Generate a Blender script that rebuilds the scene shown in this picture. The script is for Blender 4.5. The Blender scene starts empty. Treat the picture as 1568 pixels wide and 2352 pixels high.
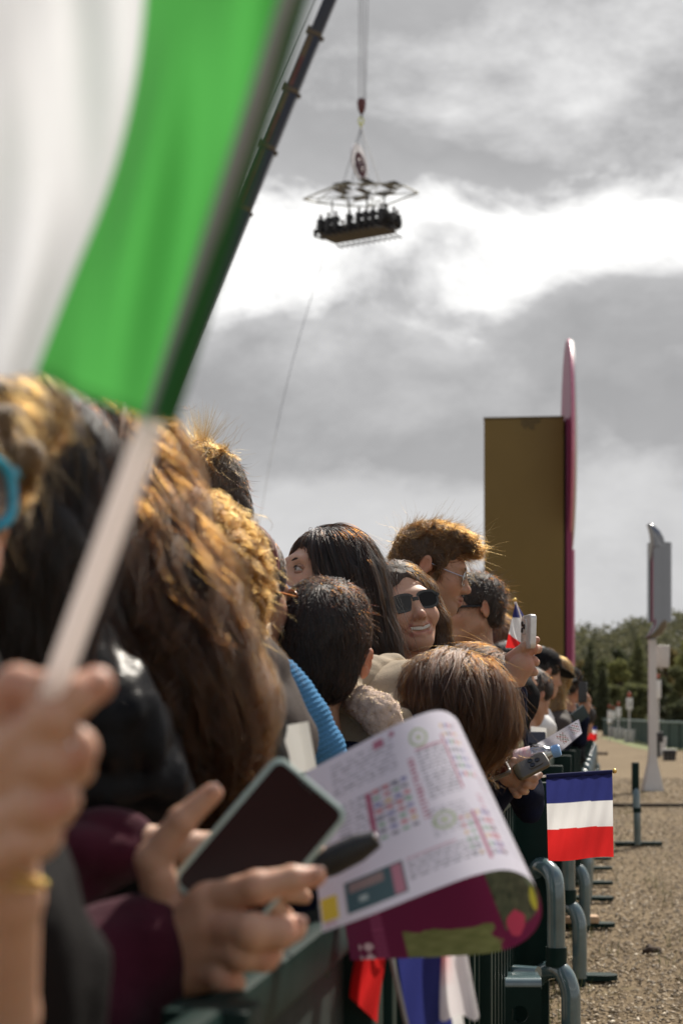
import bpy, bmesh, math, random
import numpy as np
from mathutils import Vector, Matrix

random.seed(7)
RNG = np.random.default_rng(7)
sc = bpy.context.scene
COL = sc.collection
R = math.radians

# ------------------------------------------------------------------ camera
FPX, CU, HV, EYE = 3900.0, 784.0, 1640.0, 1.15     # focal length in picture units, axis column, horizon row, eye height
cam_d = bpy.data.cameras.new('camera')
cam = bpy.data.objects.new('camera', cam_d)
COL.objects.link(cam)
cam.location = (0, 0, EYE)
cam.rotation_euler = (R(90), 0, 0)
cam_d.sensor_fit = 'AUTO'
cam_d.sensor_width = 36
cam_d.lens = FPX / 2352 * 36
cam_d.shift_y = (HV - 1176) / 2352
cam_d.clip_start = 0.05
cam_d.clip_end = 6000
cam_d.dof.use_dof = True
cam_d.dof.focus_distance = 3.9
cam_d.dof.aperture_fstop = 5.6
cam_d.dof.aperture_blades = 0
sc.camera = cam

# ------------------------------------------------------------------ light
SUN_AZ, SUN_EL = R(29), R(49)
world = bpy.data.worlds.new('World')
sc.world = world
world.use_nodes = True
sc.view_settings.view_transform = 'Standard'
sc.view_settings.look = 'None'
sc.view_settings.exposure = 0.34
sc.view_settings.gamma = 1.0
sc.view_settings.use_curve_mapping = False
sc.cycles.use_denoising = True
sc.cycles.max_bounces = 8
sc.cycles.transparent_max_bounces = 12
sc.cycles.caustics_reflective = False
sc.cycles.caustics_refractive = False
sc.cycles.sample_clamp_indirect = 4.0

sun_d = bpy.data.lights.new('sun', 'SUN')
sun_d.energy = 5.0
sun_d.angle = R(0.55)
sun_d.color = (1.0, 0.93, 0.82)
sun = bpy.data.objects.new('sun', sun_d)
COL.objects.link(sun)
sv = Vector((math.sin(SUN_AZ) * math.cos(SUN_EL), math.cos(SUN_AZ) * math.cos(SUN_EL), math.sin(SUN_EL)))
sun.rotation_euler = sv.to_track_quat('Z', 'Y').to_euler()
sun.location = (5, 20, 30)


class NT:
    """small helper to write node trees as expressions"""
    def __init__(s, tree):
        s.t = tree
        s.n = tree.nodes
        s.l = tree.links

    def new(s, typ, **kw):
        n = s.n.new(typ)
        for k, v in kw.items():
            setattr(n, k, v)
        return n

    def put(s, sock, v):
        if hasattr(v, 'is_linked') or isinstance(v, bpy.types.NodeSocket):
            s.l.new(v, sock)
        else:
            sock.default_value = v

    def m(s, op, a, b=0.0, c=0.0, clamp=False):
        n = s.new('ShaderNodeMath', operation=op, use_clamp=clamp)
        s.put(n.inputs[0], a)
        s.put(n.inputs[1], b)
        s.put(n.inputs[2], c)
        return n.outputs[0]

    def noise(s, vec, scale, detail=4.0, rough=0.55, dist=0.0):
        n = s.new('ShaderNodeTexNoise')
        if vec is not None:
            s.l.new(vec, n.inputs['Vector'])
        n.inputs['Scale'].default_value = scale
        n.inputs['Detail'].default_value = detail
        n.inputs['Roughness'].default_value = rough
        n.inputs['Distortion'].default_value = dist
        return n.outputs[0]

    def ramp(s, fac, stops, interp='LINEAR'):
        n = s.new('ShaderNodeValToRGB')
        cr = n.color_ramp
        cr.interpolation = interp
        while len(cr.elements) < len(stops):
            cr.elements.new(0.5)
        for e, (p, c) in zip(cr.elements, stops):
            e.position = p
            e.color = (c, c, c, 1) if not hasattr(c, '__len__') else (*c[:3], 1)
        s.put(n.inputs[0], fac)
        return n.outputs[0]

    def mix(s, fac, a, b):
        n = s.new('ShaderNodeMix', data_type='RGBA')
        s.put(n.inputs[0], fac)
        s.put(n.inputs[6], a if not isinstance(a, tuple) else (*a[:3], 1))
        s.put(n.inputs[7], b if not isinstance(b, tuple) else (*b[:3], 1))
        return n.outputs[2]

    def xyz(s, x, y, z):
        n = s.new('ShaderNodeCombineXYZ')
        s.put(n.inputs[0], x)
        s.put(n.inputs[1], y)
        s.put(n.inputs[2], z)
        return n.outputs[0]


CLOUD = (3.47394, -7.23402, -3.27783)          # where the cloud pattern sits


def build_sky():
    t = NT(world.node_tree)
    t.n.clear()
    out = t.new('ShaderNodeOutputWorld')
    bg = t.new('ShaderNodeBackground')
    bg.inputs['Strength'].default_value = 0.1
    t.l.new(bg.outputs[0], out.inputs[0])
    sky = t.new('ShaderNodeTexSky', sky_type='NISHITA')
    sky.sun_disc = False
    sky.sun_elevation = SUN_EL
    sky.sun_rotation = SUN_AZ
    sky.air_density = 1.0
    sky.dust_density = 2.0
    tc = t.new('ShaderNodeTexCoord')
    sep = t.new('ShaderNodeSeparateXYZ')
    t.l.new(tc.outputs['Generated'], sep.inputs[0])
    x, y, z = sep.outputs
    hr = t.m('SQRT', t.m('ADD', t.m('MULTIPLY', x, x), t.m('MULTIPLY', y, y)))
    te = t.m('DIVIDE', z, t.m('MAXIMUM', hr, 0.05))           # tangent of the elevation
    az = t.m('ARCTAN2', x, y)
    # flattened cloud coordinates
    vec = t.xyz(t.m('ADD', x, CLOUD[0]), t.m('ADD', y, CLOUD[1]), t.m('ADD', t.m('MULTIPLY', z, 1.8), CLOUD[2]))
    big = t.noise(vec, 3.1, 3.0, 0.5)
    mid = t.noise(vec, 8.0, 6.0, 0.56, 0.35)
    fine = t.noise(vec, 20.0, 6.0, 0.6, 0.3)
    dist = t.m('ADD', t.m('MULTIPLY', t.m('SUBTRACT', big, 0.5), 0.22), t.m('MULTIPLY', t.m('SUBTRACT', mid, 0.5), 0.17))
    dist = t.m('ADD', dist, t.m('MULTIPLY', t.m('SUBTRACT', fine, 0.5), 0.05))
    calm = t.ramp(te, [(0.0, 0.25), (0.12, 0.45), (0.22, 1.0), (1.0, 1.0)])
    dist = t.m('MULTIPLY', dist, calm)
    e = t.m('ADD', te, dist)
    S = 0.6
    stops = [(-0.1, .46), (0.0, .47), (0.07, .49), (0.11, .54), (0.128, .50), (0.146, .345), (0.175, .325), (0.215, .355),
             (0.246, .42), (0.262, .66), (0.284, .95), (0.314, .98), (0.330, .64), (0.342, .40), (0.37, .34), (0.42, .38), (0.5, .42), (0.6, .42)]
    b = t.ramp(t.m('DIVIDE', t.m('ADD', e, 0.1), S + 0.1), [((p + 0.1) / (S + 0.1), c) for p, c in stops], 'LINEAR')
    # wisps and soft mottling
    wisp = t.ramp(t.noise(vec, 6.0, 7.0, 0.6, 0.15), [(0.0, 0), (0.52, 0), (0.74, 1), (1, 1)])
    hi = t.ramp(te, [(0.0, 0.05), (0.10, 0.25), (0.2, 0.35), (0.3, 1.0), (1.0, 1.0)])
    b2 = t.m('ADD', b, t.m('MULTIPLY', t.m('MULTIPLY', wisp, hi), 0.36))
    mott = t.m('ADD', 0.72, t.m('ADD', t.m('MULTIPLY', mid, 0.36), t.m('MULTIPLY', fine, 0.16)))
    b3 = t.m('MULTIPLY', b2, mott)
    b3 = t.m('MINIMUM', b3, 1.25)
    cl = t.new('ShaderNodeVectorMath', operation='SCALE')
    cw = t.mix(t.m('MULTIPLY', b3, 1.0, clamp=True), (0.985, 0.985, 1.02), (1.0, 0.995, 0.975))
    t.l.new(cw, cl.inputs[0])
    t.put(cl.inputs['Scale'], t.m('MULTIPLY', b3, 10.0))
    # broken blue overhead
    gap = t.ramp(te, [(0.0, 0.0), (0.55, 0.0), (0.9, 1.0), (1.0, 1.0)])
    hole = t.ramp(t.noise(vec, 2.2, 5.0, 0.55), [(0.0, 0.95), (0.42, 0.85), (0.62, 0.15), (1, 0.1)])
    fac = t.m('MULTIPLY', gap, hole)
    blue = t.new('ShaderNodeVectorMath', operation='SCALE')
    t.l.new(sky.outputs[0], blue.inputs[0])
    blue.inputs['Scale'].default_value = 1.3
    colr = t.mix(fac, cl.outputs[0], blue.outputs[0])
    t.l.new(colr, bg.inputs['Color'])


build_sky()

# ------------------------------------------------------------------ coordinates


def px(u, v, d):
    """point at picture column u, row v (1568 x 2352 grid) and distance d along the optical axis"""
    return np.array([(u - CU) * d / FPX, d, EYE + (HV - v) * d / FPX])


def smooth_path(pts, n=5):
    """Catmull-Rom through points"""
    p = [np.array(q, float) for q in pts]
    o = []
    for i in range(len(p) - 1):
        a, b, c, d = p[max(i - 1, 0)], p[i], p[i + 1], p[min(i + 2, len(p) - 1)]
        for k in range(n):
            t = k / n
            o.append(0.5 * (2 * b + (c - a) * t + (2 * a - 5 * b + 4 * c - d) * t * t + (3 * b - a - 3 * c + d) * t ** 3))
    return o + [p[-1]]


def mpp(d):
    return d / FPX


# ------------------------------------------------------------------ materials
MATS = {}


def principled(name):
    m = bpy.data.materials.new(name)
    m.use_nodes = True
    t = NT(m.node_tree)
    return m, t, t.n['Principled BSDF'], t.n['Material Output']


def mat(name, col, rough=0.6, metal=0.0, var=0.12, vscale=8.0, bump=0.0, bscale=60.0, spec=0.5, coat=0.0, trans=0.0, sheen=0.0, var2=None, fleck=0.0):
    if name in MATS:
        return MATS[name]
    m, t, p, out = principled(name)
    tc = t.new('ShaderNodeTexCoord')
    vec = tc.outputs['Object']
    n = t.noise(vec, vscale, 5.0, 0.6)
    c0 = tuple(max(0, x * (1 - var)) for x in col)
    c1 = tuple(min(1, x * (1 + var)) for x in col) if var2 is None else var2
    c = t.mix(t.ramp(n, [(0.3, 0), (0.7, 1)]), c0, c1)
    if fleck:
        f = t.ramp(t.noise(vec, vscale * 18, 2.0, 0.5), [(0.0, 0), (0.62, 0), (0.72, 1)])
        c = t.mix(t.m('MULTIPLY', f, fleck), c, tuple(min(1, x * 2.2 + 0.05) for x in col))
    t.put(p.inputs['Base Color'], c)
    t.put(p.inputs['Roughness'], t.m('ADD', rough - 0.06, t.m('MULTIPLY', t.noise(vec, vscale * 2.7, 3.0), 0.12)))
    p.inputs['Metallic'].default_value = metal
    p.inputs['Specular IOR Level'].default_value = spec
    p.inputs['Coat Weight'].default_value = coat
    p.inputs['Sheen Weight'].default_value = sheen
    if bump:
        b = t.new('ShaderNodeBump')
        b.inputs['Strength'].default_value = bump
        b.inputs['Distance'].default_value = 0.004
        t.l.new(t.noise(vec, bscale, 4.0, 0.6), b.inputs['Height'])
        t.l.new(b.outputs[0], p.inputs['Normal'])
    MATS[name] = m
    return m


def attr_mat(name, rough=0.6, translucent=0.0, bump=0.0, bscale=300.0, back=None, spec=0.3, var=0.05, sss=0.0, coat=0.0, sheer=0.0):
    """colour comes from the mesh's own 'col' attribute (print, dye, skin tone)"""
    if name in MATS:
        return MATS[name]
    m, t, p, out = principled(name)
    a = t.new('ShaderNodeAttribute')
    a.attribute_name = 'col'
    c = a.outputs['Color']
    if back:
        a2 = t.new('ShaderNodeAttribute')
        a2.attribute_name = back
        g = t.new('ShaderNodeNewGeometry')
        c = t.mix(g.outputs['Backfacing'], c, a2.outputs['Color'])
    tc = t.new('ShaderNodeTexCoord')
    n = t.noise(tc.outputs['Object'], 45.0, 4.0, 0.6)
    c = t.mix(t.m('MULTIPLY', n, var * 2), c, (0.02, 0.01, 0.01))
    if sss:
        c = t.mix(t.m('MULTIPLY', t.ramp(t.noise(tc.outputs['Object'], 130.0, 5.0, 0.7), [(0.45, 0), (0.72, 1)]), 0.14), c, (0.30, 0.10, 0.06))
    t.put(p.inputs['Base Color'], c)
    p.inputs['Roughness'].default_value = rough
    p.inputs['Specular IOR Level'].default_value = spec
    p.inputs['Coat Weight'].default_value = coat
    if sss:
        p.inputs['Subsurface Weight'].default_value = sss
        p.inputs['Subsurface Radius'].default_value = (1.0, 0.3, 0.15)
        p.inputs['Subsurface Scale'].default_value = 0.009
    if bump:
        b = t.new('ShaderNodeBump')
        b.inputs['Strength'].default_value = bump
        b.inputs['Distance'].default_value = 0.001
        t.l.new(t.noise(tc.outputs['Object'], bscale, 3.0, 0.6), b.inputs['Height'])
        t.l.new(b.outputs[0], p.inputs['Normal'])
    if translucent:
        tr = t.new('ShaderNodeBsdfTranslucent')
        t.put(tr.inputs['Color'], c)
        mx = t.new('ShaderNodeMixShader')
        mx.inputs[0].default_value = translucent
        t.l.new(p.outputs[0], mx.inputs[1])
        t.l.new(tr.outputs[0], mx.inputs[2])
        last = mx.outputs[0]
        if sheer:
            tp = t.new('ShaderNodeBsdfTransparent')
            m2 = t.new('ShaderNodeMixShader')
            m2.inputs[0].default_value = sheer
            t.l.new(last, m2.inputs[1])
            t.l.new(tp.outputs[0], m2.inputs[2])
            last = m2.outputs[0]
        t.l.new(last, out.inputs['Surface'])
    MATS[name] = m
    return m


def glass_mat(name, col, rough=0.02, alpha=0.7):
    """thin clear plastic or a lens: mostly see-through with a gloss"""
    if name in MATS:
        return MATS[name]
    m, t, p, out = principled(name)
    t.n.remove(p)
    p = t.new('ShaderNodeBsdfGlossy')
    p.inputs['Color'].default_value = (1, 1, 1, 1)
    p.inputs['Roughness'].default_value = rough
    tp = t.new('ShaderNodeBsdfTransparent')
    tp.inputs['Color'].default_value = (min(1, col[0] * 1.1), min(1, col[1] * 1.1), min(1, col[2] * 1.1), 1)
    fr = t.new('ShaderNodeFresnel')
    fr.inputs['IOR'].default_value = 1.45
    mx = t.new('ShaderNodeMixShader')
    t.put(mx.inputs[0], t.m('ADD', fr.outputs[0], 1 - alpha, clamp=True))
    t.l.new(tp.outputs[0], mx.inputs[1])
    t.l.new(p.outputs[0], mx.inputs[2])
    t.l.new(mx.outputs[0], out.inputs['Surface'])
    MATS[name] = m
    return m


def hair_mat(name, melanin, red=0.4, rough=0.3, tint=(1, 1, 1), rnd=0.25):
    if name in MATS:
        return MATS[name]
    m = bpy.data.materials.new(name)
    m.use_nodes = True
    t = NT(m.node_tree)
    t.n.clear()
    out = t.new('ShaderNodeOutputMaterial')
    h = t.new('ShaderNodeBsdfHairPrincipled')
    h.parametrization = 'MELANIN'
    h.inputs['Melanin'].default_value = melanin
    h.inputs['Melanin Redness'].default_value = red
    h.inputs['Tint'].default_value = (*tint, 1)
    h.inputs['Roughness'].default_value = rough
    h.inputs['Radial Roughness'].default_value = 0.4
    h.inputs['Random Color'].default_value = rnd
    h.inputs['Random Roughness'].default_value = 0.2
    t.l.new(h.outputs[0], out.inputs['Surface'])
    MATS[name] = m
    return m


# ------------------------------------------------------------------ objects


def tag(o, label=None, cat=None, group=None, kind=None):
    if label:
        o['label'] = label
    if cat:
        o['category'] = cat
    if group:
        o['group'] = group
    if kind:
        o['kind'] = kind
    return o


def empty(name, loc, label, cat, group=None):
    o = bpy.data.objects.new(name, None)
    COL.objects.link(o)
    o.empty_display_size = 0.05
    o.location = tuple(float(q) for q in loc)
    return tag(o, label, cat, group)


def base_of(o):
    b = np.zeros(3)
    while o is not None:
        b += np.array(o.location)
        o = o.parent
    return b


def link(name, me, material, parent=None, loc=None):
    """link a mesh written in world coordinates, with its origin at loc (or its parent's origin)"""
    o = bpy.data.objects.new(name, me)
    COL.objects.link(o)
    if material is not None:
        me.materials.append(material)
    off = base_of(parent) if parent is not None else (np.zeros(3) if loc is None else np.array(loc, float))
    if parent is not None:
        o.parent = parent
    else:
        o.location = tuple(off)
    if np.abs(off).max() > 0 and len(me.vertices):
        co = np.empty(len(me.vertices) * 3, np.float32)
        me.vertices.foreach_get('co', co)
        co = (co.reshape(-1, 3) - off).astype(np.float32)
        me.vertices.foreach_set('co', co.ravel())
        me.update()
    return o


def quad_mesh(name, verts, quads, smooth=True):
    me = bpy.data.meshes.new(name)
    n, q = len(verts), len(quads)
    me.vertices.add(n)
    me.vertices.foreach_set('co', np.ascontiguousarray(verts, np.float32).ravel())
    me.loops.add(q * 4)
    me.loops.foreach_set('vertex_index', np.ascontiguousarray(quads, np.int32).ravel())
    me.polygons.add(q)
    me.polygons.foreach_set('loop_start', np.arange(0, q * 4, 4, dtype=np.int32))
    me.update(calc_edges=True)
    me.validate()
    if smooth:
        me.shade_smooth()
    return me


def set_col(me, cols, name='col'):
    a = me.attributes.new(name, 'FLOAT_COLOR', 'POINT')
    c = np.ones((len(me.vertices), 4), np.float32)
    c[:, :3] = cols
    a.data.foreach_set('color', c.ravel())


class MB:
    """collects hard-surface shapes; build() links them as one mesh object"""
    def __init__(s):
        s.v = []
        s.f = []

    def add(s, vs, fs):
        o = len(s.v)
        s.v += [tuple(float(c) for c in p) for p in vs]
        s.f += [tuple(i + o for i in f) for f in fs]
        return s

    def box(s, c, half, rot=None, bev=0.0):
        c = np.array(c, float)
        hx, hy, hz = half
        if bev <= 0:
            p = [(sx * hx, sy * hy, sz * hz) for sz in (-1, 1) for sy in (-1, 1) for sx in (-1, 1)]
            f = [(0, 2, 3, 1), (4, 5, 7, 6), (0, 1, 5, 4), (2, 6, 7, 3), (0, 4, 6, 2), (1, 3, 7, 5)]
        else:
            bm = bmesh.new()
            bmesh.ops.create_cube(bm, size=2)
            for w in bm.verts:
                w.co = (w.co[0] * hx, w.co[1] * hy, w.co[2] * hz)
            bmesh.ops.bevel(bm, geom=list(bm.edges), offset=min(bev, 0.9 * min(half)), segments=2, affect='EDGES', profile=0.6)
            bm.verts.index_update()
            p = [tuple(w.co) for w in bm.verts]
            f = [tuple(w.index for w in q.verts) for q in bm.faces]
            bm.free()
        p = np.array(p)
        if rot is not None:
            p = p @ np.array(rot).T
        return s.add(p + c, f)

    def tube(s, pts, r, n=10, cap=True, flat=None):
        pts = [np.array(p, float) for p in pts]
        m = len(pts)
        rs = [r] * m if not hasattr(r, '__len__') else list(r)
        prev = None
        vs, fs = [], []
        for i in range(m):
            t = pts[min(i + 1, m - 1)] - pts[max(i - 1, 0)]
            t = t / (np.linalg.norm(t) + 1e-12)
            if prev is None:
                a = np.array([0, 0, 1.0]) if abs(t[2]) < 0.9 else np.array([1.0, 0, 0])
                prev = np.cross(t, a)
            e1 = prev - t * np.dot(prev, t)
            e1 /= np.linalg.norm(e1) + 1e-12
            e2 = np.cross(t, e1)
            prev = e1
            for k in range(n):
                an = 2 * math.pi * k / n
                vs.append(pts[i] + rs[i] * (math.cos(an) * e1 + math.sin(an) * e2))
        for i in range(m - 1):
            for k in range(n):
                k2 = (k + 1) % n
                fs.append((i * n + k, i * n + k2, (i + 1) * n + k2, (i + 1) * n + k))
        if cap:
            fs.append(tuple(range(n))[::-1])
            fs.append(tuple((m - 1) * n + k for k in range(n)))
        return s.add(vs, fs)

    def loop(s, pts, r, n=8):
        """closed tube"""
        pts = [np.array(p, float) for p in pts]
        m = len(pts)
        vs, fs = [], []
        nrm = np.zeros(3)
        for i in range(m):
            nrm += np.cross(pts[i] - pts[0], pts[(i + 1) % m] - pts[0])
        nrm /= np.linalg.norm(nrm)
        for i in range(m):
            t = pts[(i + 1) % m] - pts[i - 1]
            t /= np.linalg.norm(t)
            e1 = nrm
            e2 = np.cross(t, e1)
            for k in range(n):
                an = 2 * math.pi * k / n
                vs.append(pts[i] + r * (math.cos(an) * e1 + math.sin(an) * e2))
        for i in range(m):
            j = (i + 1) % m
            for k in range(n):
                k2 = (k + 1) % n
                fs.append((i * n + k, i * n + k2, j * n + k2, j * n + k))
        return s.add(vs, fs)

    def ball(s, c, r, n=12, m=8, rot=None):
        r = (r, r, r) if not hasattr(r, '__len__') else r
        vs = [(0, 0, 1)]
        for i in range(1, m):
            a = math.pi * i / m
            for k in range(n):
                b = 2 * math.pi * k / n
                vs.append((math.sin(a) * math.cos(b), math.sin(a) * math.sin(b), math.cos(a)))
        vs.append((0, 0, -1))
        fs = [(0, 1 + k, 1 + (k + 1) % n) for k in range(n)]
        for i in range(m - 2):
            o = 1 + i * n
            fs += [(o + k, o + n + k, o + n + (k + 1) % n, o + (k + 1) % n) for k in range(n)]
        o = 1 + (m - 2) * n
        fs += [(o + k, o + n, o + (k + 1) % n) for k in range(n)]
        p = np.array(vs) * np.array(r)
        if rot is not None:
            p = p @ np.array(rot).T
        return s.add(p + np.array(c, float), fs)

    def lathe(s, prof, c, axis, n=24):
        """profile [(along, radius)] about an axis through c"""
        c = np.array(c, float)
        t = np.array(axis, float)
        t /= np.linalg.norm(t)
        a = np.array([0, 0, 1.0]) if abs(t[2]) < 0.9 else np.array([1.0, 0, 0])
        e1 = np.cross(t, a)
        e1 /= np.linalg.norm(e1)
        e2 = np.cross(t, e1)
        vs, fs = [], []
        for h, r in prof:
            for k in range(n):
                an = 2 * math.pi * k / n
                vs.append(c + t * h + r * (math.cos(an) * e1 + math.sin(an) * e2))
        for i in range(len(prof) - 1):
            for k in range(n):
                k2 = (k + 1) % n
                fs.append((i * n + k, i * n + k2, (i + 1) * n + k2, (i + 1) * n + k))
        return s.add(vs, fs)

    def prism(s, outline, vec):
        """closed outline of 3-d points pushed along vec"""
        a = [np.array(p, float) for p in outline]
        v = np.array(vec, float)
        n = len(a)
        fs = [tuple(range(n))[::-1], tuple(range(n, 2 * n))]
        fs += [(i, (i + 1) % n, n + (i + 1) % n, n + i) for i in range(n)]
        return s.add(a + [p + v for p in a], fs)

    def grid(s, rows):
        """rows of points -> quads"""
        n, m = len(rows), len(rows[0])
        vs = [p for r in rows for p in r]
        fs = [(i * m + j, i * m + j + 1, (i + 1) * m + j + 1, (i + 1) * m + j) for i in range(n - 1) for j in range(m - 1)]
        return s.add(vs, fs)

    def build(s, name, material, parent=None, loc=None, smooth=35, fixn=True):
        me = bpy.data.meshes.new(name)
        me.from_pydata(s.v, [], s.f)
        if fixn:
            bm = bmesh.new()
            bm.from_mesh(me)
            bmesh.ops.recalc_face_normals(bm, faces=bm.faces)
            bm.to_mesh(me)
            bm.free()
        if smooth:
            me.shade_smooth()
            me.set_sharp_from_angle(angle=R(smooth))
        if parent is None and loc is None:
            a = np.array(s.v)
            loc = ((a[:, 0].min() + a[:, 0].max()) / 2, (a[:, 1].min() + a[:, 1].max()) / 2, a[:, 2].min())
        return link(name, me, material, parent, loc)


# ------------------------------------------------------------------ soft shapes (distance fields -> one continuous skin)
I4 = np.eye(4)


def rotz(a):
    c, s = math.cos(a), math.sin(a)
    return np.array([[c, -s, 0], [s, c, 0], [0, 0, 1.0]])


def rotx(a):
    c, s = math.cos(a), math.sin(a)
    return np.array([[1.0, 0, 0], [0, c, -s], [0, s, c]])


def roty(a):
    c, s = math.cos(a), math.sin(a)
    return np.array([[c, 0, s], [0, 1.0, 0], [-s, 0, c]])


class Soft:
    def __init__(s):
        s.p = []
        s.M = (np.eye(3), np.zeros(3), 1.0)
        s.disp = None

    def at(s, Rm, t, sca):
        s.M = (Rm, np.array(t, float), sca)
        return s

    def world(s):
        s.M = (np.eye(3), np.zeros(3), 1.0)
        return s

    def w(s, p):
        Rm, t, q = s.M
        return Rm @ (np.array(p, float) * q) + t

    def cap(s, a, b, ra, rb=None, k=0.02, sub=False):
        q = s.M[2]
        rb = ra if rb is None else rb
        s.p.append(('c', s.w(a), s.w(b), ra * q, rb * q, k * q, sub))
        return s

    def chain(s, pts, rs, k=0.02, sub=False):
        for i in range(len(pts) - 1):
            s.cap(pts[i], pts[i + 1], rs[i], rs[i + 1], k, sub)
        return s

    def ell(s, c, r, rot=None, k=0.02, sub=False):
        Rm, t, q = s.M
        r = np.array((r, r, r) if not hasattr(r, '__len__') else r, float) * q
        rr = Rm if rot is None else Rm @ rot
        s.p.append(('e', s.w(c), r, rr, 0, k * q, sub))
        return s

    def box(s, c, half, rot=None, rnd=0.01, k=0.01, sub=False):
        Rm, t, q = s.M
        rr = Rm if rot is None else Rm @ rot
        s.p.append(('b', s.w(c), np.array(half, float) * q, rr, rnd * q, k * q, sub))
        return s

    @staticmethod
    def val(pr, X, Y, Z):
        if pr[0] == 'c':
            a, b, ra, rb = pr[1], pr[2], pr[3], pr[4]
            ab = b - a
            L = max(float(ab @ ab), 1e-12)
            t = ((X - a[0]) * ab[0] + (Y - a[1]) * ab[1] + (Z - a[2]) * ab[2]) / L
            t = np.clip(t, 0, 1)
            return np.sqrt((X - a[0] - t * ab[0]) ** 2 + (Y - a[1] - t * ab[1]) ** 2 + (Z - a[2] - t * ab[2]) ** 2) - (ra + (rb - ra) * t)
        c, r, Rm = pr[1], pr[2], pr[3]
        dx, dy, dz = X - c[0], Y - c[1], Z - c[2]
        q = [dx * Rm[0, i] + dy * Rm[1, i] + dz * Rm[2, i] for i in range(3)]
        if pr[0] == 'e':
            k0 = np.sqrt(sum((q[i] / r[i]) ** 2 for i in range(3)))
            k1 = np.sqrt(sum((q[i] / r[i] ** 2) ** 2 for i in range(3))) + 1e-9
            return k0 * (k0 - 1) / k1
        rn = pr[4]
        a = [np.abs(q[i]) - (r[i] - rn) for i in range(3)]
        out = np.sqrt(sum(np.maximum(x, 0) ** 2 for x in a))
        return out + np.minimum(np.maximum(np.maximum(a[0], a[1]), a[2]), 0) - rn

    @staticmethod
    def blend(d, v, k, sub):
        if sub:
            h = np.maximum(k - np.abs(d + v), 0) / k
            return np.maximum(d, -v) + h * h * k * 0.25
        h = np.maximum(k - np.abs(d - v), 0) / k
        return np.minimum(d, v) - h * h * k * 0.25

    def bounds(s, pr):
        if pr[0] == 'c':
            r = max(pr[3], pr[4])
            return np.minimum(pr[1], pr[2]) - r, np.maximum(pr[1], pr[2]) + r
        e = np.sqrt(((pr[3] * pr[2]) ** 2).sum(1)) if pr[0] == 'e' else np.abs(pr[3] * pr[2]).sum(1)
        return pr[1] - e, pr[1] + e

    def eval(s, P):
        X, Y, Z = P[:, 0], P[:, 1], P[:, 2]
        d = np.full(len(P), 1.0)
        for pr in s.p:
            d = s.blend(d, s.val(pr, X, Y, Z), max(pr[5], 1e-5), pr[6])
        return d

    def grad(s, P, e=0.002):
        g = np.empty_like(P)
        d0 = s.eval(P)
        for i in range(3):
            q = P.copy()
            q[:, i] += e
            g[:, i] = s.eval(q) - d0
        return d0, g / (np.linalg.norm(g, axis=1, keepdims=True) + 1e-12)

    def poly(s, h, zmin=None):
        bs = [s.bounds(p) for p in s.p if not p[6]]
        mk = max(p[5] for p in s.p)
        amp = 0.0 if s.disp is None else s.disp[1]
        pad = mk * 0.3 + 3 * h + amp
        lo = np.min([b[0] for b in bs], 0) - pad
        hi = np.max([b[1] for b in bs], 0) + pad
        if zmin is not None:
            lo[2] = max(lo[2], zmin)
        n = np.ceil((hi - lo) / h).astype(int) + 1
        ax = [(lo[i] + h * np.arange(n[i])).astype(np.float32) for i in range(3)]
        d = np.full(n, 1.0, np.float32)
        for pr in s.p:
            b0, b1 = s.bounds(pr)
            m = pr[5] + 2 * h + amp
            i0 = np.maximum(np.floor((b0 - m - lo) / h).astype(int), 0)
            i1 = np.minimum(np.ceil((b1 + m - lo) / h).astype(int) + 1, n)
            if (i1 <= i0).any():
                continue
            sl = tuple(slice(i0[i], i1[i]) for i in range(3))
            X = ax[0][sl[0]][:, None, None]
            Y = ax[1][sl[1]][None, :, None]
            Z = ax[2][sl[2]][None, None, :]
            d[sl] = s.blend(d[sl], s.val(pr, X, Y, Z), max(pr[5], 1e-5), pr[6])
        if s.disp is not None:
            near = np.argwhere(np.abs(d) < amp + 2 * h)
            if len(near):
                pts = lo + near * h
                d[near[:, 0], near[:, 1], near[:, 2]] += s.disp[0](pts)
        d[[0, -1], :, :] = np.maximum(d[[0, -1], :, :], 1e-4)
        d[:, [0, -1], :] = np.maximum(d[:, [0, -1], :], 1e-4)
        d[:, :, [0, -1]] = np.maximum(d[:, :, [0, -1]], 1e-4)
        return nets(d, lo, h)


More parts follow.
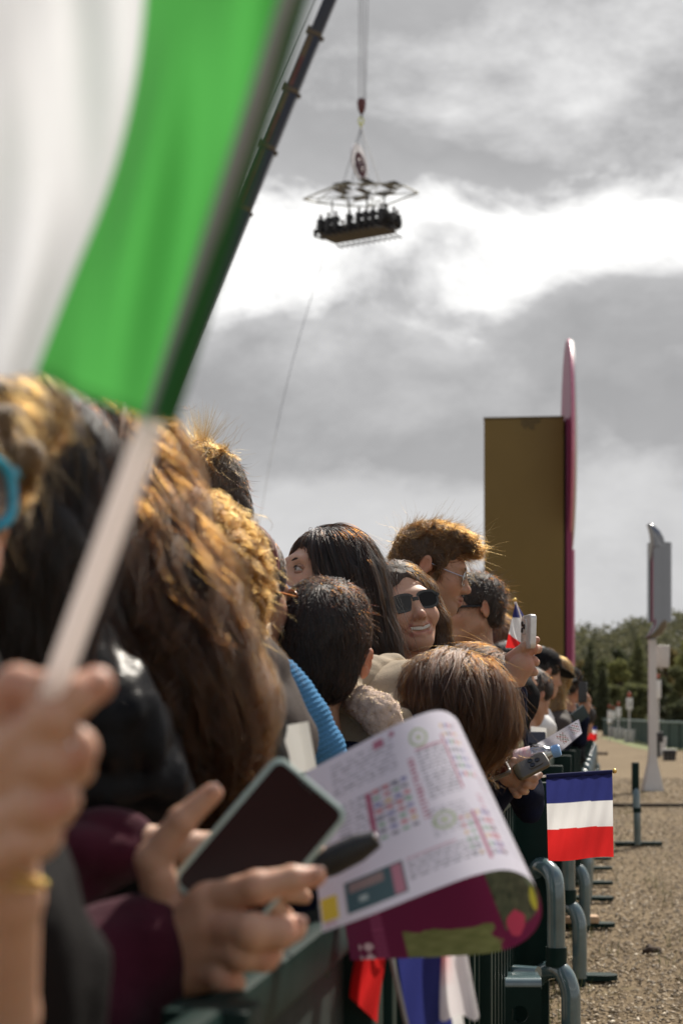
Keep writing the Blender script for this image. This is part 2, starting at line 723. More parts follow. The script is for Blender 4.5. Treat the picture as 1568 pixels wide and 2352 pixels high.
def nets(d, org, h):
    s = d < 0
    cs = [(i, j, k) for i in (0, 1) for j in (0, 1) for k in (0, 1)]
    n = np.array(d.shape) - 1

    def sub(a, c):
        return a[c[0]:c[0] + n[0], c[1]:c[1] + n[1], c[2]:c[2] + n[2]]
    cnt = np.zeros(n, np.int8)
    for c in cs:
        cnt += sub(s, c)
    act = (cnt > 0) & (cnt < 8)
    cells = np.argwhere(act)
    idx = np.full(n, -1, np.int32)
    idx[act] = np.arange(len(cells))
    val = [d[cells[:, 0] + c[0], cells[:, 1] + c[1], cells[:, 2] + c[2]] for c in cs]
    acc = np.zeros((len(cells), 3))
    num = np.zeros(len(cells))
    for a in range(8):
        for b in range(a + 1, 8):
            ca, cb = np.array(cs[a]), np.array(cs[b])
            if abs(ca - cb).sum() != 1:
                continue
            x = (val[a] < 0) != (val[b] < 0)
            t = np.where(x, val[a] / (val[a] - val[b] + 1e-20), 0)
            acc += np.where(x[:, None], ca + t[:, None] * (cb - ca), 0)
            num += x
    V = org + h * (cells + acc / num[:, None])
    F = []
    sh = d.shape
    # along x
    for axis, (p, q) in ((0, (1, 2)), (1, (2, 0)), (2, (0, 1))):
        sl0 = [slice(0, sh[i] - 1) if i == axis else slice(1, sh[i] - 1) for i in range(3)]
        sl1 = [slice(1, sh[i]) if i == axis else slice(1, sh[i] - 1) for i in range(3)]
        A, B = s[tuple(sl0)], s[tuple(sl1)]
        e = np.argwhere(A != B)
        if not len(e):
            continue
        ins = A[e[:, 0], e[:, 1], e[:, 2]]
        g = e.copy()
        g[:, p] += 1
        g[:, q] += 1

        def cid(dp, dq):
            c = g.copy()
            c[:, p] += dp
            c[:, q] += dq
            return idx[c[:, 0], c[:, 1], c[:, 2]]
        f = np.stack([cid(-1, -1), cid(0, -1), cid(0, 0), cid(-1, 0)], 1)
        f[~ins] = f[~ins][:, ::-1]
        F.append(f)
    return V, np.concatenate(F)


def waves(seed, freq, amp, n=7, stretch=(1, 1, 1)):
    """smooth pseudo-noise for folds and dents"""
    r = np.random.default_rng(seed)
    D = r.normal(size=(n, 3))
    D /= np.linalg.norm(D, axis=1, keepdims=True)
    D *= (freq * r.uniform(0.6, 1.7, n))[:, None] * np.array(stretch)
    ph = r.uniform(0, 6.28, n)

    def f(P):
        warp = 0.6 * np.sin(P @ (D[0] * 0.7) + 1.3)
        o = np.zeros(len(P))
        for i in range(n):
            o += 1 - np.abs(np.sin(P @ D[i] + ph[i] + warp)) * 2
        return amp * o / n * 1.4
    return (f, amp)


def soft_obj(name, soft, h, material, parent=None, cols=None, extra=None, loc=None, zmin=None):
    """cols: base colour or None; extra: [(centre, radius, colour, strength)] tints mixed into the base colour"""
    if not isinstance(soft, (list, tuple)):
        soft = [(soft, h)]
    Vs, Fs, o = [], [], 0
    for sf, hh in soft:
        V, F = sf.poly(hh, zmin)
        Vs.append(V)
        Fs.append(F + o)
        o += len(V)
    V, F = np.concatenate(Vs), np.concatenate(Fs)
    me = quad_mesh(name, V, F)
    if cols is not None:
        c = np.tile(np.array(cols, float), (len(V), 1))
        for ce, ra, co, st in (extra or []):
            dd = np.linalg.norm(V - np.array(ce), axis=1) / ra
            w = (np.clip(1 - dd, 0, 1) ** 0.7 * st)[:, None]
            w = np.clip(w, 0, 1)
            c = c * (1 - w) + np.array(co) * w
        set_col(me, c)
    if parent is None and loc is None:
        loc = (V[:, 0].mean(), V[:, 1].mean(), V[:, 2].min())
    return link(name, me, material, parent, loc)


def follow(soft, P, L, npts, flow, r, clump, ids_rand, cph, wave, wfreq, off, liftn, isfly, drop=1.0):
    """walk strands over the surface of a hair volume"""
    n = len(P)
    step = L / (npts - 1)
    ind = r.normal(size=(n, 3))
    out = np.empty((n, npts, 3))
    out[:, 0] = P
    wv = r.normal(size=3) * wfreq
    for i in range(1, npts):
        t = i / (npts - 1)
        d0, g = soft.grad(P)
        f = flow(P, g)
        f = f + clump * ids_rand * 0.5 + ind * (0.09 + 0.35 * isfly[:, None] * t)
        if wave:
            f = f + wave * np.stack([np.sin(P @ wv + cph), np.sin(P @ wv[[1, 2, 0]] * 1.3 + cph * 2), np.sin(P @ wv[[2, 0, 1]] * 0.8 + 1 + cph)], 1)
        f -= g * (f * g).sum(1, keepdims=True) * (1 - t * 0.5)
        f /= np.linalg.norm(f, axis=1, keepdims=True) + 1e-9
        P = P + f * step[:, None]
        d0, g = soft.grad(P)
        want = off + liftn * t * t
        corr = np.where(d0 < want, d0 - want, (d0 - want) * (0.7 if drop >= 1 else drop) * (1 - 0.8 * isfly))
        P = P - g * np.clip(corr, -0.02, 0.02)[:, None]
        out[:, i] = P
    return out, ind


def emit(parent, out, rr, material):
    n, npts = out.shape[:2]
    hc = bpy.data.hair_curves.new('hair_strands')
    hc.add_curves([npts] * n)
    out = out - base_of(parent)
    hc.points.foreach_set('position', out.astype(np.float32).ravel())
    ra = hc.attributes.get('radius') or hc.attributes.new('radius', 'FLOAT', 'POINT')
    ra.data.foreach_set('value', rr.astype(np.float32).ravel())
    hc.materials.append(material)
    o = bpy.data.objects.new('hair_strands', hc)
    COL.objects.link(o)
    o.parent = parent
    o['kind'] = 'stuff'
    return o


def strands(parent, soft, V, n, length, npts, flow, material, radius=0.0004, wave=0.0, wfreq=60, lift=0.01, clump=0.3, csize=0.03, seed=1,
            fly=0.04, offs=(0.0, 0.006), curl=0.0, curlr=0.006, lvar=0.45, drop=1.0):
    """loose hair strands that follow the surface of a hair volume"""
    r = np.random.default_rng(seed)
    P = V[r.integers(0, len(V), n)] + r.normal(size=(n, 3)) * 0.002
    ids = np.floor(P / csize).astype(int)
    hsh = (ids[:, 0] * 73856093 ^ ids[:, 1] * 19349663 ^ ids[:, 2] * 83492791) % 100003
    crand = np.random.default_rng(seed + 5).normal(size=(100003, 3))[hsh]
    cph = np.random.default_rng(seed + 6).uniform(0, 6.28, 100003)[hsh]
    off = r.uniform(offs[0], offs[1], n)
    isfly = r.random(n) < fly
    L = length * (1 - lvar * r.random(n))
    liftn = lift * r.random(n) ** 2.5
    liftn[isfly] = (lift * 2.0 + 0.012) * r.uniform(0.4, 1.3, isfly.sum())
    out, ind = follow(soft, P, L, npts, flow, r, clump, crand, cph, wave, wfreq, off, liftn, isfly, drop)
    tt = np.linspace(0, 1, npts)
    if curl:
        ph = cph[:, None] + tt[None] * curl + ind[:, :1] * 0.5
        out = out + curlr * np.clip(tt * 3, 0, 1)[None, :, None] * np.stack([np.sin(ph), np.cos(ph), 0.5 * np.sin(ph * 1.3)], 2)
    rr = radius * r.uniform(0.6, 1.25, n)[:, None] * (1 - 0.75 * tt ** 2)[None]
    rr[isfly] *= 0.6
    return emit(parent, out, rr, material)


def locks(parent, soft, V, n, length, npts, flow, material, kids=24, lock_r=0.008, radius=0.0004, wave=0.2, wfreq=40, lift=0.01, clump=0.3, seed=1,
          offs=(0.0, 0.012), curl=6.0, curlr=0.008, lvar=0.4, fly=0.04):
    """hair gathered in locks: each guide strand carries a tapering bundle"""
    r = np.random.default_rng(seed)
    P = V[r.integers(0, len(V), n)]
    crand = r.normal(size=(n, 3))
    cph = r.uniform(0, 6.28, n)
    off = r.uniform(offs[0], offs[1], n)
    L = length * (1 - lvar * r.random(n))
    out, _ = follow(soft, P, L, npts, flow, r, clump, crand, cph, wave, wfreq, off, lift * r.random(n) ** 2, np.zeros(n, bool))
    tt = np.linspace(0, 1, npts)
    G = np.repeat(out, kids, 0)
    m = n * kids
    prof = (0.35 + 0.65 * np.sin(math.pi * np.clip(0.12 + 0.88 * tt, 0, 1)) ** 0.7)
    o = r.normal(size=(m, 3)) * lock_r * 0.5
    G = G + o[:, None, :] * prof[None, :, None]
    turn = np.repeat(curl * r.uniform(0.6, 1.4, n) * r.choice([-1, 1], n), kids)
    ph = np.repeat(cph, kids)[:, None] + turn[:, None] * tt[None] + r.normal(size=(m, 1)) * 0.35
    amp = np.repeat(curlr * r.uniform(0.5, 1.3, n), kids)[:, None] * np.clip(tt * 2.5, 0, 1)[None] * (1 + 0.15 * r.normal(size=(m, 1)))
    G = G + amp[:, :, None] * np.stack([np.sin(ph), np.cos(ph), 0.35 * np.sin(ph * 1.3)], 2)
    stray = r.random(m) < fly
    G[stray] += (r.normal(size=(stray.sum(), 1, 3)) * 0.022) * (tt ** 1.5)[None, :, None]
    rr = radius * r.uniform(0.6, 1.25, m)[:, None] * (1 - 0.7 * tt ** 2)[None]
    return emit(parent, G, rr, material)
# ------------------------------------------------------------------ ground
BX, BO = 0.155, -0.30            # the barrier runs along x = BX * y + BO
BDIR = np.array([BX, 1.0, 0])
BDIR /= np.linalg.norm(BDIR)
BOUT = np.array([BDIR[1], -BDIR[0], 0])     # towards the track


def bar_pt(s, off=0.0, z=0.0):
    return np.array([BX * s + BO, s, 0]) + BOUT * off + np.array([0, 0, z])


def ground_mat():
    m, t, p, out = principled('dry_track_ground')
    tc = t.new('ShaderNodeTexCoord')
    v = tc.outputs['Object']
    n1 = t.noise(v, 0.45, 5, 0.6)
    n2 = t.noise(v, 7.0, 5, 0.65)
    n3 = t.noise(v, 46.0, 4, 0.7)
    c = t.mix(t.ramp(n1, [(0.3, 0), (0.7, 1)]), (0.21, 0.155, 0.090), (0.315, 0.242, 0.145))
    c = t.mix(t.ramp(n3, [(0.36, 0), (0.66, 1)]), (0.085, 0.060, 0.038), c)
    c = t.mix(t.ramp(n3, [(0.62, 0), (0.74, 0.75)]), c, (0.40, 0.33, 0.24))
    g = t.m('MULTIPLY', t.ramp(t.noise(v, 0.8, 6, 0.7, 0.5), [(0.56, 0), (0.68, 1)]), t.ramp(n2, [(0.45, 0), (0.62, 1)]))
    c = t.mix(t.m('MULTIPLY', g, 0.4), c, (0.12, 0.13, 0.04))
    t.put(p.inputs['Base Color'], c)
    p.inputs['Roughness'].default_value = 0.95
    p.inputs['Specular IOR Level'].default_value = 0.15
    b = t.new('ShaderNodeBump')
    b.inputs['Strength'].default_value = 0.9
    b.inputs['Distance'].default_value = 0.012
    t.l.new(t.m('ADD', t.m('MULTIPLY', n2, 0.8), n3), b.inputs['Height'])
    t.l.new(b.outputs[0], p.inputs['Normal'])
    return m


def ground():
    ys = np.concatenate([np.linspace(-30, -2, 6), np.linspace(0, 30, 90), np.geomspace(31, 2500, 40)])
    xs = np.concatenate([-np.geomspace(1500, 8, 16), np.linspace(-6, 10, 60), np.geomspace(11, 1500, 18)])
    f, _ = waves(101, 2.2, 0.012)
    g, _ = waves(102, 9.0, 0.006)
    X, Y = np.meshgrid(xs, ys)
    P = np.stack([X.ravel(), Y.ravel(), np.zeros(X.size)], 1)
    near = np.clip(1 - (np.abs(P[:, 1] - 12) / 30), 0, 1) * (np.abs(P[:, 0]) < 12)
    P[:, 2] = -np.abs(f(P) + g(P)) * near
    n, m_ = X.shape
    i, j = np.meshgrid(np.arange(n - 1), np.arange(m_ - 1), indexing='ij')
    a = (i * m_ + j).ravel()
    me = quad_mesh('ground', P, np.stack([a, a + 1, a + m_ + 1, a + m_], 1))
    tag(link('ground', me, ground_mat()), 'dry brown track ground strewn with wood chips', kind='structure')


ground()


def wood_chips():
    r = np.random.default_rng(11)
    N = 46000
    y = 4.5 + 26 * r.random(N) ** 1.6
    x = BX * y + BO - 0.35 + (0.5 + 0.13 * y) * r.random(N) * 1.3
    L = r.uniform(0.005, 0.025, N) * (0.8 + 0.02 * y)
    W = L * r.uniform(0.2, 0.6, N)
    T = r.uniform(0.0015, 0.005, N)
    a = r.uniform(0, 6.28, N)
    tl = r.normal(0, 0.28, N)
    d1 = np.stack([np.cos(a) * np.cos(tl), np.sin(a) * np.cos(tl), np.sin(tl)], 1)
    d2 = np.stack([-np.sin(a), np.cos(a), r.normal(0, 0.25, N)], 1)
    up = np.cross(d1, d2)
    c = np.stack([x, y, 0.002 + np.abs(np.sin(tl)) * L * 0.5 + T * 0.5 - 0.002], 1)
    V = []
    for sz in (-1, 1):
        for sx, sy in ((-1, -1), (1, -1), (1, 1), (-1, 1)):
            V.append(c + d1 * (L * sx * 0.5)[:, None] + d2 * (W * sy * 0.5)[:, None] + up * (T * sz * 0.5)[:, None])
    V = np.stack(V, 1).reshape(-1, 3)
    o = (np.arange(N) * 8)[:, None, None]
    q = np.array([(4, 5, 6, 7), (0, 1, 5, 4), (1, 2, 6, 5), (2, 3, 7, 6), (3, 0, 4, 7)])[None]
    me = quad_mesh('wood_chips', V, (o + q).reshape(-1, 4), smooth=False)
    m, t, p, out = principled('wood_chip')
    g = t.new('ShaderNodeNewGeometry')
    c_ = t.ramp(g.outputs['Random Per Island'], [(0, (0.05, 0.035, 0.02)), (0.4, (0.16, 0.112, 0.062)), (0.8, (0.30, 0.225, 0.135)), (1.0, (0.56, 0.48, 0.36))])
    t.put(p.inputs['Base Color'], c_)
    p.inputs['Roughness'].default_value = 0.7
    tag(link('wood_chips', me, m, loc=(1.5, 8, 0)), 'loose bark and wood chips scattered over the track', kind='stuff')


wood_chips()


def grass_tufts():
    r = np.random.default_rng(12)
    V, Q = [], []
    for k in range(230):
        y = 4.3 + 24 * r.random() ** 1.5
        if r.random() < 0.55:
            x = BX * y + BO + r.normal(0.10, 0.10)
        else:
            x = BX * y + BO + 0.4 + r.random() * (0.4 + 0.12 * y)
        for b in range(r.integers(4, 12)):
            an, h = r.uniform(0, 6.28), r.uniform(0.03, 0.11)
            bx, by = x + r.normal(0, 0.03), y + r.normal(0, 0.03)
            le = r.uniform(0.1, 0.7) * h
            w = 0.0022
            i = len(V)
            for t in (0, 0.5, 1):
                ww = w * (1 - 0.8 * t)
                cx, cy = bx + math.cos(an) * le * t * t, by + math.sin(an) * le * t * t
                V += [(cx - math.sin(an) * ww, cy + math.cos(an) * ww, h * t - 0.004), (cx + math.sin(an) * ww, cy - math.cos(an) * ww, h * t - 0.004)]
            Q += [(i, i + 1, i + 3, i + 2), (i + 2, i + 3, i + 5, i + 4)]
    me = quad_mesh('grass', np.array(V), np.array(Q))
    tag(link('grass', me, mat('grass_blade', (0.16, 0.17, 0.05), 0.6, var=0.4, vscale=3), loc=(1.5, 8, 0)), 'sparse dry grass tufts along the barrier foot', kind='stuff')


grass_tufts()

# far strip of mown grass at the fence and the hill with its wood
G = MB()
row = []
for v, u0, u1 in ((1694, 1372, 1500), (1700, 1400, 1520), (1716, 1450, 1570), (1724, 1490, 1700)):
    d = EYE * FPX / (v - HV)
    row.append([np.array([(u - CU) * d / FPX, d, 0.006]) for u in np.linspace(u0, u1, 6)])
G.grid(row)
tag(G.build('grass_verge', mat('verge_grass', (0.13, 0.15, 0.04), 0.9, var=0.3, vscale=0.6, bump=0.6, bscale=30)), 'yellowish grass verge below the far green fence', kind='structure')


def hill():
    us = np.linspace(1180, 1900, 60)
    rows = []
    sil = lambda u: np.interp(u, [1180, 1320, 1360, 1400, 1440, 1480, 1530, 1568, 1700, 1900], [1530, 1478, 1474, 1470, 1462, 1448, 1432, 1428, 1410, 1400])
    for k, t in enumerate(np.linspace(0, 1, 14)):
        d = 150 + 120 * t
        r_ = []
        for u in us:
            x = (u - CU) * 210 / FPX
            h = (HV - sil(u)) * 210 / FPX + EYE
            z = h * math.sin(t * math.pi * 0.62) / math.sin(math.pi * 0.62) * 0.86 + 0.35 * math.sin(x * 0.5 + t * 5)
            r_.append((x * d / 210, d, max(z, -0.05) if k else -0.3))
        rows.append(r_)
    tag(MB().grid(rows).build('hill', mat('hill_earth', (0.03, 0.033, 0.018), 0.95, var=0.3, vscale=0.2)), 'low wooded hillside rising beyond the track', kind='structure')
    # a far blue ridge left of it
    rows = []
    for t in np.linspace(0, 1, 6):
        d = 900 + 300 * t
        rows.append([((u - CU) * d / FPX, d, -1 + t * (1 + (((HV - 1462) * (0.45 + 0.55 * np.clip((u - 700) / 500, 0, 1)) + 5 * math.sin(u * 0.06) + 3 * math.sin(u * 0.21)) * d / FPX + EYE) * math.sin(t * 1.57))) for u in np.linspace(-3500, 5000, 300)])
    tag(MB().grid(rows).build('far_ridge', mat('ridge_wood', (0.07, 0.085, 0.085), 0.95, var=0.2, vscale=0.02)), 'distant hazy wooded ridge on the skyline', kind='structure')


hill()


def leaf_cards(name, centres, radii, n, size, r, squash=1.0, fill=0.45):
    """many small leaf sprays through a crown made of several clumps"""
    V = []
    per = np.maximum((np.array([a[0] * a[2] for a in radii]) / sum(a[0] * a[2] for a in radii) * n).astype(int), 4)
    for c, ra, k in zip(centres, radii, per):
        u = r.normal(size=(k, 3))
        u /= np.linalg.norm(u, axis=1, keepdims=True)
        rad = r.uniform(fill, 1.05, k) ** 0.6
        P = np.array(c) + u * rad[:, None] * np.array(ra)
        a = r.normal(size=(k, 3)) + u * 0.4
        a /= np.linalg.norm(a, axis=1, keepdims=True)
        b = np.cross(a, r.normal(size=(k, 3)))
        b /= np.linalg.norm(b, axis=1, keepdims=True)
        s1 = (size * r.uniform(0.5, 1.3, k))[:, None]
        V.append(np.stack([P - a * s1, P - b * s1 * 0.55, P + a * s1, P + b * s1 * 0.55], 1))
    V = np.concatenate(V).reshape(-1, 3)
    return V, np.arange(len(V)).reshape(-1, 4)


def leaf_mat(name, c0, c1):
    if name in MATS:
        return MATS[name]
    m, t, p, out = principled(name)
    g = t.new('ShaderNodeNewGeometry')
    c = t.mix(g.outputs['Random Per Island'], c0, c1)
    t.put(p.inputs['Base Color'], c)
    p.inputs['Roughness'].default_value = 0.7
    p.inputs['Specular IOR Level'].default_value = 0.2
    tr = t.new('ShaderNodeBsdfTranslucent')
    t.put(tr.inputs['Color'], c)
    mx = t.new('ShaderNodeMixShader')
    mx.inputs[0].default_value = 0.45
    t.l.new(p.outputs[0], mx.inputs[1])
    t.l.new(tr.outputs[0], mx.inputs[2])
    t.l.new(mx.outputs[0], out.inputs['Surface'])
    MATS[name] = m
    return m


L_DARK = leaf_mat('leaf_dark', (0.05, 0.058, 0.034), (0.10, 0.112, 0.06))  # leaf tones are lightened to stand in for haze
L_MID = leaf_mat('leaf_mid', (0.09, 0.10, 0.045), (0.17, 0.18, 0.08))
L_LIGHT = leaf_mat('leaf_light', (0.13, 0.14, 0.05), (0.25, 0.26, 0.10))
L_BROWN = leaf_mat('leaf_autumn', (0.13, 0.11, 0.05), (0.25, 0.20, 0.085))
BARK = mat('bark', (0.05, 0.04, 0.03), 0.95, bump=0.8, bscale=20, vscale=3)


def tree(u, vtop, vbase, wpx, d, kind, leafm, label, seed):
    r = np.random.default_rng(seed)
    x = (u - CU) * d / FPX
    top = EYE + (HV - vtop) * d / FPX
    zb = EYE + (HV - vbase) * d / FPX
    zb = min(zb, 1.5) if d < 150 else zb
    w = wpx * d / FPX / 2
    H = top - max(zb, 0)
    z0 = max(zb, 0) - 0.2
    t = empty('tree', (x, d, z0), label, 'tree', 'trees in front of the wooded hill')
    tk = MB().tube([(x, d, z0), (x + 0.05 * H * r.normal() * 0.3, d, z0 + H * 0.35), (x, d, z0 + H * 0.8)], [0.045 * H * 0.6, 0.032 * H * 0.6, 0.008 * H], 8)
    cs, rs = [], []
    if kind == 'cone':
        for k in range(16):
            f = k / 15
            ww = w * (1 - f) ** 0.75 * r.uniform(0.85, 1.1) + 0.15
            cs.append((x + r.normal() * ww * 0.12, d + r.normal() * ww * 0.12, z0 + H * (0.06 + 0.92 * f)))
            rs.append((ww, ww, H * 0.06))
    else:
        for k in range(22):
            a, f = r.uniform(0, 6.28), r.uniform(0.22, 0.93)
            prof = math.sin(min(1, f * 1.05) * math.pi) ** 0.5
            rr = w * 0.62 * prof * math.sqrt(r.random())
            cs.append((x + rr * math.cos(a), d + rr * math.sin(a), z0 + H * f * 0.96))
            q = w * r.uniform(0.18, 0.42)
            rs.append((q, q, q * 0.8))
            tk.tube([(x, d, z0 + H * 0.3), ((x + cs[-1][0]) / 2, (d + cs[-1][1]) / 2, z0 + H * (0.2 + f * 0.5)), cs[-1]], [0.012 * H, 0.008 * H, 0.003 * H], 5)
    tk.build('trunk', BARK, t)
    V, Q = leaf_cards('crown', cs, rs, 2600, 0.055 * w + 0.09, r)
    me = quad_mesh('crown', V, Q, smooth=False)
    link('crown', me, leafm, t)


TREES = [(1355, 1474, 1672, 60, 118, 'cone', L_DARK, 'tall dark conical tree nearest the magenta sign'),
         (1384, 1530, 1672, 46, 116, 'cone', L_DARK, 'shorter dark conical tree right of the tall one'),
         (1425, 1505, 1600, 92, 140, 'round', L_LIGHT, 'light green rounded tree above the pale road markers'),
         (1405, 1560, 1676, 74, 126, 'round', L_MID, 'mid green bushy tree between the conical trees and the markers'),
         (1462, 1566, 1676, 110, 112, 'round', L_MID, 'broad low tree behind the first red topped marker'),
         (1464, 1462, 1610, 64, 150, 'cone', L_MID, 'pointed green tree standing high on the slope'),
         (1336, 1560, 1676, 60, 130, 'round', L_DARK, 'dark bush beside the magenta sign foot'),
         (1334, 1500, 1640, 52, 150, 'round', L_BROWN, 'brownish tree on the slope beside the sign'),
         (1420, 1478, 1600, 70, 165, 'round', L_DARK, 'dark round tree below the far ridge'),
         (1530, 1470, 1640, 100, 145, 'round', L_BROWN, 'autumn toned tree behind the grey box on the pole'),
         (1556, 1520, 1676, 90, 122, 'round', L_MID, 'leafy tree at the right picture edge'),
         (1510, 1540, 1676, 90, 118, 'round', L_DARK, 'dark tree directly behind the pale pole'),
         (1560, 1600, 1678, 90, 106, 'round', L_DARK, 'low dark thicket tree right of the pole'),
         (1380, 1500, 1600, 56, 160, 'round', L_MID, 'green tree half hidden behind the two conical trees'),
         (1502, 1470, 1620, 66, 168, 'round', L_MID, 'tree on the slope left of the metal sign curl'),
         (1590, 1450, 1660, 110, 140, 'round', L_LIGHT, 'pale green tree cut by the right picture edge')]
for i, (u, vt, vb, w, d, k, lm, lab) in enumerate(TREES):
    tree(u, vt, vb, w, d, k, lm, lab, 200 + i)


def far_wood():
    r = np.random.default_rng(77)
    cs, rs = [], []
    sil = lambda u: np.interp(u, [1180, 1320, 1360, 1400, 1440, 1480, 1530, 1568, 1700, 1900], [1530, 1478, 1476, 1470, 1462, 1446, 1430, 1426, 1410, 1400])
    for k in range(620):
        u = r.uniform(1200, 1850)
        t = r.random()
        d = 155 + 75 * t
        h = ((HV - sil(u)) * 210 / FPX + EYE) * math.sin(t * math.pi * 0.62) / math.sin(math.pi * 0.62) * 0.86
        q = r.uniform(0.9, 2.2)
        cs.append(((u - CU) * d / FPX, d, max(h, 0.2) + q * 0.5))
        rs.append((q * 0.9, q * 0.9, q * r.uniform(0.8, 1.3)))
    V, Q = leaf_cards('wood', cs, rs, 42000, 0.26, r)
    tag(link('far_wood', quad_mesh('far_wood', V, Q, smooth=False), leaf_mat('leaf_far_wood', (0.065, 0.07, 0.042), (0.16, 0.155, 0.085)), loc=(20, 190, 0)), 'dense mixed wood covering the hillside', kind='stuff')


far_wood()

# ------------------------------------------------------------------ gold tower with magenta sign
GOLD = mat('tower_gold', (0.155, 0.098, 0.018), 0.55, 0.0, var=0.08, vscale=0.7, bump=0.05, bscale=200, spec=0.4)
MAG = mat('sign_magenta', (0.22, 0.012, 0.075), 0.45, var=0.08, vscale=1.5)
PINK = mat('sign_pink_edge', (0.62, 0.22, 0.32), 0.4, var=0.08)
WHITEP = mat('paint_white', (0.72, 0.71, 0.68), 0.5, var=0.05, vscale=2)
DARKGAP = mat('recess_shade', (0.008, 0.008, 0.009), 0.7)


def tower():
    d = 25.0
    x0, x1 = px(1111, 0, d)[0], px(1293, 0, d)[0]
    top = px(0, 961, d)[2]
    t = empty('gold_tower', ((x0 + x1) / 2, d, 0), 'tall plain gold tower block with a magenta edge', 'tower')
    MB().box(((x0 + x1) / 2, d + 0.55, top / 2), ((x1 - x0) / 2, 0.55, top / 2), bev=0.012).build('tower_block', GOLD, t)
    MB().box(((x0 + x1) / 2, d + 0.55, top + 0.014), ((x1 - x0) / 2 + 0.008, 0.56, 0.011)).build('coping', mat('coping_gold', (0.10, 0.07, 0.02), 0.5), t)
    s = MB()
    r = random.Random(3)
    for k in range(7):
        xx = x0 + (x1 - x0) * (0.48 + 0.035 * k)
        h = r.uniform(0.06, 0.22)
        s.box((xx, d - 0.002, top - 0.01 - h / 2), (0.018, 0.001, h / 2))
    s.build('water_stain', mat('stain_dark', (0.10, 0.068, 0.02), 0.7), t)
    xa, xb = px(1293, 0, d)[0], px(1299, 0, d)[0]
    MB().box(((xa + xb) / 2 + 0.001, d + 0.55, top / 2 - 0.12), ((xb - xa) / 2 - 0.002, 0.45, top / 2 - 0.12)).build('recess', DARKGAP, t)  # near-black box: the gap's shade is put into its colour
    t.rotation_euler = (0, 0, R(-6.4))
    # magenta upright and disc
    s = empty('magenta_sign', (xb, d, 0), 'magenta sign mast with a big upright disc seen edge on', 'sign')
    xc, xd = px(1299, 0, d)[0], px(1313, 0, d)[0]
    MB().box(((xc + xd) / 2, d + 0.2, top / 2), ((xd - xc) / 2, 0.22, top / 2), bev=0.008).build('mast', MAG, s)
    xe = px(1319, 0, d)[0]
    MB().box(((xd + xe) / 2 + 0.001, d + 0.2, px(0, 1262, d)[2] / 2), ((xe - xd) / 2, 0.2, px(0, 1262, d)[2] / 2), bev=0.006).build('mast_edge', PINK, s)
    q = mpp(d)
    cz = px(0, 1010, d)[2]
    rad = 254 * q
    cx = px(1321, 0, d)[0]
    nrm = np.array([-0.9968, 0.080, 0])
    nrm /= np.linalg.norm(nrm)
    tang = np.array([nrm[1], -nrm[0], 0])
    ring = [np.array([cx, d + 0.9, cz]) + rad * (math.cos(a) * tang + math.sin(a) * np.array([0, 0, 1])) for a in np.linspace(0, 2 * math.pi, 73)[:-1]]
    MB().prism([p - nrm * 0.02 for p in ring], nrm * 0.05).build('disc', MAG, s)
    MB().prism([p - nrm * 0.056 for p in ring], nrm * 0.034).build('disc_face', WHITEP, s)
    MB().loop([p - nrm * 0.0 for p in ring], 0.022, 8).build('disc_rim', PINK, s)


tower()

# ------------------------------------------------------------------ crane
CRANE = mat('crane_black', (0.018, 0.018, 0.022), 0.35, var=0.2, vscale=0.3)
CRANE_Y = mat('crane_ochre', (0.085, 0.055, 0.018), 0.5, var=0.2, vscale=0.5)
CABLE = mat('steel_cable', (0.09, 0.09, 0.09), 0.5, 0.5)
ROPE = mat('guide_rope', (0.25, 0.25, 0.25), 0.7)


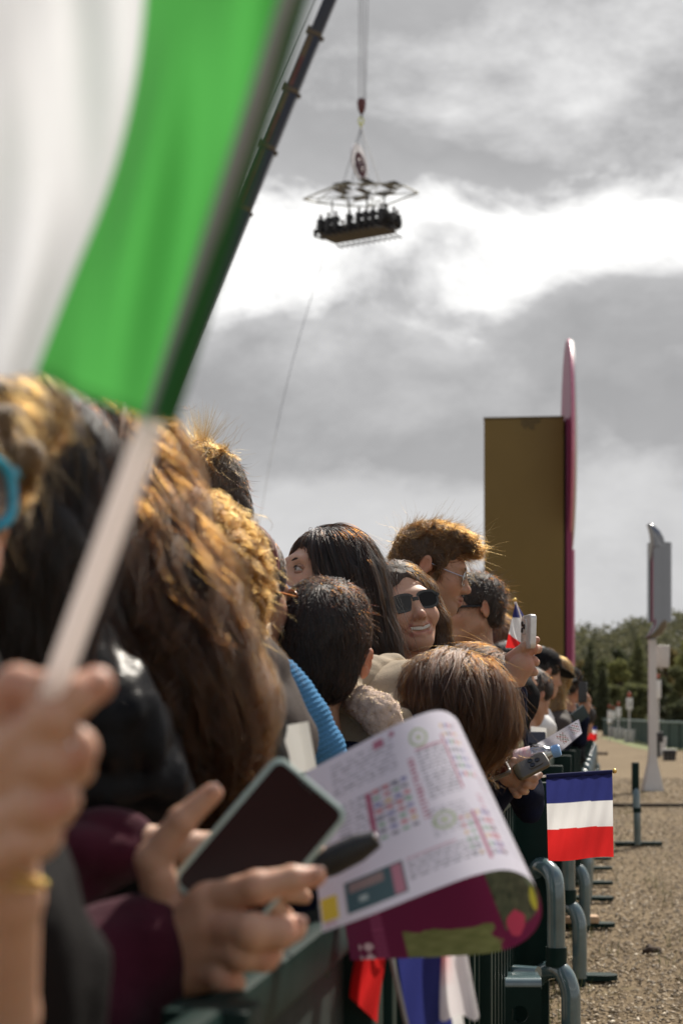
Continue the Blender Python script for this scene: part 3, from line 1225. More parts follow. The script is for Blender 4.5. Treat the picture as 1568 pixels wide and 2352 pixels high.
def crane():
    D0, D1 = 98.0, 110.0
    foot = px(60, 1662, D0)
    foot[2] = 0.6
    tip = px(838, -192, D1)
    ax = tip - foot
    Lg = np.linalg.norm(ax)
    ax /= Lg
    side = np.cross(ax, np.array([0, 1.0, 0]))
    side /= np.linalg.norm(side)
    if side[0] < 0:
        side = -side
    dep = np.cross(side, ax)
    Rm = np.stack([side, dep, ax], 1)
    t = empty('crane', foot, 'dark telescopic crane boom rising from behind the flag', 'crane')

    def frac(v):
        return (v - 1662) / (-192 - 1662)
    cuts = [0.0, frac(1000), frac(535), frac(390), frac(252), frac(112), 1.0]
    w = [0.70, 0.62, 0.54, 0.49, 0.44, 0.39]
    for i in range(6):
        a, b = foot + ax * Lg * cuts[i], foot + ax * Lg * cuts[i + 1]
        MB().box((a + b) / 2, (w[i], w[i] * 0.9, Lg * (cuts[i + 1] - cuts[i]) / 2), Rm, 0.1).build('boom_section', CRANE, t)
        if i:
            c = MB().box(a, (w[i] + 0.05, w[i] + 0.04, 0.16), Rm, 0.08)
            c.box(a + side * (w[i] + 0.13), (0.10, 0.09, 0.12), Rm, 0.03)
            c.box(a - side * (w[i] + 0.16) + ax * 0.3, (0.11, 0.08, 0.28), Rm, 0.03)
            c.build('boom_collar', CRANE_Y, t)
        # ochre lettering band on the left flank facing us: row of worn marks
        if 2 <= i <= 4:
            m = MB()
            n = 9
            for k in range(n):
                p = a + (b - a) * (0.10 + 0.055 * k) - side * w[i] * 0.38 - dep * np.sign(dep[1]) * (w[i] * 0.9 + 0.012)
                m.box(p, (0.15, 0.01, 0.16), Rm)
            m.build('boom_lettering', mat('lettering_red', (0.11, 0.03, 0.02), 0.5), t)
            p = a + (b - a) * 0.5 - side * w[i] * 0.40 - dep * np.sign(dep[1]) * (w[i] * 0.9 + 0.006)
            MB().box(p, (0.17, 0.005, Lg * (cuts[i + 1] - cuts[i]) * 0.44), Rm).build('boom_stripe', CRANE_Y, t)
    MB().tube([foot + ax * 4 - side * 1.3, foot + ax * Lg * 0.5 - side * 1.35, foot + ax * (Lg - 1) - side * 0.8], 0.035, 5).build('stay_line', CABLE, t)
    MB().lathe([(-0.4, 0.0), (-0.4, 0.55), (0.4, 0.55), (0.4, 0.0)], tip, (0, 1, 0.0), 20).build('tip_sheave', CRANE, t)
    MB().box(foot + np.array([0, 0, 0.2]), (2.2, 4.0, 0.8), bev=0.2).build('carrier', CRANE_Y, t)
    return tip


TIP = crane()


def platform():
    d = 110.0
    q = mpp(d)
    hook = px(830, 243, d)
    t = empty('hook_block', hook, 'dark red crane hook block on twin cables', 'hook block')
    c = MB()
    for a, b in ((825, 824), (829, 831.5), (837, 836), (848, 839.5)):
        c.tube([px(a, -192, d), px(b, 230, d)], 0.021, 5)
    c.build('cable', CABLE, t)
    MB().lathe([(-18 * q, 0), (-17 * q, 5 * q), (-6 * q, 9 * q), (8 * q, 10.5 * q), (15 * q, 8 * q), (17 * q, 0)], hook, (0, 0, 1), 18).build('hook_sheave', mat('hook_red', (0.10, 0.018, 0.018), 0.4), t)
    MB().tube([px(830, 257, d), px(830, 270, d)], 2.2 * q, 8).build('hook_shank', CRANE, t)
    sh = MB().loop([px(829 + 5.5 * math.sin(a), 278 - 8 * math.cos(a), d) for a in np.linspace(0, 6.28, 17)[:-1]], 1.7 * q, 6)
    sh.loop([px(828, 288 - 6 * math.cos(a), d) + np.array([0, 4 * q * math.sin(a), 0]) for a in np.linspace(0, 6.28, 13)[:-1]], 1.7 * q, 6)
    sh.build('shackle', mat('shackle_yellow', (0.55, 0.58, 0.05), 0.5), t)

    P_ = empty('dining_platform', px(822, 548, d), 'suspended dining platform with open hexagonal canopy frame', 'platform')
    zc = px(0, 447, d)[2]

    def on(u, v, z):
        dd = (z - EYE) * FPX / (HV - v)
        return np.array([(u - CU) * dd / FPX, dd, z])
    hexa = [on(u, v, zc) for u, v in ((697, 457), (776, 424), (868, 421), (926, 426), (960, 443), (888, 470), (849, 474), (801, 474), (725, 465))]
    fr = MB()
    for i in range(len(hexa)):
        fr.tube([hexa[i], hexa[(i + 1) % len(hexa)]], 0.055, 6)
    for a, b in ((1, 8), (2, 7), (3, 6), (4, 5), (0, 4), (2, 6), (1, 7)):
        fr.tube([hexa[a], hexa[b]], 0.035, 5)
    cen = sum(hexa) / len(hexa)
    for i in range(9):
        fr.tube([hexa[i], cen + (hexa[i] - cen) * 0.35], 0.03, 5)
    fr.build('canopy_frame', mat('alu_pale', (0.42, 0.44, 0.40), 0.5, 0.2), P_)
    # dark roof panels at the middle with square gaps
    e1 = (on(926, 426, zc) - on(725, 465, zc))
    e1[2] = 0
    e1 /= np.linalg.norm(e1)
    e2 = np.array([-e1[1], e1[0], 0])
    Rm = np.stack([e1, e2, np.array([0, 0, 1.0])], 1)
    k = 0
    c0 = on(828, 438, zc)
    for i in range(-4, 5):
        for j in range(-2, 3):
            if (i, j) in ((0, -1), (1, 0), (-1, 1), (2, 1), (-3, 0), (3, -1)) or abs(i) + abs(j) > 4 or (i + j) % 3 == 2:
                continue
            MB().box(c0 + e1 * i * 0.62 + e2 * j * 0.78 + np.array([0, 0, 0.07]), (0.27, 0.36, 0.02), Rm).build('roof_panel', CRANE, P_)
    sl = MB()
    for u, v in ((787, 421), (808, 426), (846, 421), (872, 420)):
        sl.tube([px(829, 292, d), on(u, v, zc)], 0.022, 5)
    sl.build('sling', CABLE, P_)
    # columns between canopy and deck
    zd = px(0, 527, d)[2]
    dk0 = on(822, 531, zd)
    for a, b in ((-2.0, 0), (-0.7, 0), (0.7, 0.0), (2.0, 0)):
        p = dk0 + e1 * a + e2 * b
        MB().tube([p, np.array([p[0], p[1], zc])], 0.06, 6).build('column', CRANE, P_)
    # deck and table
    MB().box(dk0 + np.array([0, 0, -0.22]), (2.35, 0.95, 0.07), Rm, 0.05).build('deck', mat('deck_underside', (0.060, 0.055, 0.050), 0.7, var=0.3, vscale=1.5), P_)
    MB().box(dk0 + np.array([0, 0, 0.42]), (1.9, 0.5, 0.05), Rm, 0.02).build('table', WHITEP, P_)
    MB().box(dk0 + np.array([0, 0, -0.02]), (2.45, 1.05, 0.04), Rm, 0.03).build('deck_rim', CRANE, P_)
    fr0 = None
    for i in range(12):
        for s_ in (-1, 1):
            p = dk0 + e1 * (-2.25 + i * 0.41) + e2 * s_ * 1.34 + np.array([0, 0, -0.36])
            if fr0 is None:
                fr0 = MB().box(p, (0.05, 0.36, 0.05), Rm).build('footrest', CRANE, P_)
                p0 = p
            else:
                c = fr0.copy()
                COL.objects.link(c)
                c.location = tuple(np.array(fr0.location) + p - p0)
    # emblem disc
    dc = px(825, 373, d)
    nrm = np.array([math.sin(R(64)), -math.cos(R(64)), 0.10])
    nrm /= np.linalg.norm(nrm)
    D_ = empty('emblem_disc', dc, 'white rimmed round maroon emblem hung in the slings', 'sign')
    MB().lathe([(-0.06, 0), (-0.06, 42 * q), (0.06, 42 * q), (0.06, 0)], dc, nrm, 48).build('disc_rim', mat('disc_grey_white', (0.80, 0.78, 0.80), 0.5), D_)
    MB().lathe([(0.09, 0), (0.09, 29 * q), (0.05, 29.5 * q)], dc - np.array([0, 0, 6 * q]), nrm, 40).build('disc_face', mat('disc_maroon', (0.055, 0.010, 0.018), 0.7, spec=0.1), D_)
    tg = np.cross(nrm, np.array([0, 0, 1.0]))
    tg /= np.linalg.norm(tg)
    upv = np.cross(tg, nrm)
    f0 = dc + nrm * 0.10 - np.array([0, 0, 6 * q])
    em = MB()
    for a0 in (0, 120, 240):
        pts = [f0 + 15 * q * (math.cos(R(a0 + a)) * tg + math.sin(R(a0 + a)) * upv) * (1 - 0.5 * a / 150) for a in range(0, 160, 15)]
        em.tube(pts, 1.8 * q, 6)
    em.build('emblem', mat('emblem_pale', (0.42, 0.36, 0.38), 0.5), D_)
    # guests round the table: one figure, copied
    S = Soft()
    S.ell((0, 0, 1.02), (0.09, 0.105, 0.125))
    S.cap((0, 0, 0.95), (0, 0, 0.8), 0.055, 0.06)
    S.cap((-0.15, 0, 0.74), (0.15, 0, 0.74), 0.085, k=0.08)
    S.ell((0, 0, 0.5), (0.19, 0.13, 0.3), k=0.08)
    for e in (-1, 1):
        S.chain([(e * 0.09, 0.02, 0.28), (e * 0.1, 0.42, 0.28), (e * 0.1, 0.45, -0.08)], [0.09, 0.075, 0.055], k=0.04)
        S.chain([(e * 0.21, 0, 0.72), (e * 0.25, 0.1, 0.47), (e * 0.13, 0.34, 0.5)], [0.06, 0.05, 0.04], k=0.04)
        for f_ in range(4):
            S.cap((e * (0.10 + 0.02 * f_), 0.36, 0.5), (e * (0.08 + 0.02 * f_), 0.42, 0.49), 0.011, k=0.005)
    V, F = S.poly(0.03)
    gm = quad_mesh('guest', V, F)
    gm.materials.append(mat('guest_dark_clothes', (0.022, 0.022, 0.025), 0.8, var=0.5, vscale=3))
    hm = quad_mesh('guest_head', *(lambda S2: S2.poly(0.025))(Soft().ell((0, 0.01, 1.02), (0.094, 0.104, 0.13))))
    hm.materials.append(mat('guest_head_tone', (0.05, 0.032, 0.024), 0.7))
    sb = MB()
    sb.box((0, -0.17, 0.40), (0.17, 0.04, 0.42), None, 0.03)
    sb.box((0, 0.05, 0.14), (0.19, 0.22, 0.05), None, 0.03)
    seat0 = None
    first = None
    pos = [(-2.3 + i * 0.58, sd * 0.95, 0 if sd < 0 else 180) for sd in (-1, 1) for i in range(9)] + [(sx * 2.5, y, -90 if sx > 0 else 90) for sx in (-1, 1) for y in (-0.5, 0.3)]
    r = random.Random(5)
    pos = [p for i, p in enumerate(pos) if i not in (3, 12)]
    ordn = ['first', 'second', 'third', 'fourth', 'fifth', 'sixth', 'seventh', 'eighth', 'ninth']
    cnt = {}
    for (a, b_, yw) in pos:
        row = 'near row' if yw == 0 else ('far row' if yw == 180 else ('right end' if a > 0 else 'left end'))
        cnt[row] = cnt.get(row, 0) + 1
        place = '%s from the left in the %s' % (ordn[cnt[row] - 1], row) if 'row' in row else ('%s at the %s' % ('nearer' if b_ < 0 else 'farther', row))
        a += r.uniform(-0.07, 0.07)
        ang = math.atan2(e1[1], e1[0]) + R(yw)
        p = dk0 + e1 * a + e2 * b_ + np.array([0, 0, 0.05])
        if first is None:
            o = bpy.data.objects.new('person', gm)
            COL.objects.link(o)
            ch = bpy.data.objects.new('head_cover', hm)
            COL.objects.link(ch)
            ch.parent = o
            first, fch = o, ch
            se = sb.build('dining_chair', BLK, None, loc=(0, 0, 0))
            first_seat = se
        else:
            o = first.copy()
            COL.objects.link(o)
            ch = fch.copy()
            COL.objects.link(ch)
            ch.parent = o
            se = first_seat.copy()
            COL.objects.link(se)
        o.location = tuple(p)
        o.rotation_euler = (0, 0, ang)
        sc_ = r.uniform(0.9, 1.08)
        o.scale = (sc_, sc_, sc_)
        tag(o, 'dark dressed guest ' + place + ' of the hanging platform', 'person', 'guests seated on the dining platform')
        se.location = tuple(p)
        se.rotation_euler = (0, 0, ang)
        tag(se, 'black backed chair ' + place + ' of the hanging platform', 'seat', 'seats round the dining platform')
    g = MB().tube([px(744, 590, d) * 1.0 + np.array([0, 0, 0])] + [px(744 - 144 * t - 14 * math.sin(t * 3.1), 590 + 590 * t, d - 20 * t) for t in np.linspace(0.1, 1.0, 10)] + [px(545, 1400, d - 30), px(470, 1672, d - 40)], 0.020, 5)
    tag(g.build('guide_rope', ROPE), 'thin guide rope slanting from the platform to the ground', 'rope')


BLK = mat('seat_black', (0.014, 0.014, 0.016), 0.5)
platform()

# ------------------------------------------------------------------ barrier along the track
GREEN = mat('paint_dark_green', (0.005, 0.019, 0.016), 0.5, var=0.3, vscale=6, spec=0.12, coat=0.0, bump=0.06, bscale=40)
TUBEG = mat('paint_tube_green', (0.085, 0.135, 0.142), 0.20, var=0.25, vscale=9, spec=0.7, coat=0.8, bump=0.08, bscale=50)


def barrier(s0, s1, label, panel=False, legs_=True):
    t = empty('barrier', bar_pt(s0), label, 'barrier', 'green barriers along the track')
    Rb = np.stack([BOUT, BDIR, np.array([0, 0, 1.0])], 1)
    L = s1 - s0
    mid = (s0 + s1) / 2
    hl = np.linalg.norm(bar_pt(s1) - bar_pt(s0)) / 2
    MB().box(bar_pt(mid, 0, 0.905), (0.014 if panel else 0.028, hl - 0.004, 0.024), Rb, 0.008).build('top_rail', GREEN, t)
    MB().box(bar_pt(mid, 0, 0.13), (0.022, hl - 0.004, 0.022), Rb, 0.006).build('bottom_rail', GREEN, t)
    n = max(3, int(hl * 2 / 0.135))
    bm = None
    if panel:
        MB().box(bar_pt(mid, -0.004, 0.515), (0.006, hl - 0.04, 0.358), Rb, 0.003).build('panel_sheet', mat('panel_green_worn', (0.018, 0.026, 0.023), 0.6, spec=0.15, var=0.3, vscale=9, fleck=0.3, bump=0.2, bscale=70), t)
    else:
        for i in range(n):
            s = s0 + (i + 0.5) / n * L
            p = bar_pt(s, 0, 0.517)
            if bm is None:
                bm = MB().box(p, (0.010, 0.024, 0.362), Rb, 0.003).build('bar', GREEN, t)
                p0 = p
            else:
                c = bm.copy()
                COL.objects.link(c)
                c.location = tuple(np.array(bm.location) + p - p0)
    MB().box(bar_pt(s0 + 0.0, 0.062 if legs_ else 0.0, 0.465), (0.055 if legs_ else 0.034, 0.028, 0.463), Rb, 0.006).build('post', GREEN, t)
    if legs_:
        up = [bar_pt(s0 + 0.02, 0.06, 0.60), bar_pt(s0 - 0.03, 0.085, 0.655), bar_pt(s0 - 0.08, 0.125, 0.64), bar_pt(s0 - 0.10, 0.140, 0.585), bar_pt(s0 - 0.10, 0.142, 0.40)]
        MB().tube(smooth_path(up), 0.030, 14).build('upper_tube', TUBEG, t)
        MB().tube([bar_pt(s0 - 0.10, 0.142, 0.405), bar_pt(s0 - 0.10, 0.142, 0.345)], 0.034, 14).build('clamp', GREEN, t)
        lo = [bar_pt(s0 + 0.02, 0.07, 0.26), bar_pt(s0 - 0.04, 0.10, 0.315), bar_pt(s0 - 0.10, 0.155, 0.33), bar_pt(s0 - 0.125, 0.185, 0.28), bar_pt(s0 - 0.13, 0.19, 0.20), bar_pt(s0 - 0.13, 0.19, 0.035)]
        MB().tube(smooth_path(lo), 0.031, 14).build('lower_tube', TUBEG, t)
        MB().tube([bar_pt(s0 - 0.13, 0.19, 0.045), bar_pt(s0 - 0.13, 0.19, 0.0)], 0.026, 12).build('tube_foot', GREEN, t)
        f = [(-0.05, -0.05), (0.30, -0.05)] + [(0.30 + 0.05 * math.sin(a), -0.05 * math.cos(a)) for a in np.linspace(0.3, 2.8, 7)] + [(0.30, 0.05), (-0.05, 0.05)]
        MB().prism([bar_pt(s0 + b, a, 0.012) for a, b in f], (0, 0, 0.022)).build('foot', GREEN, t)


BS = [0.55, 1.3, 1.98, 3.0, 4.0, 5.55, 7.33, 9.13, 10.43, 11.38, 12.46, 13.3, 14.7, 16.4, 18.2, 20.2, 22.4, 25.0, 28.0, 31.5]
BL = ['nearest green barrier section below the maroon sleeve', 'green barrier section with a solid sheet panel beside the near hand', 'green barrier section behind the hanging flags', 'green barrier section under the rolled programme',
      'green barrier section under the horizontal flag stick', 'barrier section with the large tubular leg at the bottom edge', 'barrier section with the bent tube right of the rounded foot', 'third tubular leg barrier counting from the bottom edge',
      'barrier section whose foot shows just under the red flag stripe', 'barrier hidden behind the red stripe of the front flag', 'barrier behind the white stripe of the front flag', 'barrier behind the blue stripe of the front flag',
      'barrier section under the bottle neck', 'barrier section under the folded far programme', 'barrier section beside the far red flag', 'barrier below the man filming with a black phone',
      'distant barrier section beyond the filming man', 'distant barrier section second from the end', 'last but one barrier of the far row', 'farthest visible barrier of the row']
for i in range(len(BS) - 1):
    barrier(BS[i], BS[i + 1], BL[i], panel=i in (0, 1), legs_=i >= 5)


def near_bits():
    # bracket block with a round hole
    d = 5.0
    q = mpp(d)
    t = empty('steel_bracket', bar_pt(5.05, 0.06), 'dark green steel bracket with a round hole at the bottom edge', 'bracket')
    Rb = np.stack([BOUT, BDIR, np.array([0, 0, 1.0])], 1)
    c = px(1193, 2258, d)
    fr = MB()
    hw, z1 = 50 * q, c[2] + 8 * q
    # front plate with a real hole: ring of quads
    hc = px(1192, 2330, d)
    hr = 20 * q
    n = 32
    inner = [hc + np.array([hr * math.cos(2 * math.pi * i / n), 0, hr * math.sin(2 * math.pi * i / n)]) for i in range(n)]
    outer = []
    for i in range(n):
        a = 2 * math.pi * i / n
        k = 1 / max(abs(math.cos(a)), abs(math.sin(a)))
        outer.append(np.array([hc[0] + np.clip(hw * k * math.cos(a), -hw, hw), d, hc[2] + np.clip(66 * q * k * math.sin(a), -70 * q, 66 * q)]))
    bk = [np.array([0, 0.008, 0])]
    vs = inner + outer + [p + bk[0] for p in inner] + [p + bk[0] for p in outer]
    fs = []
    for i in range(n):
        j = (i + 1) % n
        fs += [(i, j, n + j, n + i), (2 * n + i, 3 * n + i, 3 * n + j, 2 * n + j), (i, 2 * n + i, 2 * n + j, j), (n + i, n + j, 3 * n + j, 3 * n + i)]
    fr.add(vs, fs)
    fr.build('front_plate', GREEN, t, smooth=30)
    ztop = hc[2] + 66 * q
    hd = MB()
    pts = [(d, ztop - 0.004), (d - 0.001, ztop + 0.010), (d + 0.012, ztop + 0.020), (d + 0.11, ztop + 0.024), (d + 0.12, ztop + 0.010)]
    hd.grid([[np.array([c[0] - hw, a, b]), np.array([c[0] + hw, a, b])] for a, b in pts])
    hd.grid([[np.array([c[0] - hw, a + 0.001, b - 0.006]), np.array([c[0] + hw, a + 0.001, b - 0.006])] for a, b in pts])
    hd.build('folded_cover', TUBEG, t, smooth=60)
    sd = MB()
    for e in (-1, 1):
        sd.box((c[0] + e * (hw - 0.003), d + 0.062, ztop / 2), (0.0035, 0.052, ztop / 2 - 0.003))
    sd.build('side_plate', GREEN, t)
    MB().tube([px(1180, 2232, 5.2), px(1235, 2236, 5.15)], 17 * q, 14).build('cross_tube', TUBEG, t)
    # bent metal sheet against the solid panel
    s = MB()
    d = 1.72
    r0 = [px(430, 2140, 1.66), px(560, 2290, 1.66), px(720, 2218, 1.74)]
    rows = []
    for a, b, dd in (((560, 2140), (735, 2085), 0.0), ((600, 2200), (748, 2150), -0.010), ((640, 2262), (760, 2222), -0.030), ((560, 2352), (752, 2252), -0.012), ((500, 2500), (700, 2480), 0.0)):
        rows.append([px(a[0] + (b[0] - a[0]) * k, a[1] + (b[1] - a[1]) * k, 1.84 + dd - 0.1 * (1 - k)) for k in np.linspace(0, 1, 6)])
    s.grid(rows)
    tag(s.build('bent_sheet', mat('sheet_green_scuffed', (0.020, 0.030, 0.027), 0.55, spec=0.2, var=0.35, vscale=14, fleck=0.35, bump=0.2, bscale=90)), 'bent scuffed green metal sheet below the near hand', 'metal sheet')
    # kerb stones along the barrier foot
    st = mat('kerb_concrete', (0.34, 0.29, 0.21), 0.9, var=0.25, vscale=9, bump=0.5, bscale=60)
    k0 = None
    grp = empty('edging_kerb', bar_pt(3.4, -0.10), 'pale timber edging boards lying along the barrier foot', 'edging')
    for i in range(8):
        s_ = 3.6 + i * 0.62
        p = bar_pt(s_, -0.06 + 0.006 * (i % 3), 0.035)
        if k0 is None:
            k0 = MB().box(p, (0.055, 0.30, 0.045), Rb, 0.008).build('board', st, grp)
            kp = p
        else:
            c_ = k0.copy()
            COL.objects.link(c_)
            c_.location = tuple(np.array(k0.location) + p - kp)
    # plank piece on a foot, clods, lone post
    MB0 = MB().box(bar_pt(9.1, 0.16, 0.055), (0.10, 0.05, 0.018), Rb @ rotz(0.15), 0.004)
    tag(MB0.build('wood_offcut', mat('wood_pale', (0.46, 0.30, 0.18), 0.8, var=0.2, vscale=30)), 'short pale wood offcut lying on a barrier foot', 'plank')
    r = random.Random(8)
    for (u, v, w, lab) in ((1503, 2187, 26, 'dark clod of bark lying alone on the track'), (1382, 1734, 14, 'dark clump of earth near the far barrier end'), (1340, 1850, 9, 'small dark clod beside the front flag')):
        dd = EYE * FPX / (v - HV)
        S = Soft()
        for k in range(6):
            S.ell(px(u + r.uniform(-w, w) * 0.7, v - w * 0.2, dd) + np.array([0, r.uniform(-.05, .05), 0]), (w * mpp(dd) * r.uniform(.25, .45), w * mpp(dd) * 0.4, w * mpp(dd) * r.uniform(0.14, 0.3)), k=0.02)
        S.disp = waves(u, 70, 0.008)
        tag(soft_obj('earth_clod', S, max(0.006, w * mpp(dd) * 0.07), mat('clod_dark', (0.045, 0.027, 0.016), 0.95, bump=1.0, bscale=80)), lab, 'clod')
    d = 14.7
    q = mpp(d)
    t = empty('lone_stanchion', px(1463, 1945, d), 'single upright barrier leg with flat foot standing alone on the track', 'stanchion')
    MB().box(px(1458, 1788, d), (7.5 * q, 9 * q, 37 * q), None, 0.006).build('upright', GREEN, t)
    MB().tube([px(1459, 1812, d), px(1460, 1830, d - 0.05), px(1462, 1880, d - 0.06), px(1463, 1940, d - 0.06)], 8.5 * q, 12).build('lower_tube', TUBEG, t)
    MB().tube([px(1462, 1855, d - 0.06), px(1462, 1866, d - 0.06)], 10 * q, 12).build('clamp', GREEN, t)
    f = MB()
    f.prism([px(1412, 1934, d) * np.array([1, 1, 0]) + np.array([0, 0, 0.01]), px(1520, 1934, d) * np.array([1, 1, 0]) + np.array([0, 0, 0.01]), px(1522, 1926, d) * np.array([1, 0, 0]) + np.array([0, d + 0.12, 0.01]), px(1414, 1926, d) * np.array([1, 0, 0]) + np.array([0, d + 0.12, 0.01])], (0, 0, 0.03))
    f.build('foot', GREEN, t)
    dd = EYE * FPX / (1853 - HV)
    p = MB().box(np.array([(1458 - CU) * dd / FPX, dd, 0.02]), (1.55, 0.035, 0.022), rotz(-0.02), 0.005)
    tag(p.build('ground_bar', mat('bar_dark_wood', (0.05, 0.038, 0.026), 0.9)), 'thin dark bar lying across the track behind the lone leg', 'bar')


near_bits()

# ------------------------------------------------------------------ pale post with metal sign, markers, far fence
CHROME = mat('metal_mirror', (0.20, 0.20, 0.205), 0.14, 1.0, var=0.03, vscale=2)
PALE = mat('paint_pale_grey', (0.58, 0.56, 0.53), 0.55, var=0.06, vscale=3)
REDTOP = mat('paint_red', (0.35, 0.06, 0.03), 0.5)


def winning_post():
    d = 25.5
    q = mpp(d)
    t = empty('finish_post', px(1497, 1816, d), 'pale tapered post carrying a mirror finished metal sign', 'post')
    x, _, _ = px(1497, 0, d)
    z = lambda v: EYE + (HV - v) * q
    b = MB()
    sec = [(0.0, 23 * q), (z(1790), 18 * q), (z(1755), 11 * q), (z(1735), 8.6 * q), (z(1470), 8 * q)]
    for i in range(len(sec) - 1):
        (z0, a), (z1, c) = sec[i], sec[i + 1]
        b.add([(x + sx * a, d + sy * a, z0) for sx, sy in ((-1, -1), (1, -1), (1, 1), (-1, 1))] + [(x + sx * c, d + sy * c, z1) for sx, sy in ((-1, -1), (1, -1), (1, 1), (-1, 1))],
              [(0, 1, 5, 4), (1, 2, 6, 5), (2, 3, 7, 6), (3, 0, 4, 7)])
    b.build('post_shaft', PALE, t, smooth=20)
    xb = px(1514, 0, d)[0]
    body = MB()
    hw = 27 * q
    nseg = 14
    prof = [(xb + hw * math.cos(a), d - 0.16 * math.sin(a)) for a in np.linspace(math.pi, 0, nseg)] + [(xb + hw, d + 0.08), (xb - hw, d + 0.08)]
    body.prism([(a, b_, z(1430)) for a, b_ in prof], (0, 0, z(1247) - z(1430)))
    body.build('sign_body', CHROME, t, smooth=50)
    def curl(pts, name):
        m = MB().tube([px(u, v, d - 0.08) for u, v, r_ in pts], [r_ * q for u, v, r_ in pts], 18)
        return m.build(name, CHROME, t, smooth=60)
    curl([(1484, 1207, 1.5), (1488, 1206, 5), (1495, 1213, 9), (1502, 1224, 13), (1507, 1238, 16), (1510, 1256, 17)], 'upper_curl')
    curl([(1514, 1424, 17), (1513, 1436, 17), (1508, 1447, 15), (1499, 1456, 12), (1490, 1462, 7), (1482, 1465, 1.5)], 'lower_curl')
    MB().tube([px(1496, 1462, d), px(1497, 1500, d)], 7 * q, 12).build('collar', CHROME, t)
    bx = empty('grey_box', px(1518, 1534, d + 0.2), 'flat grey equipment box fixed beside the pale post', 'box')
    MB().box(px(1519, 1508, d + 0.3), (15 * q, 0.10, 26 * q), roty(0.03), 0.02).build('case', PALE, bx)
    MB().ball(px(1517, 1537, d + 0.25), 3.5 * q).build('lamp_stub', STEELM, bx)


STEELM = mat('metal_plain', (0.5, 0.5, 0.5), 0.35, 1.0)
winning_post()


def marker(u, vball, vp0, vp1, vbase, wpl, d, label, digit=None):
    q = mpp(d)
    z = lambda v: EYE + (HV - v) * q
    x = px(u, 0, d)[0]
    t = empty('distance_marker', (x, d, 0), label, 'marker', 'red topped distance markers')
    MB().tube([(x, d, 0.0), (x, d, z(vp1))], 0.03, 8).build('pole', PALE, t)
    w = wpl * q / 2
    MB().box((x, d - 0.04, (z(vp0) + z(vp1)) / 2), (w, 0.03, (z(vp0) - z(vp1)) / 2), None, 0.01).build('plate', WHITEP, t)
    MB().ball((x, d, z(vball)), (w * 0.62, w * 0.62, w * 0.9)).build('red_top', REDTOP, t)
    b = MB()
    zt = z(vbase - 30 * 68 / d)
    for e in (-1, 1):
        cx = x + e * 0.10
        b.box((cx + 0.03 * e, d, zt / 2), (0.075, 0.10, zt / 2), roty(e * 0.06), 0.01)
    b.build('base', PALE, t)
    if digit:
        cu = bpy.data.curves.new('digit', 'FONT')
        cu.body = digit
        cu.size = (z(vp0) - z(vp1)) * 0.62
        cu.align_x = 'CENTER'
        cu.align_y = 'CENTER'
        cu.extrude = 0.004
        tmp = bpy.data.objects.new('digit', cu)
        COL.objects.link(tmp)
        dg = bpy.context.evaluated_depsgraph_get()
        me = bpy.data.meshes.new_from_object(tmp.evaluated_get(dg))
        bpy.data.objects.remove(tmp)
        me.transform(Matrix.Translation((x, d - 0.078, (z(vp0) + z(vp1)) / 2)) @ Matrix.Rotation(R(90), 4, 'X'))
        me.materials.clear()
        link('digit', me, BLK, t)


marker(1444, 1596, 1603, 1630, 1706, 14, 68, 'red topped marker showing a digit two between tree and pole', '2')
marker(1419, 1617, 1625, 1647, 1699, 11, 76, 'red topped marker just left of the digit two marker')
marker(1407, 1626, 1633, 1652, 1694, 8, 84, 'red topped marker third from the pale post')
marker(1398, 1622, 1632, 1650, 1691, 8, 92, 'smallest farthest red topped marker beside the crowd')
marker(1510, 1553, 1562, 1604, 1736, 12, 46.7, 'red topped marker half hidden behind the pale post')


def far_fence():
    pts = [(1384, 1691), (1400, 1692), (1420, 1695), (1445, 1700), (1475, 1708), (1515, 1716), (1560, 1722), (1640, 1730)]
    P = []
    for u, v in pts:
        d = EYE * FPX / (v - HV)
        P.append(np.array([(u - CU) * d / FPX, d, 0]))
    t = empty('mesh_fence', P[3], 'long dark green fence curving round the far track', 'fence')
    net = mat('fence_green', (0.010, 0.040, 0.030), 0.8, var=0.3, vscale=3)
    h = 0.88
    rl = MB().tube([p + np.array([0, 0, h]) for p in P], 0.035, 8)
    rl.build('top_rail', mat('fence_rail_pale', (0.10, 0.16, 0.14), 0.5), t)
    dense = []
    for a, b in zip(P[:-1], P[1:]):
        n = max(2, int(np.linalg.norm(b - a) / 1.6))
        dense += [a + (b - a) * i / n for i in range(n)]
    dense.append(P[-1])
    m = MB()
    for a, b in zip(dense[:-1], dense[1:]):
        dirn = (b - a) / np.linalg.norm(b - a)
        nr = np.array([dirn[1], -dirn[0], 0]) * 0.01
        m.prism([a + nr * 0.5 + np.array([0, 0, 0.03]), b + nr * 0.5 + np.array([0, 0, 0.03]), b + nr * 0.5 + np.array([0, 0, h - 0.04]), a + nr * 0.5 + np.array([0, 0, h - 0.04])], -nr)
    m.build('netting', net, t)
    p0 = None
    for p in dense:
        if p0 is None:
            p0 = MB().box(p + np.array([0, 0, h / 2]), (0.03, 0.03, h / 2)).build('post', GREEN, t)
            q0 = p
        else:
            c = p0.copy()
            COL.objects.link(c)
            c.location = tuple(np.array(p0.location) + p - q0)


far_fence()


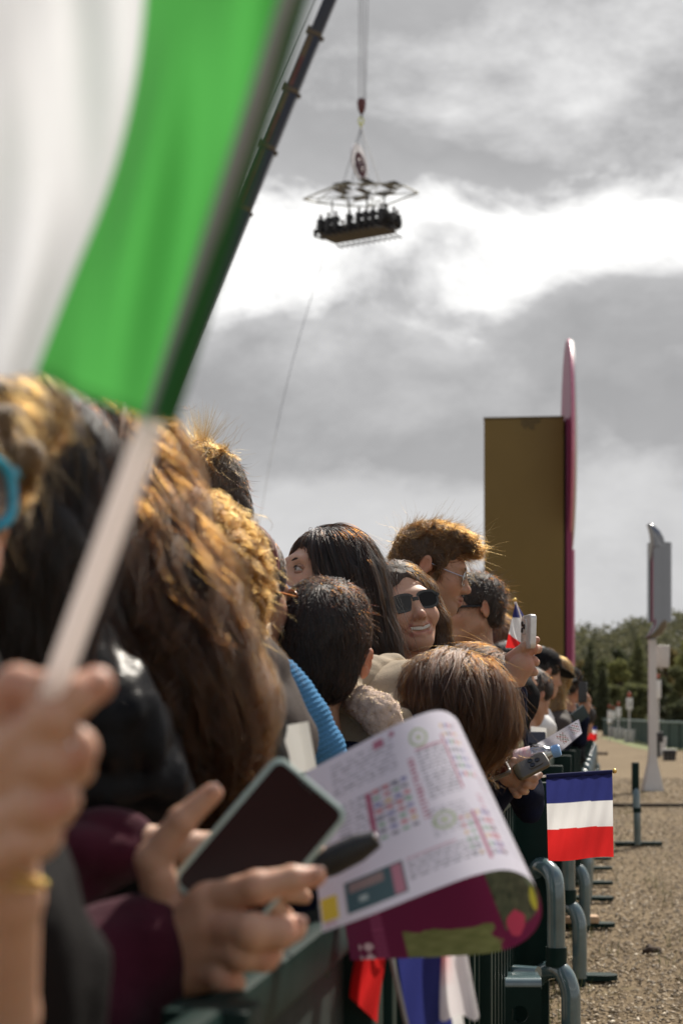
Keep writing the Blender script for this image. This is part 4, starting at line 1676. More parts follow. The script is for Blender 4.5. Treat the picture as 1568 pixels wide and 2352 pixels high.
def far_items():
    d = 42.0
    q = mpp(d)
    for i, (u0, u1, lab) in enumerate(((1521, 1550, 'low black trestle with pale top near the right edge'), (1552, 1590, 'second low black trestle cut by the right edge'))):
        t = empty('low_trestle', (px((u0 + u1) / 2, 0, d)[0], d - i * 1.5, 0), lab, 'trestle', 'low black trestles')
        xa, xb = px(u0, 0, d)[0], px(u1, 0, d)[0]
        MB().box(((xa + xb) / 2, d - i * 1.5, 0.20), ((xb - xa) / 2, 0.14, 0.055), None, 0.01).build('beam', CRANE, t)
        MB().box(((xa + xb) / 2, d - i * 1.5, 0.272), ((xb - xa) / 2 + 0.01, 0.15, 0.012)).build('pale_top', WHITEP, t)
        l = MB()
        for e in np.linspace(xa + 0.05, xb - 0.05, 3):
            l.box((e, d - i * 1.5, 0.075), (0.035, 0.12, 0.072))
        l.build('leg', CRANE, t)
    b = empty('black_case', px(1515, 1690, 44.0) * np.array([1, 1, 0]), 'black box on a dark stand behind the pale post', 'box')
    qq = mpp(44.0)
    MB().box(px(1513, 1693, 44.0), (8 * qq, 0.1, 12 * qq), None, 0.02).build('case', BLK, b)
    MB().box(px(1511, 1722, 44.0), (3 * qq, 0.03, 18 * qq)).build('stand', BLK, b)
    t = empty('lamp_stake', px(1398, 1692, 70) * np.array([1, 1, 0]), 'small round white lamp on a thin stake beside the fence', 'lamp')
    MB().tube([px(1398, 1692, 70) * np.array([1, 1, 0]), px(1398, 1662, 70)], 0.02, 6).build('stake', PALE, t)
    MB().ball(px(1398, 1658, 70), 0.09).build('globe', WHITEP, t)


far_items()
# ------------------------------------------------------------------ people
SKIN = attr_mat('skin', rough=0.5, spec=0.35, sss=0.35, bump=0.25, bscale=700.0, var=0.08)
SK_LIGHT = (0.56, 0.33, 0.225)
SK_MID = (0.46, 0.26, 0.17)
SK_TAN = (0.33, 0.17, 0.105)
LIPRED = (0.36, 0.10, 0.09)

H_BLACK = hair_mat('hair_black', 0.95, 0.3, 0.24)
H_DARK = hair_mat('hair_dark_brown', 0.90, 0.22, 0.28)
H_BROWN = hair_mat('hair_brown', 0.78, 0.26, 0.32)
H_WAVY = hair_mat('hair_wavy_brown', 0.64, 0.18, 0.34)
H_CHEST = hair_mat('hair_chestnut', 0.68, 0.16, 0.34)
H_LIGHT = hair_mat('hair_light_brown', 0.50, 0.18, 0.34)
H_GOLD = hair_mat('hair_golden', 0.42, 0.42, 0.35)
H_BLOND = hair_mat('hair_blond', 0.36, 0.5, 0.35)
H_RED = hair_mat('hair_red', 0.5, 0.95, 0.3, (1, 0.5, 0.35))
B_BLACK = mat('hair_base_black', (0.010, 0.009, 0.009), 0.6, var=0.4, vscale=90, bump=0.8, bscale=260)
B_DARK = mat('hair_base_dark', (0.020, 0.013, 0.009), 0.6, var=0.4, vscale=90, bump=0.8, bscale=260)
B_BROWN = mat('hair_base_brown', (0.045, 0.027, 0.015), 0.6, var=0.4, vscale=90, bump=0.8, bscale=260)
B_GOLD = mat('hair_base_golden', (0.11, 0.065, 0.027), 0.6, var=0.4, vscale=90, bump=0.8, bscale=260)
B_RED = mat('hair_base_red', (0.07, 0.02, 0.012), 0.6, var=0.4, vscale=90, bump=0.8, bscale=260)

EYE_W = mat('eye_white', (0.38, 0.34, 0.32), 0.15, var=0.02)
IRIS = mat('iris_brown', (0.03, 0.017, 0.01), 0.1, var=0.1, coat=1.0)
BROW = mat('eyebrow_hair', (0.045, 0.026, 0.016), 0.7, var=0.3, vscale=300)
TEETH = mat('tooth_enamel', (0.62, 0.58, 0.50), 0.25, var=0.04, vscale=90)
NAIL = mat('fingernail', (0.62, 0.36, 0.28), 0.22, var=0.04)


class Head:
    def __init__(s, u, v, d, yaw=0, pitch=0, roll=0, scale=1.0):
        s.d = d
        s.c = px(u, v, d)
        s.R = rotz(R(-yaw)) @ rotx(R(pitch)) @ roty(R(roll))
        s.s = scale
        s.yaw = yaw

    def w(s, p):
        return s.R @ (np.array(p, float) * s.s) + s.c

    def put(s, S):
        return S.at(s.R, s.c, s.s)

    def neck(s):
        return s.w((0, -0.03, -0.09)) + np.array([0, 0, -0.11 * s.s])


def add_head(S, H, fem=False, smile=False, lids=True, ears=True, neck=True, low=False, ex=0.0):
    H.put(S)
    S.ell((0, -0.018, 0.033), (0.073, 0.094, 0.084), k=0.03)
    S.ell((0, 0.028, -0.028), (0.060, 0.070, 0.082), k=0.035)
    jw = 0.050 if fem else 0.055
    for q in (-1, 1):
        S.cap((q * jw, 0.0, -0.055), (q * 0.016, 0.066, -0.098), 0.017, 0.014, k=0.035)
        if not low:
            S.ell((q * 0.036, 0.064, -0.032), (0.022, 0.021, 0.020), k=0.03)
    S.ell((0, 0.070, -0.100), (0.021, 0.019, 0.018), k=0.03)
    if not low:
        S.cap((-0.034, 0.080, 0.019), (0.034, 0.080, 0.019), 0.010, k=0.025)
        for q in (-1, 1):
            S.ell((q * 0.032, 0.100, 0.000), (0.017, 0.017, 0.011), k=0.016, sub=True)
            if lids:
                S.ell((q * 0.031, 0.0775, 0.000), (0.0135, 0.0120, 0.0120), k=0.006)
    S.cap((0, 0.084, 0.010), (0, 0.107, -0.032), 0.0075, 0.0105, k=0.014)
    S.ell((0, 0.109, -0.037), (0.0115, 0.0125, 0.0100), k=0.010)
    for q in (-1, 1):
        S.ell((q * 0.0115, 0.100, -0.041), (0.0085, 0.0095, 0.0075), k=0.008)
        if not low:
            S.ell((q * 0.006, 0.106, -0.049), (0.0035, 0.005, 0.004), k=0.003, sub=True)
    if smile:
        for q in (-1, 1):
            S.chain([(q * 0.031, 0.078, -0.0600), (q * 0.016, 0.090, -0.0630), (0, 0.094, -0.0630)], [0.0045, 0.0055, 0.0055], k=0.010)
            S.chain([(q * 0.030, 0.077, -0.0630), (q * 0.017, 0.087, -0.0790), (0, 0.091, -0.0835)], [0.0045, 0.0060, 0.0065], k=0.010)
            S.chain([(q * 0.017, 0.099, -0.038), (q * 0.028, 0.091, -0.052), (q * 0.037, 0.078, -0.066)], [0.0018, 0.0026, 0.0014], k=0.008, sub=True)
            S.ell((q * 0.042, 0.068, -0.040), (0.017, 0.016, 0.016), k=0.02)
            S.chain([(q * 0.027, 0.089, -0.0640), (q * 0.014, 0.098, -0.0705), (0, 0.102, -0.0725)], [0.0035, 0.0075, 0.0085], k=0.003, sub=True)
    else:
        for q in (-1, 1):
            S.cap((q * 0.022, 0.083, -0.069), (q * 0.002, 0.0985, -0.0645), 0.004, 0.0064, k=0.008)
            S.cap((q * 0.020, 0.083, -0.071), (q * 0.001, 0.0965, -0.0785), 0.004, 0.0072, k=0.008)
        if not low:
            S.chain([(-0.022, 0.085, -0.0705), (-0.008, 0.099, -0.0713), (0.008, 0.099, -0.0713), (0.022, 0.085, -0.0705)], [0.0014] * 4, k=0.003, sub=True)
    if ears:
        for q in (-1, 1):
            t = rotz(q * R(-28)) @ rotx(R(-12))
            S.ell((q * (0.082 + ex), -0.013, -0.002), (0.0075, 0.020, 0.032), rot=t, k=0.010)
            if not low:
                S.ell((q * (0.0935 + ex), -0.009, 0.001), (0.0085, 0.0125, 0.0215), rot=t, k=0.004, sub=True)
                S.ell((q * (0.0835 + ex), 0.004, -0.006), (0.005, 0.006, 0.008), rot=t, k=0.006)
    if neck:
        S.world()
        n = H.neck()
        q = H.s
        S.cap(H.w((0, -0.022, -0.050)), n, 0.050 * q, 0.053 * q, k=0.03)
        S.cap(n, n + np.array([0, 0, -0.10]) * q, 0.055 * q, 0.085 * q, k=0.05)
    return S


def face_tints(H, lips=True, beard=0.0, flush=0.35):
    s = H.s
    e = []
    if lips:
        e.append((H.w((0, 0.100, -0.070)), 0.022 * s, LIPRED, 0.55))
    for q in (-1, 1):
        e.append((H.w((q * 0.040, 0.075, -0.035)), 0.035 * s, (0.50, 0.20, 0.14), flush))
        e.append((H.w((q * 0.084, -0.012, 0.0)), 0.035 * s, (0.52, 0.17, 0.10), 0.5))
    e.append((H.w((0, 0.116, -0.038)), 0.018 * s, (0.50, 0.20, 0.15), 0.4))
    if beard:
        for p, r_ in (((0, 0.085, -0.105), 0.055), ((0.04, 0.04, -0.085), 0.05), ((-0.04, 0.04, -0.085), 0.05), ((0, 0.1, -0.054), 0.02)):
            e.append((H.w(p), r_ * s, (0.10, 0.055, 0.03), beard))
    return e


def person(label, soft, tone, tints=None, group='spectators leaning along the barrier', loc=None):
    o = soft_obj('person', soft, 0.004, SKIN, None, tone, tints, loc=loc)
    return tag(o, label, 'person', group)


def eyes(par, H, look=(0, 0, 0)):
    for q in (-1, 1):
        c = (q * 0.031, 0.0795, 0.000)
        m = MB().ball(H.w(c), 0.0118 * H.s, 16, 10)
        e = m.build('eye', EYE_W, par)
        f = H.R @ np.array([look[0], 1.0, look[2]])
        f /= np.linalg.norm(f)
        MB().ball(H.w(c) + f * 0.0072 * H.s, 0.0063 * H.s, 12, 8).build('iris', IRIS, e)


def brow(par, H, mtl=None, side=(-1, 1)):
    for q in side:
        pts = [H.w((q * x, y, z)) for x, y, z in ((0.012, 0.0940, 0.0165), (0.024, 0.0938, 0.0205), (0.036, 0.0878, 0.0215), (0.046, 0.0768, 0.018))]
        MB().tube(pts, [0.0020 * H.s, 0.0026 * H.s, 0.0022 * H.s, 0.0008 * H.s], 6).build('eyebrow', mtl or BROW, par)


def flow_of(H, crown=(0, -0.05, 0.11), away=1.0, down=0.6, comb=(0, 0, 0), swirl=0.0):
    cw = H.w(crown)
    cb = H.R @ np.array(comb, float)

    def f(P, g):
        a = P - cw
        r_ = np.linalg.norm(a, axis=1, keepdims=True)
        a = a / (r_ + 0.01)
        o = away * a + cb
        o[:, 2] -= down * np.clip(r_[:, 0] / 0.08, 0, 1.6)
        if swirl:
            o = o + swirl * np.cross(g, a) * np.exp(-r_ / 0.05)
        return o
    return f


def hair(par, S, h, base, H, flow, n, length, npts, hmat, noise=None, zcut=None, label=None, **kw):
    if noise:
        S.disp = waves(*noise)
    V, F = S.poly(h, zcut)
    me = quad_mesh('hair', V, F)
    o = link('hair', me, base, par)
    if n:
        strands(o, S, V, n, length, npts, flow, hmat, **kw)
    return o


def cap_hair(S, H, vol=0.0, front=0.0, low=-0.055, face=True):
    """short hair: a shell over the skull, cut away at the face and the ears"""
    H.put(S)
    S.ell((0, -0.022, 0.040), (0.081 + vol, 0.101 + vol, 0.089 + vol), k=0.02)
    S.ell((0, -0.058, -0.02), (0.066, 0.060, 0.075), k=0.03)
    if face:
        S.ell((0, 0.120, -0.040 + front), (0.080, 0.085, 0.098), k=0.02, sub=True)
        for q in (-1, 1):
            S.ell((q * 0.100, 0.010, -0.016), (0.036, 0.032, 0.042), k=0.010, sub=True)
    S.box((0, 0, low - 0.15), (0.3, 0.3, 0.15), k=0.02, sub=True)
    return S


def torso(S, neck, yaw, sw=0.185, depth=0.10, drop=0.62, lean=(0, 0, 0), arms=True, k=0.06):
    """chest, shoulders and hips under a neck point (world)"""
    S.world()
    Rm = rotz(R(-yaw))
    L = np.array(lean, float)
    over = float((neck - bar_pt(neck[1])) @ BOUT) + 0.24
    if over > 0 and not L.any():
        L = -BOUT * min(over / 0.45, 1.0)

    def q(x, y, z):
        return neck + Rm @ np.array([x, y, 0]) + np.array([0, 0, z]) + L * (-z)
    S.cap(q(-sw * 0.55, 0, -0.055), q(sw * 0.55, 0, -0.055), 0.062, k=k)
    S.cap(q(-sw, -0.01, -0.10), q(-sw * 0.4, 0, -0.05), 0.070, 0.060, k=k)
    S.cap(q(sw, -0.01, -0.10), q(sw * 0.4, 0, -0.05), 0.070, 0.060, k=k)
    S.ell(q(0, 0.01, -0.22), (sw * 0.95, depth + 0.02, 0.20), rot=Rm, k=k)
    S.ell(q(0, 0.01, -drop + 0.1), (sw * 0.86, depth + 0.015, 0.24), rot=Rm, k=k)
    if arms:
        for e in (-1, 1):
            S.chain([q(e * (sw + 0.01), -0.01, -0.11), q(e * (sw + 0.05), -0.02, -0.36), q(e * (sw + 0.0), 0.12, -0.54)], [0.066, 0.054, 0.046], k=0.03)
    return q


def legs(par, neck, yaw, colr=(0.02, 0.022, 0.03), top=None, name='trousers'):
    S = Soft()
    z0 = max(0.45, neck[2] - 0.58)
    Rm = rotz(R(-yaw))
    hip = np.array([neck[0], neck[1], z0 + 0.10])
    over = float((hip - bar_pt(hip[1])) @ BOUT) + 0.26
    if over > 0:
        hip = hip - np.append(BOUT[:2], 0) * over
    for e in (-1, 1):
        a = hip + Rm @ np.array([e * 0.085, 0, 0])
        S.chain([a, np.array([a[0], a[1], 0.45 * z0 + 0.05]), np.array([a[0], a[1], 0.05])], [0.085, 0.062, 0.052], k=0.03)
        f = Rm @ np.array([0, 0.1, 0])
        S.cap((a[0], a[1], 0.045), (a[0] + f[0], a[1] + f[1], 0.04), 0.042, 0.038, k=0.02)
    S.disp = waves(int(neck[1] * 100), 40, 0.004)
    m = mat('trouser_%d' % int(colr[2] * 1000), colr, 0.85, bump=0.4, bscale=500, vscale=20, spec=0.06)
    return soft_obj(name, S, 0.014, m, par)


def garment(par, name, S, h, material, noise=None, label=None, zcut=None):
    if noise:
        S.disp = waves(*noise)
    o = soft_obj(name, S, h, material, par, zmin=zcut)
    if label:
        o['label'] = label
    return o


def hand_soft(d, palm, fingers, k=4.0):
    """palm: [((u,v,dd),(u,v,dd),r1,r2)], fingers: list of [(u,v,dd,r)...]; pixels and pixel radii at depth d+dd"""
    S = Soft()
    q = mpp(d)
    for a, b, r1, r2 in palm:
        S.cap(px(a[0], a[1], d + a[2]), px(b[0], b[1], d + b[2]), r1 * q, r2 * q, k=k * 3.2 * q)
    for f in fingers:
        for i in range(len(f) - 1):
            a, b = f[i], f[i + 1]
            S.cap(px(a[0], a[1], d + a[2]), px(b[0], b[1], d + b[2]), a[3] * q, b[3] * q, k=k * q)
            if i > 0:                        # knuckle bend
                S.ell(px(a[0], a[1], d + a[2]), a[3] * q * 1.07, k=k * q)
    return S


CL_NAVY = mat('cloth_navy', (0.010, 0.013, 0.028), 0.85, bump=0.5, bscale=420, vscale=14, var=0.3, spec=0.06)
CL_BLACK = mat('cloth_black', (0.009, 0.009, 0.010), 0.8, bump=0.5, bscale=380, vscale=14, var=0.3, spec=0.06)
CL_LEATHER = mat('leather_black', (0.006, 0.006, 0.007), 0.30, bump=0.25, bscale=160, vscale=30, var=0.3, spec=0.08)
CL_BEIGE = mat('cloth_beige', (0.36, 0.30, 0.225), 0.8, bump=0.3, bscale=300, vscale=12, spec=0.06)
CL_FUR = mat('fleece_pink_beige', (0.50, 0.39, 0.33), 0.95, bump=1.0, bscale=110, vscale=40, spec=0.06)
CL_DENIM = mat('cloth_blue_denim', (0.045, 0.085, 0.19), 0.8, bump=0.4, bscale=500, vscale=20, fleck=0.3, spec=0.06)
CL_WHITE = mat('cloth_white', (0.72, 0.71, 0.69), 0.8, bump=0.3, bscale=350, vscale=10, var=0.04, spec=0.06)
CL_GREY = mat('cloth_grey_brown', (0.085, 0.072, 0.066), 0.85, bump=0.5, bscale=380, vscale=18, spec=0.06)
CL_BLUE = mat('knit_light_blue', (0.085, 0.24, 0.44), 0.85, bump=0.8, bscale=320, vscale=20, spec=0.06)
CL_MAROON = mat('cloth_maroon', (0.058, 0.010, 0.021), 0.9, bump=0.6, bscale=300, vscale=20, sheen=0.12, var=0.3, spec=0.06)
CL_OLIVE = mat('strap_olive', (0.07, 0.065, 0.035), 0.8, bump=0.6, bscale=300, spec=0.06)
CL_CAMO = mat('cloth_camouflage', (0.10, 0.11, 0.065), 0.85, var2=(0.28, 0.25, 0.17), vscale=45, bump=0.3, spec=0.06)
BLACKP = mat('plastic_black', (0.012, 0.012, 0.013), 0.25, var=0.1)
STEEL = mat('metal_silver', (0.6, 0.6, 0.6), 0.25, 1.0, var=0.05)
GOLDM = mat('metal_gold', (0.75, 0.5, 0.15), 0.22, 1.0, var=0.1)
LENS_DARK = mat('lens_dark', (0.006, 0.005, 0.006), 0.08, var=0.05, spec=0.22)
LENS_CLEAR = glass_mat('lens_clear', (0.86, 0.88, 0.88), 0.02, 1.0)
LENS_AMBER = glass_mat('lens_amber', (0.85, 0.28, 0.04), 0.05, 0.75)


def lens_shape(H, cx, cz, w, h, ex=2.6, y0=0.098, wrap=0.30, n=28):
    """outline points of a spectacle lens on a gently wrapped front"""
    o = []
    for i in range(n):
        a = 2 * math.pi * i / n
        c, s_ = math.cos(a), math.sin(a)
        x = cx + w * math.copysign(abs(c) ** (2 / ex), c)
        z = cz + h * math.copysign(abs(s_) ** (2 / ex), s_)
        o.append((x, y0 - wrap * (abs(x)) ** 1.6 * 3.0, z))
    return o


# --- 1. smiling woman in sunglasses
def woman_sunglasses():
    H = Head(926, 1399, 4.1, 163, 8, 11, 0.93)
    S = add_head(Soft(), H, fem=True, smile=True)
    lp = [(H.w((x, 0.092 - 10 * x * x, z + 5.0 * x * x)), 0.0085, (0.40, 0.11, 0.10), 1.0) for x in np.linspace(-0.026, 0.026, 9) for z in (-0.0625, -0.083)]
    o = person('smiling woman in big black sunglasses beside the man with round glasses', [(S, 0.0026)], SK_LIGHT, face_tints(H, lips=False, flush=0.3) + lp)
    # teeth
    t = MB()
    for i in range(-5, 6):
        x = i * 0.0047
        t.box(H.w((x, 0.0945 - 11.0 * x * x, -0.0685 + 7.0 * x * x)), (0.00232 * H.s, 0.0025, (0.0050 - 0.0003 * abs(i)) * H.s), H.R, 0.0004)
    t.build('teeth', TEETH, o)
    # sunglasses
    f = MB()
    for q in (-1, 1):
        a = lens_shape(H, q * 0.034, 0.002, 0.033, 0.0245)
        b = lens_shape(H, q * 0.034, 0.002, 0.0265, 0.0185)
        n = len(a)
        ro = [H.w(p) for p in a]
        ri = [H.w(p) for p in b]
        dv = H.R @ np.array([0, -0.005, 0]) * H.s
        vs = ro + ri + [p + dv for p in ro] + [p + dv for p in ri]
        fs = []
        for i in range(n):
            j = (i + 1) % n
            fs += [(i, j, n + j, n + i), (2 * n + i, 3 * n + i, 3 * n + j, 2 * n + j), (i, 2 * n + i, 2 * n + j, j), (n + i, n + j, 3 * n + j, 3 * n + i)]
        f.add(vs, fs)
        f.tube([H.w((q * 0.066, 0.090, 0.010)), H.w((q * 0.074, 0.060, 0.010)), H.w((q * 0.080, -0.005, 0.006))], [0.0045 * H.s, 0.0045 * H.s, 0.003 * H.s], 8)
    f.box(H.w((0, 0.0985, 0.007)), (0.008 * H.s, 0.0025, 0.005 * H.s), H.R, 0.001)
    fr = f.build('sunglasses', BLACKP, o, smooth=40)
    for q in (-1, 1):
        b = [H.w((x, y - 0.001, z)) for x, y, z in lens_shape(H, q * 0.034, 0.002, 0.0275, 0.0195)]
        MB().prism(b, H.R @ np.array([0, -0.002, 0])).build('lens', LENS_DARK, fr)
    # hair: brown, falls behind both cheeks
    S = Soft()
    H.put(S)
    S.ell((0, -0.022, 0.038), (0.083, 0.100, 0.092), k=0.02)
    S.ell((0, 0.125, -0.040), (0.064, 0.090, 0.134), k=0.02, sub=True)
    for q in (-1, 1):
        S.chain([(q * 0.080, 0.0, 0.04), (q * 0.083, 0.0, -0.05), (q * 0.082, -0.015, -0.11), (q * 0.07, -0.02, -0.16)], [0.020, 0.026, 0.028, 0.012], k=0.03)
    S.chain([(0, -0.08, 0.0), (0, -0.085, -0.16)], [0.075, 0.05], k=0.04)
    hair(o, S, 0.005, B_BROWN, H, flow_of(H, (0.015, 0.04, 0.115), 0.9, 1.0, (0, -0.5, 0)), 3200, 0.15, 9, H_CHEST, noise=(3, 90, 0.003), radius=0.00045, lift=0.006, wave=0.10, wfreq=50, seed=31)
    S = Soft()
    torso(S, H.neck(), 170, 0.165)
    garment(o, 'sweater', S, 0.012, CL_NAVY, (11, 28, 0.006))
    legs(o, H.neck(), 170)


# --- 2. man with round wire glasses
def man_glasses():
    H = Head(992, 1309, 4.6, 99, -13, -3, 0.95)
    S = add_head(Soft(), H, lids=True)
    o = person('tousled brown haired man in round wire glasses looking down', [(S, 0.0028)], SK_MID, face_tints(H, beard=0.42, flush=0.35))
    brow(o, H)
    for q in (-1, 1):
        MB().ball(H.w((q * 0.031, 0.0835, -0.004)), (0.011 * H.s, 0.004, 0.0012), 10, 6, H.R).build('eyelash_line', BROW, o)
    g = MB()
    for q in (-1, 1):
        ring = [H.w((q * 0.032 + 0.0225 * math.cos(a), 0.100 - 0.25 * abs(0.032 + 0.0225 * math.cos(a) * q) ** 1.5, -0.010 + 0.0215 * math.sin(a))) for a in np.linspace(0, 2 * math.pi, 25)[:-1]]
        g.loop(ring, 0.0010, 6)
        g.tube([H.w((q * 0.0545, 0.094, -0.006)), H.w((q * 0.070, 0.050, -0.001)), H.w((q * 0.080, -0.006, 0.010))], 0.0013, 6)
    g.tube([H.w((-0.010, 0.103, -0.004)), H.w((0, 0.107, -0.001)), H.w((0.010, 0.103, -0.004))], 0.0011, 6)
    gl = g.build('round_glasses', STEEL, o)
    for q in (-1, 1):
        ring = [H.w((q * 0.032 + 0.022 * math.cos(a), 0.0995 - 0.25 * abs(0.032 + 0.022 * math.cos(a) * q) ** 1.5, -0.010 + 0.021 * math.sin(a))) for a in np.linspace(0, 2 * math.pi, 25)[:-1]]
        MB().prism(ring, H.R @ np.array([0, -0.0012, 0])).build('lens', LENS_CLEAR, gl)
    S = cap_hair(Soft(), H, 0.000, 0.002, -0.035)
    H.put(S)
    S.ell((0, 0.025, 0.102), (0.064, 0.070, 0.030), k=0.03)
    S.ell((-0.01, 0.094, 0.078), (0.044, 0.030, 0.026), k=0.02)
    S.ell((0, 0.120, 0.010), (0.075, 0.070, 0.060), k=0.015, sub=True)
    S.cap((0.066, 0.028, 0.02), (0.072, 0.022, -0.03), 0.010, 0.006, k=0.01)
    S.cap((-0.066, 0.028, 0.02), (-0.072, 0.022, -0.03), 0.010, 0.006, k=0.01)
    hair(o, S, 0.0045, B_BROWN, H, flow_of(H, (0, -0.09, 0.07), 0.9, 0.1, (0.15, 0.40, 0.10)), 5600, 0.055, 8, H_LIGHT, noise=(5, 80, 0.003), radius=0.00042, lift=0.026, wave=0.6, wfreq=50, seed=32, fly=0.06, clump=1.1, csize=0.02, curl=3, curlr=0.004)
    S = Soft()
    n = H.neck()
    torso(S, n, 100, 0.185)
    garment(o, 'shirt', S, 0.012, CL_WHITE, (12, 26, 0.006))
    S = Soft()
    S.cap(n + np.array([-0.075, -0.02, -0.03]), n + np.array([0.06, -0.06, -0.05]), 0.028, 0.02, k=0.02)
    garment(o, 'shirt_collar', S, 0.005, CL_WHITE, (13, 60, 0.002))
    S = Soft()
    torso(S, n + np.array([0, 0.01, -0.03]), 100, 0.20, 0.115)
    S.world()
    S.ell(n + np.array([0.03, -0.13, -0.12]), (0.05, 0.08, 0.16), k=0.04, sub=True)
    garment(o, 'jacket', S, 0.010, CL_DENIM, (14, 30, 0.007))
    legs(o, n, 100)


# --- 3. short haired man seen from behind, dark glasses
def man_black_jacket():
    H = Head(1083, 1400, 6.0, -112, 0, 0, 1.0)
    S = add_head(Soft(), H)
    o = person('man in black jacket with dark glasses and short trimmed hair', [(S, 0.004)], SK_MID, face_tints(H))
    g = MB()
    g.tube([H.w((-0.060, 0.085, 0.004)), H.w((-0.078, 0.035, 0.006)), H.w((-0.083, -0.008, 0.008))], [0.005, 0.004, 0.003], 8)
    g.tube([H.w((0.060, 0.085, 0.004)), H.w((0.080, 0.0, 0.006))], 0.004, 8)
    for q in (-1, 1):
        g.prism([H.w(p) for p in lens_shape(H, q * 0.034, 0.0, 0.029, 0.02)], H.R @ np.array([0, -0.004, 0]))
    g.build('sunglasses', BLACKP, o)
    S = cap_hair(Soft(), H, 0.004, 0.0, -0.06)
    hair(o, S, 0.006, B_DARK, H, flow_of(H, (0, -0.03, 0.12), 0.9, 0.4, (0, 0.25, 0)), 2600, 0.028, 5, H_DARK, noise=(6, 80, 0.003), radius=0.0006, lift=0.020, seed=33, fly=0.25, clump=0.8)
    S = Soft()
    n = H.neck()
    torso(S, n + np.array([0.06, 0, -0.01]), 60, 0.20, 0.12)
    garment(o, 'jacket', S, 0.012, CL_BLACK, (15, 34, 0.008))
    S = Soft()
    S.chain([n + np.array([-0.06, -0.03, 0.0]), n + np.array([0.02, -0.075, 0.0]), n + np.array([0.09, -0.02, 0.005])], [0.025, 0.028, 0.025], k=0.02)
    garment(o, 'jacket_collar', S, 0.006, CL_BLACK, (16, 60, 0.004))
    legs(o, n, 60)


# --- 4. long brown hair, blue mask
def woman_mask():
    H = Head(740, 1340, 3.75, -122, 18, 2, 1.0)
    S = add_head(Soft(), H, fem=True, lids=False)
    o = person('woman with long dark brown hair peering left above a pale blue mask', [(S, 0.0032)], SK_LIGHT, face_tints(H))
    eyes(o, H, (0.1, 1, -0.05))
    brow(o, H)
    for q in (-1, 1):          # upper lids
        S = Soft()
        H.put(S)
        S.ell((q * 0.031, 0.0782, 0.0030), (0.0142, 0.0130, 0.0110), k=0.004)
        S.ell((q * 0.031, 0.0900, -0.0086), (0.019, 0.02, 0.0082), k=0.003, sub=True)
        S.ell((q * 0.031, 0.0770, -0.0085), (0.0150, 0.0125, 0.0060), k=0.003)
        soft_obj('eyelid', S, 0.0015, SKIN, o, (0.34, 0.19, 0.13))
        MB().tube([H.w((q * 0.019, 0.0895, 0.0022)), H.w((q * 0.031, 0.0930, 0.0040)), H.w((q * 0.044, 0.0850, 0.0015))], 0.0010, 6).build('eyelash', BROW, o)
    S = Soft()
    H.put(S)
    S.ell((0, 0.048, -0.075), (0.062, 0.068, 0.052), k=0.02)
    S.cap((0, 0.10, -0.035), (0, 0.115, -0.06), 0.012, 0.016, k=0.02)
    S.box((0, -0.06, -0.07), (0.2, 0.08, 0.2), k=0.01, sub=True)
    mk = mat('mask_pale_blue', (0.42, 0.55, 0.75), 0.85, bump=0.5, bscale=300)
    S.disp = waves(4, 120, 0.002)
    soft_obj('face_mask', S, 0.004, mk, o)
    S = Soft()
    H.put(S)
    S.ell((0, -0.022, 0.040), (0.088, 0.104, 0.094), k=0.02)
    S.ell((-0.012, 0.122, -0.045), (0.084, 0.082, 0.122), k=0.02, sub=True)
    S.world()
    d = 3.72
    for pts, rs in (([(786, 1280), (800, 1325), (822, 1390), (856, 1480), (890, 1560)], [58, 62, 58, 48, 34]),
                    ([(780, 1272), (802, 1340), (822, 1430)], [38, 42, 40])):
        S.chain([px(u, v, d - 0.02) for u, v in pts], [r_ * mpp(d) for r_ in rs], k=0.04)
    fl = flow_of(H, (-0.01, 0.04, 0.13), 0.55, 1.0, (-0.25, -0.45, 0))
    ob = hair(o, S, 0.006, B_DARK, H, fl, 3500, 0.24, 12, H_DARK, noise=(7, 70, 0.003), radius=0.00042, lift=0.010, wave=0.12, wfreq=40, seed=34, fly=0.08, clump=0.35)
    V = np.array([v.co for v in ob.data.vertices]) + base_of(ob)
    locks(ob, S, V, 260, 0.28, 14, fl, H_DARK, kids=18, lock_r=0.008, radius=0.0004, wave=0.10, wfreq=25, lift=0.006, clump=0.3, seed=66, offs=(0.0, 0.007), curl=2, curlr=0.003, fly=0.06)
    S = Soft()
    n = H.neck()
    torso(S, n + np.array([0.06, 0.0, -0.02]), -100, 0.17)
    garment(o, 'jacket', S, 0.012, mat('cloth_blue_wool', (0.03, 0.045, 0.10), 0.95, bump=0.8, bscale=260, spec=0.06), (17, 30, 0.006))
    legs(o, n, -100)


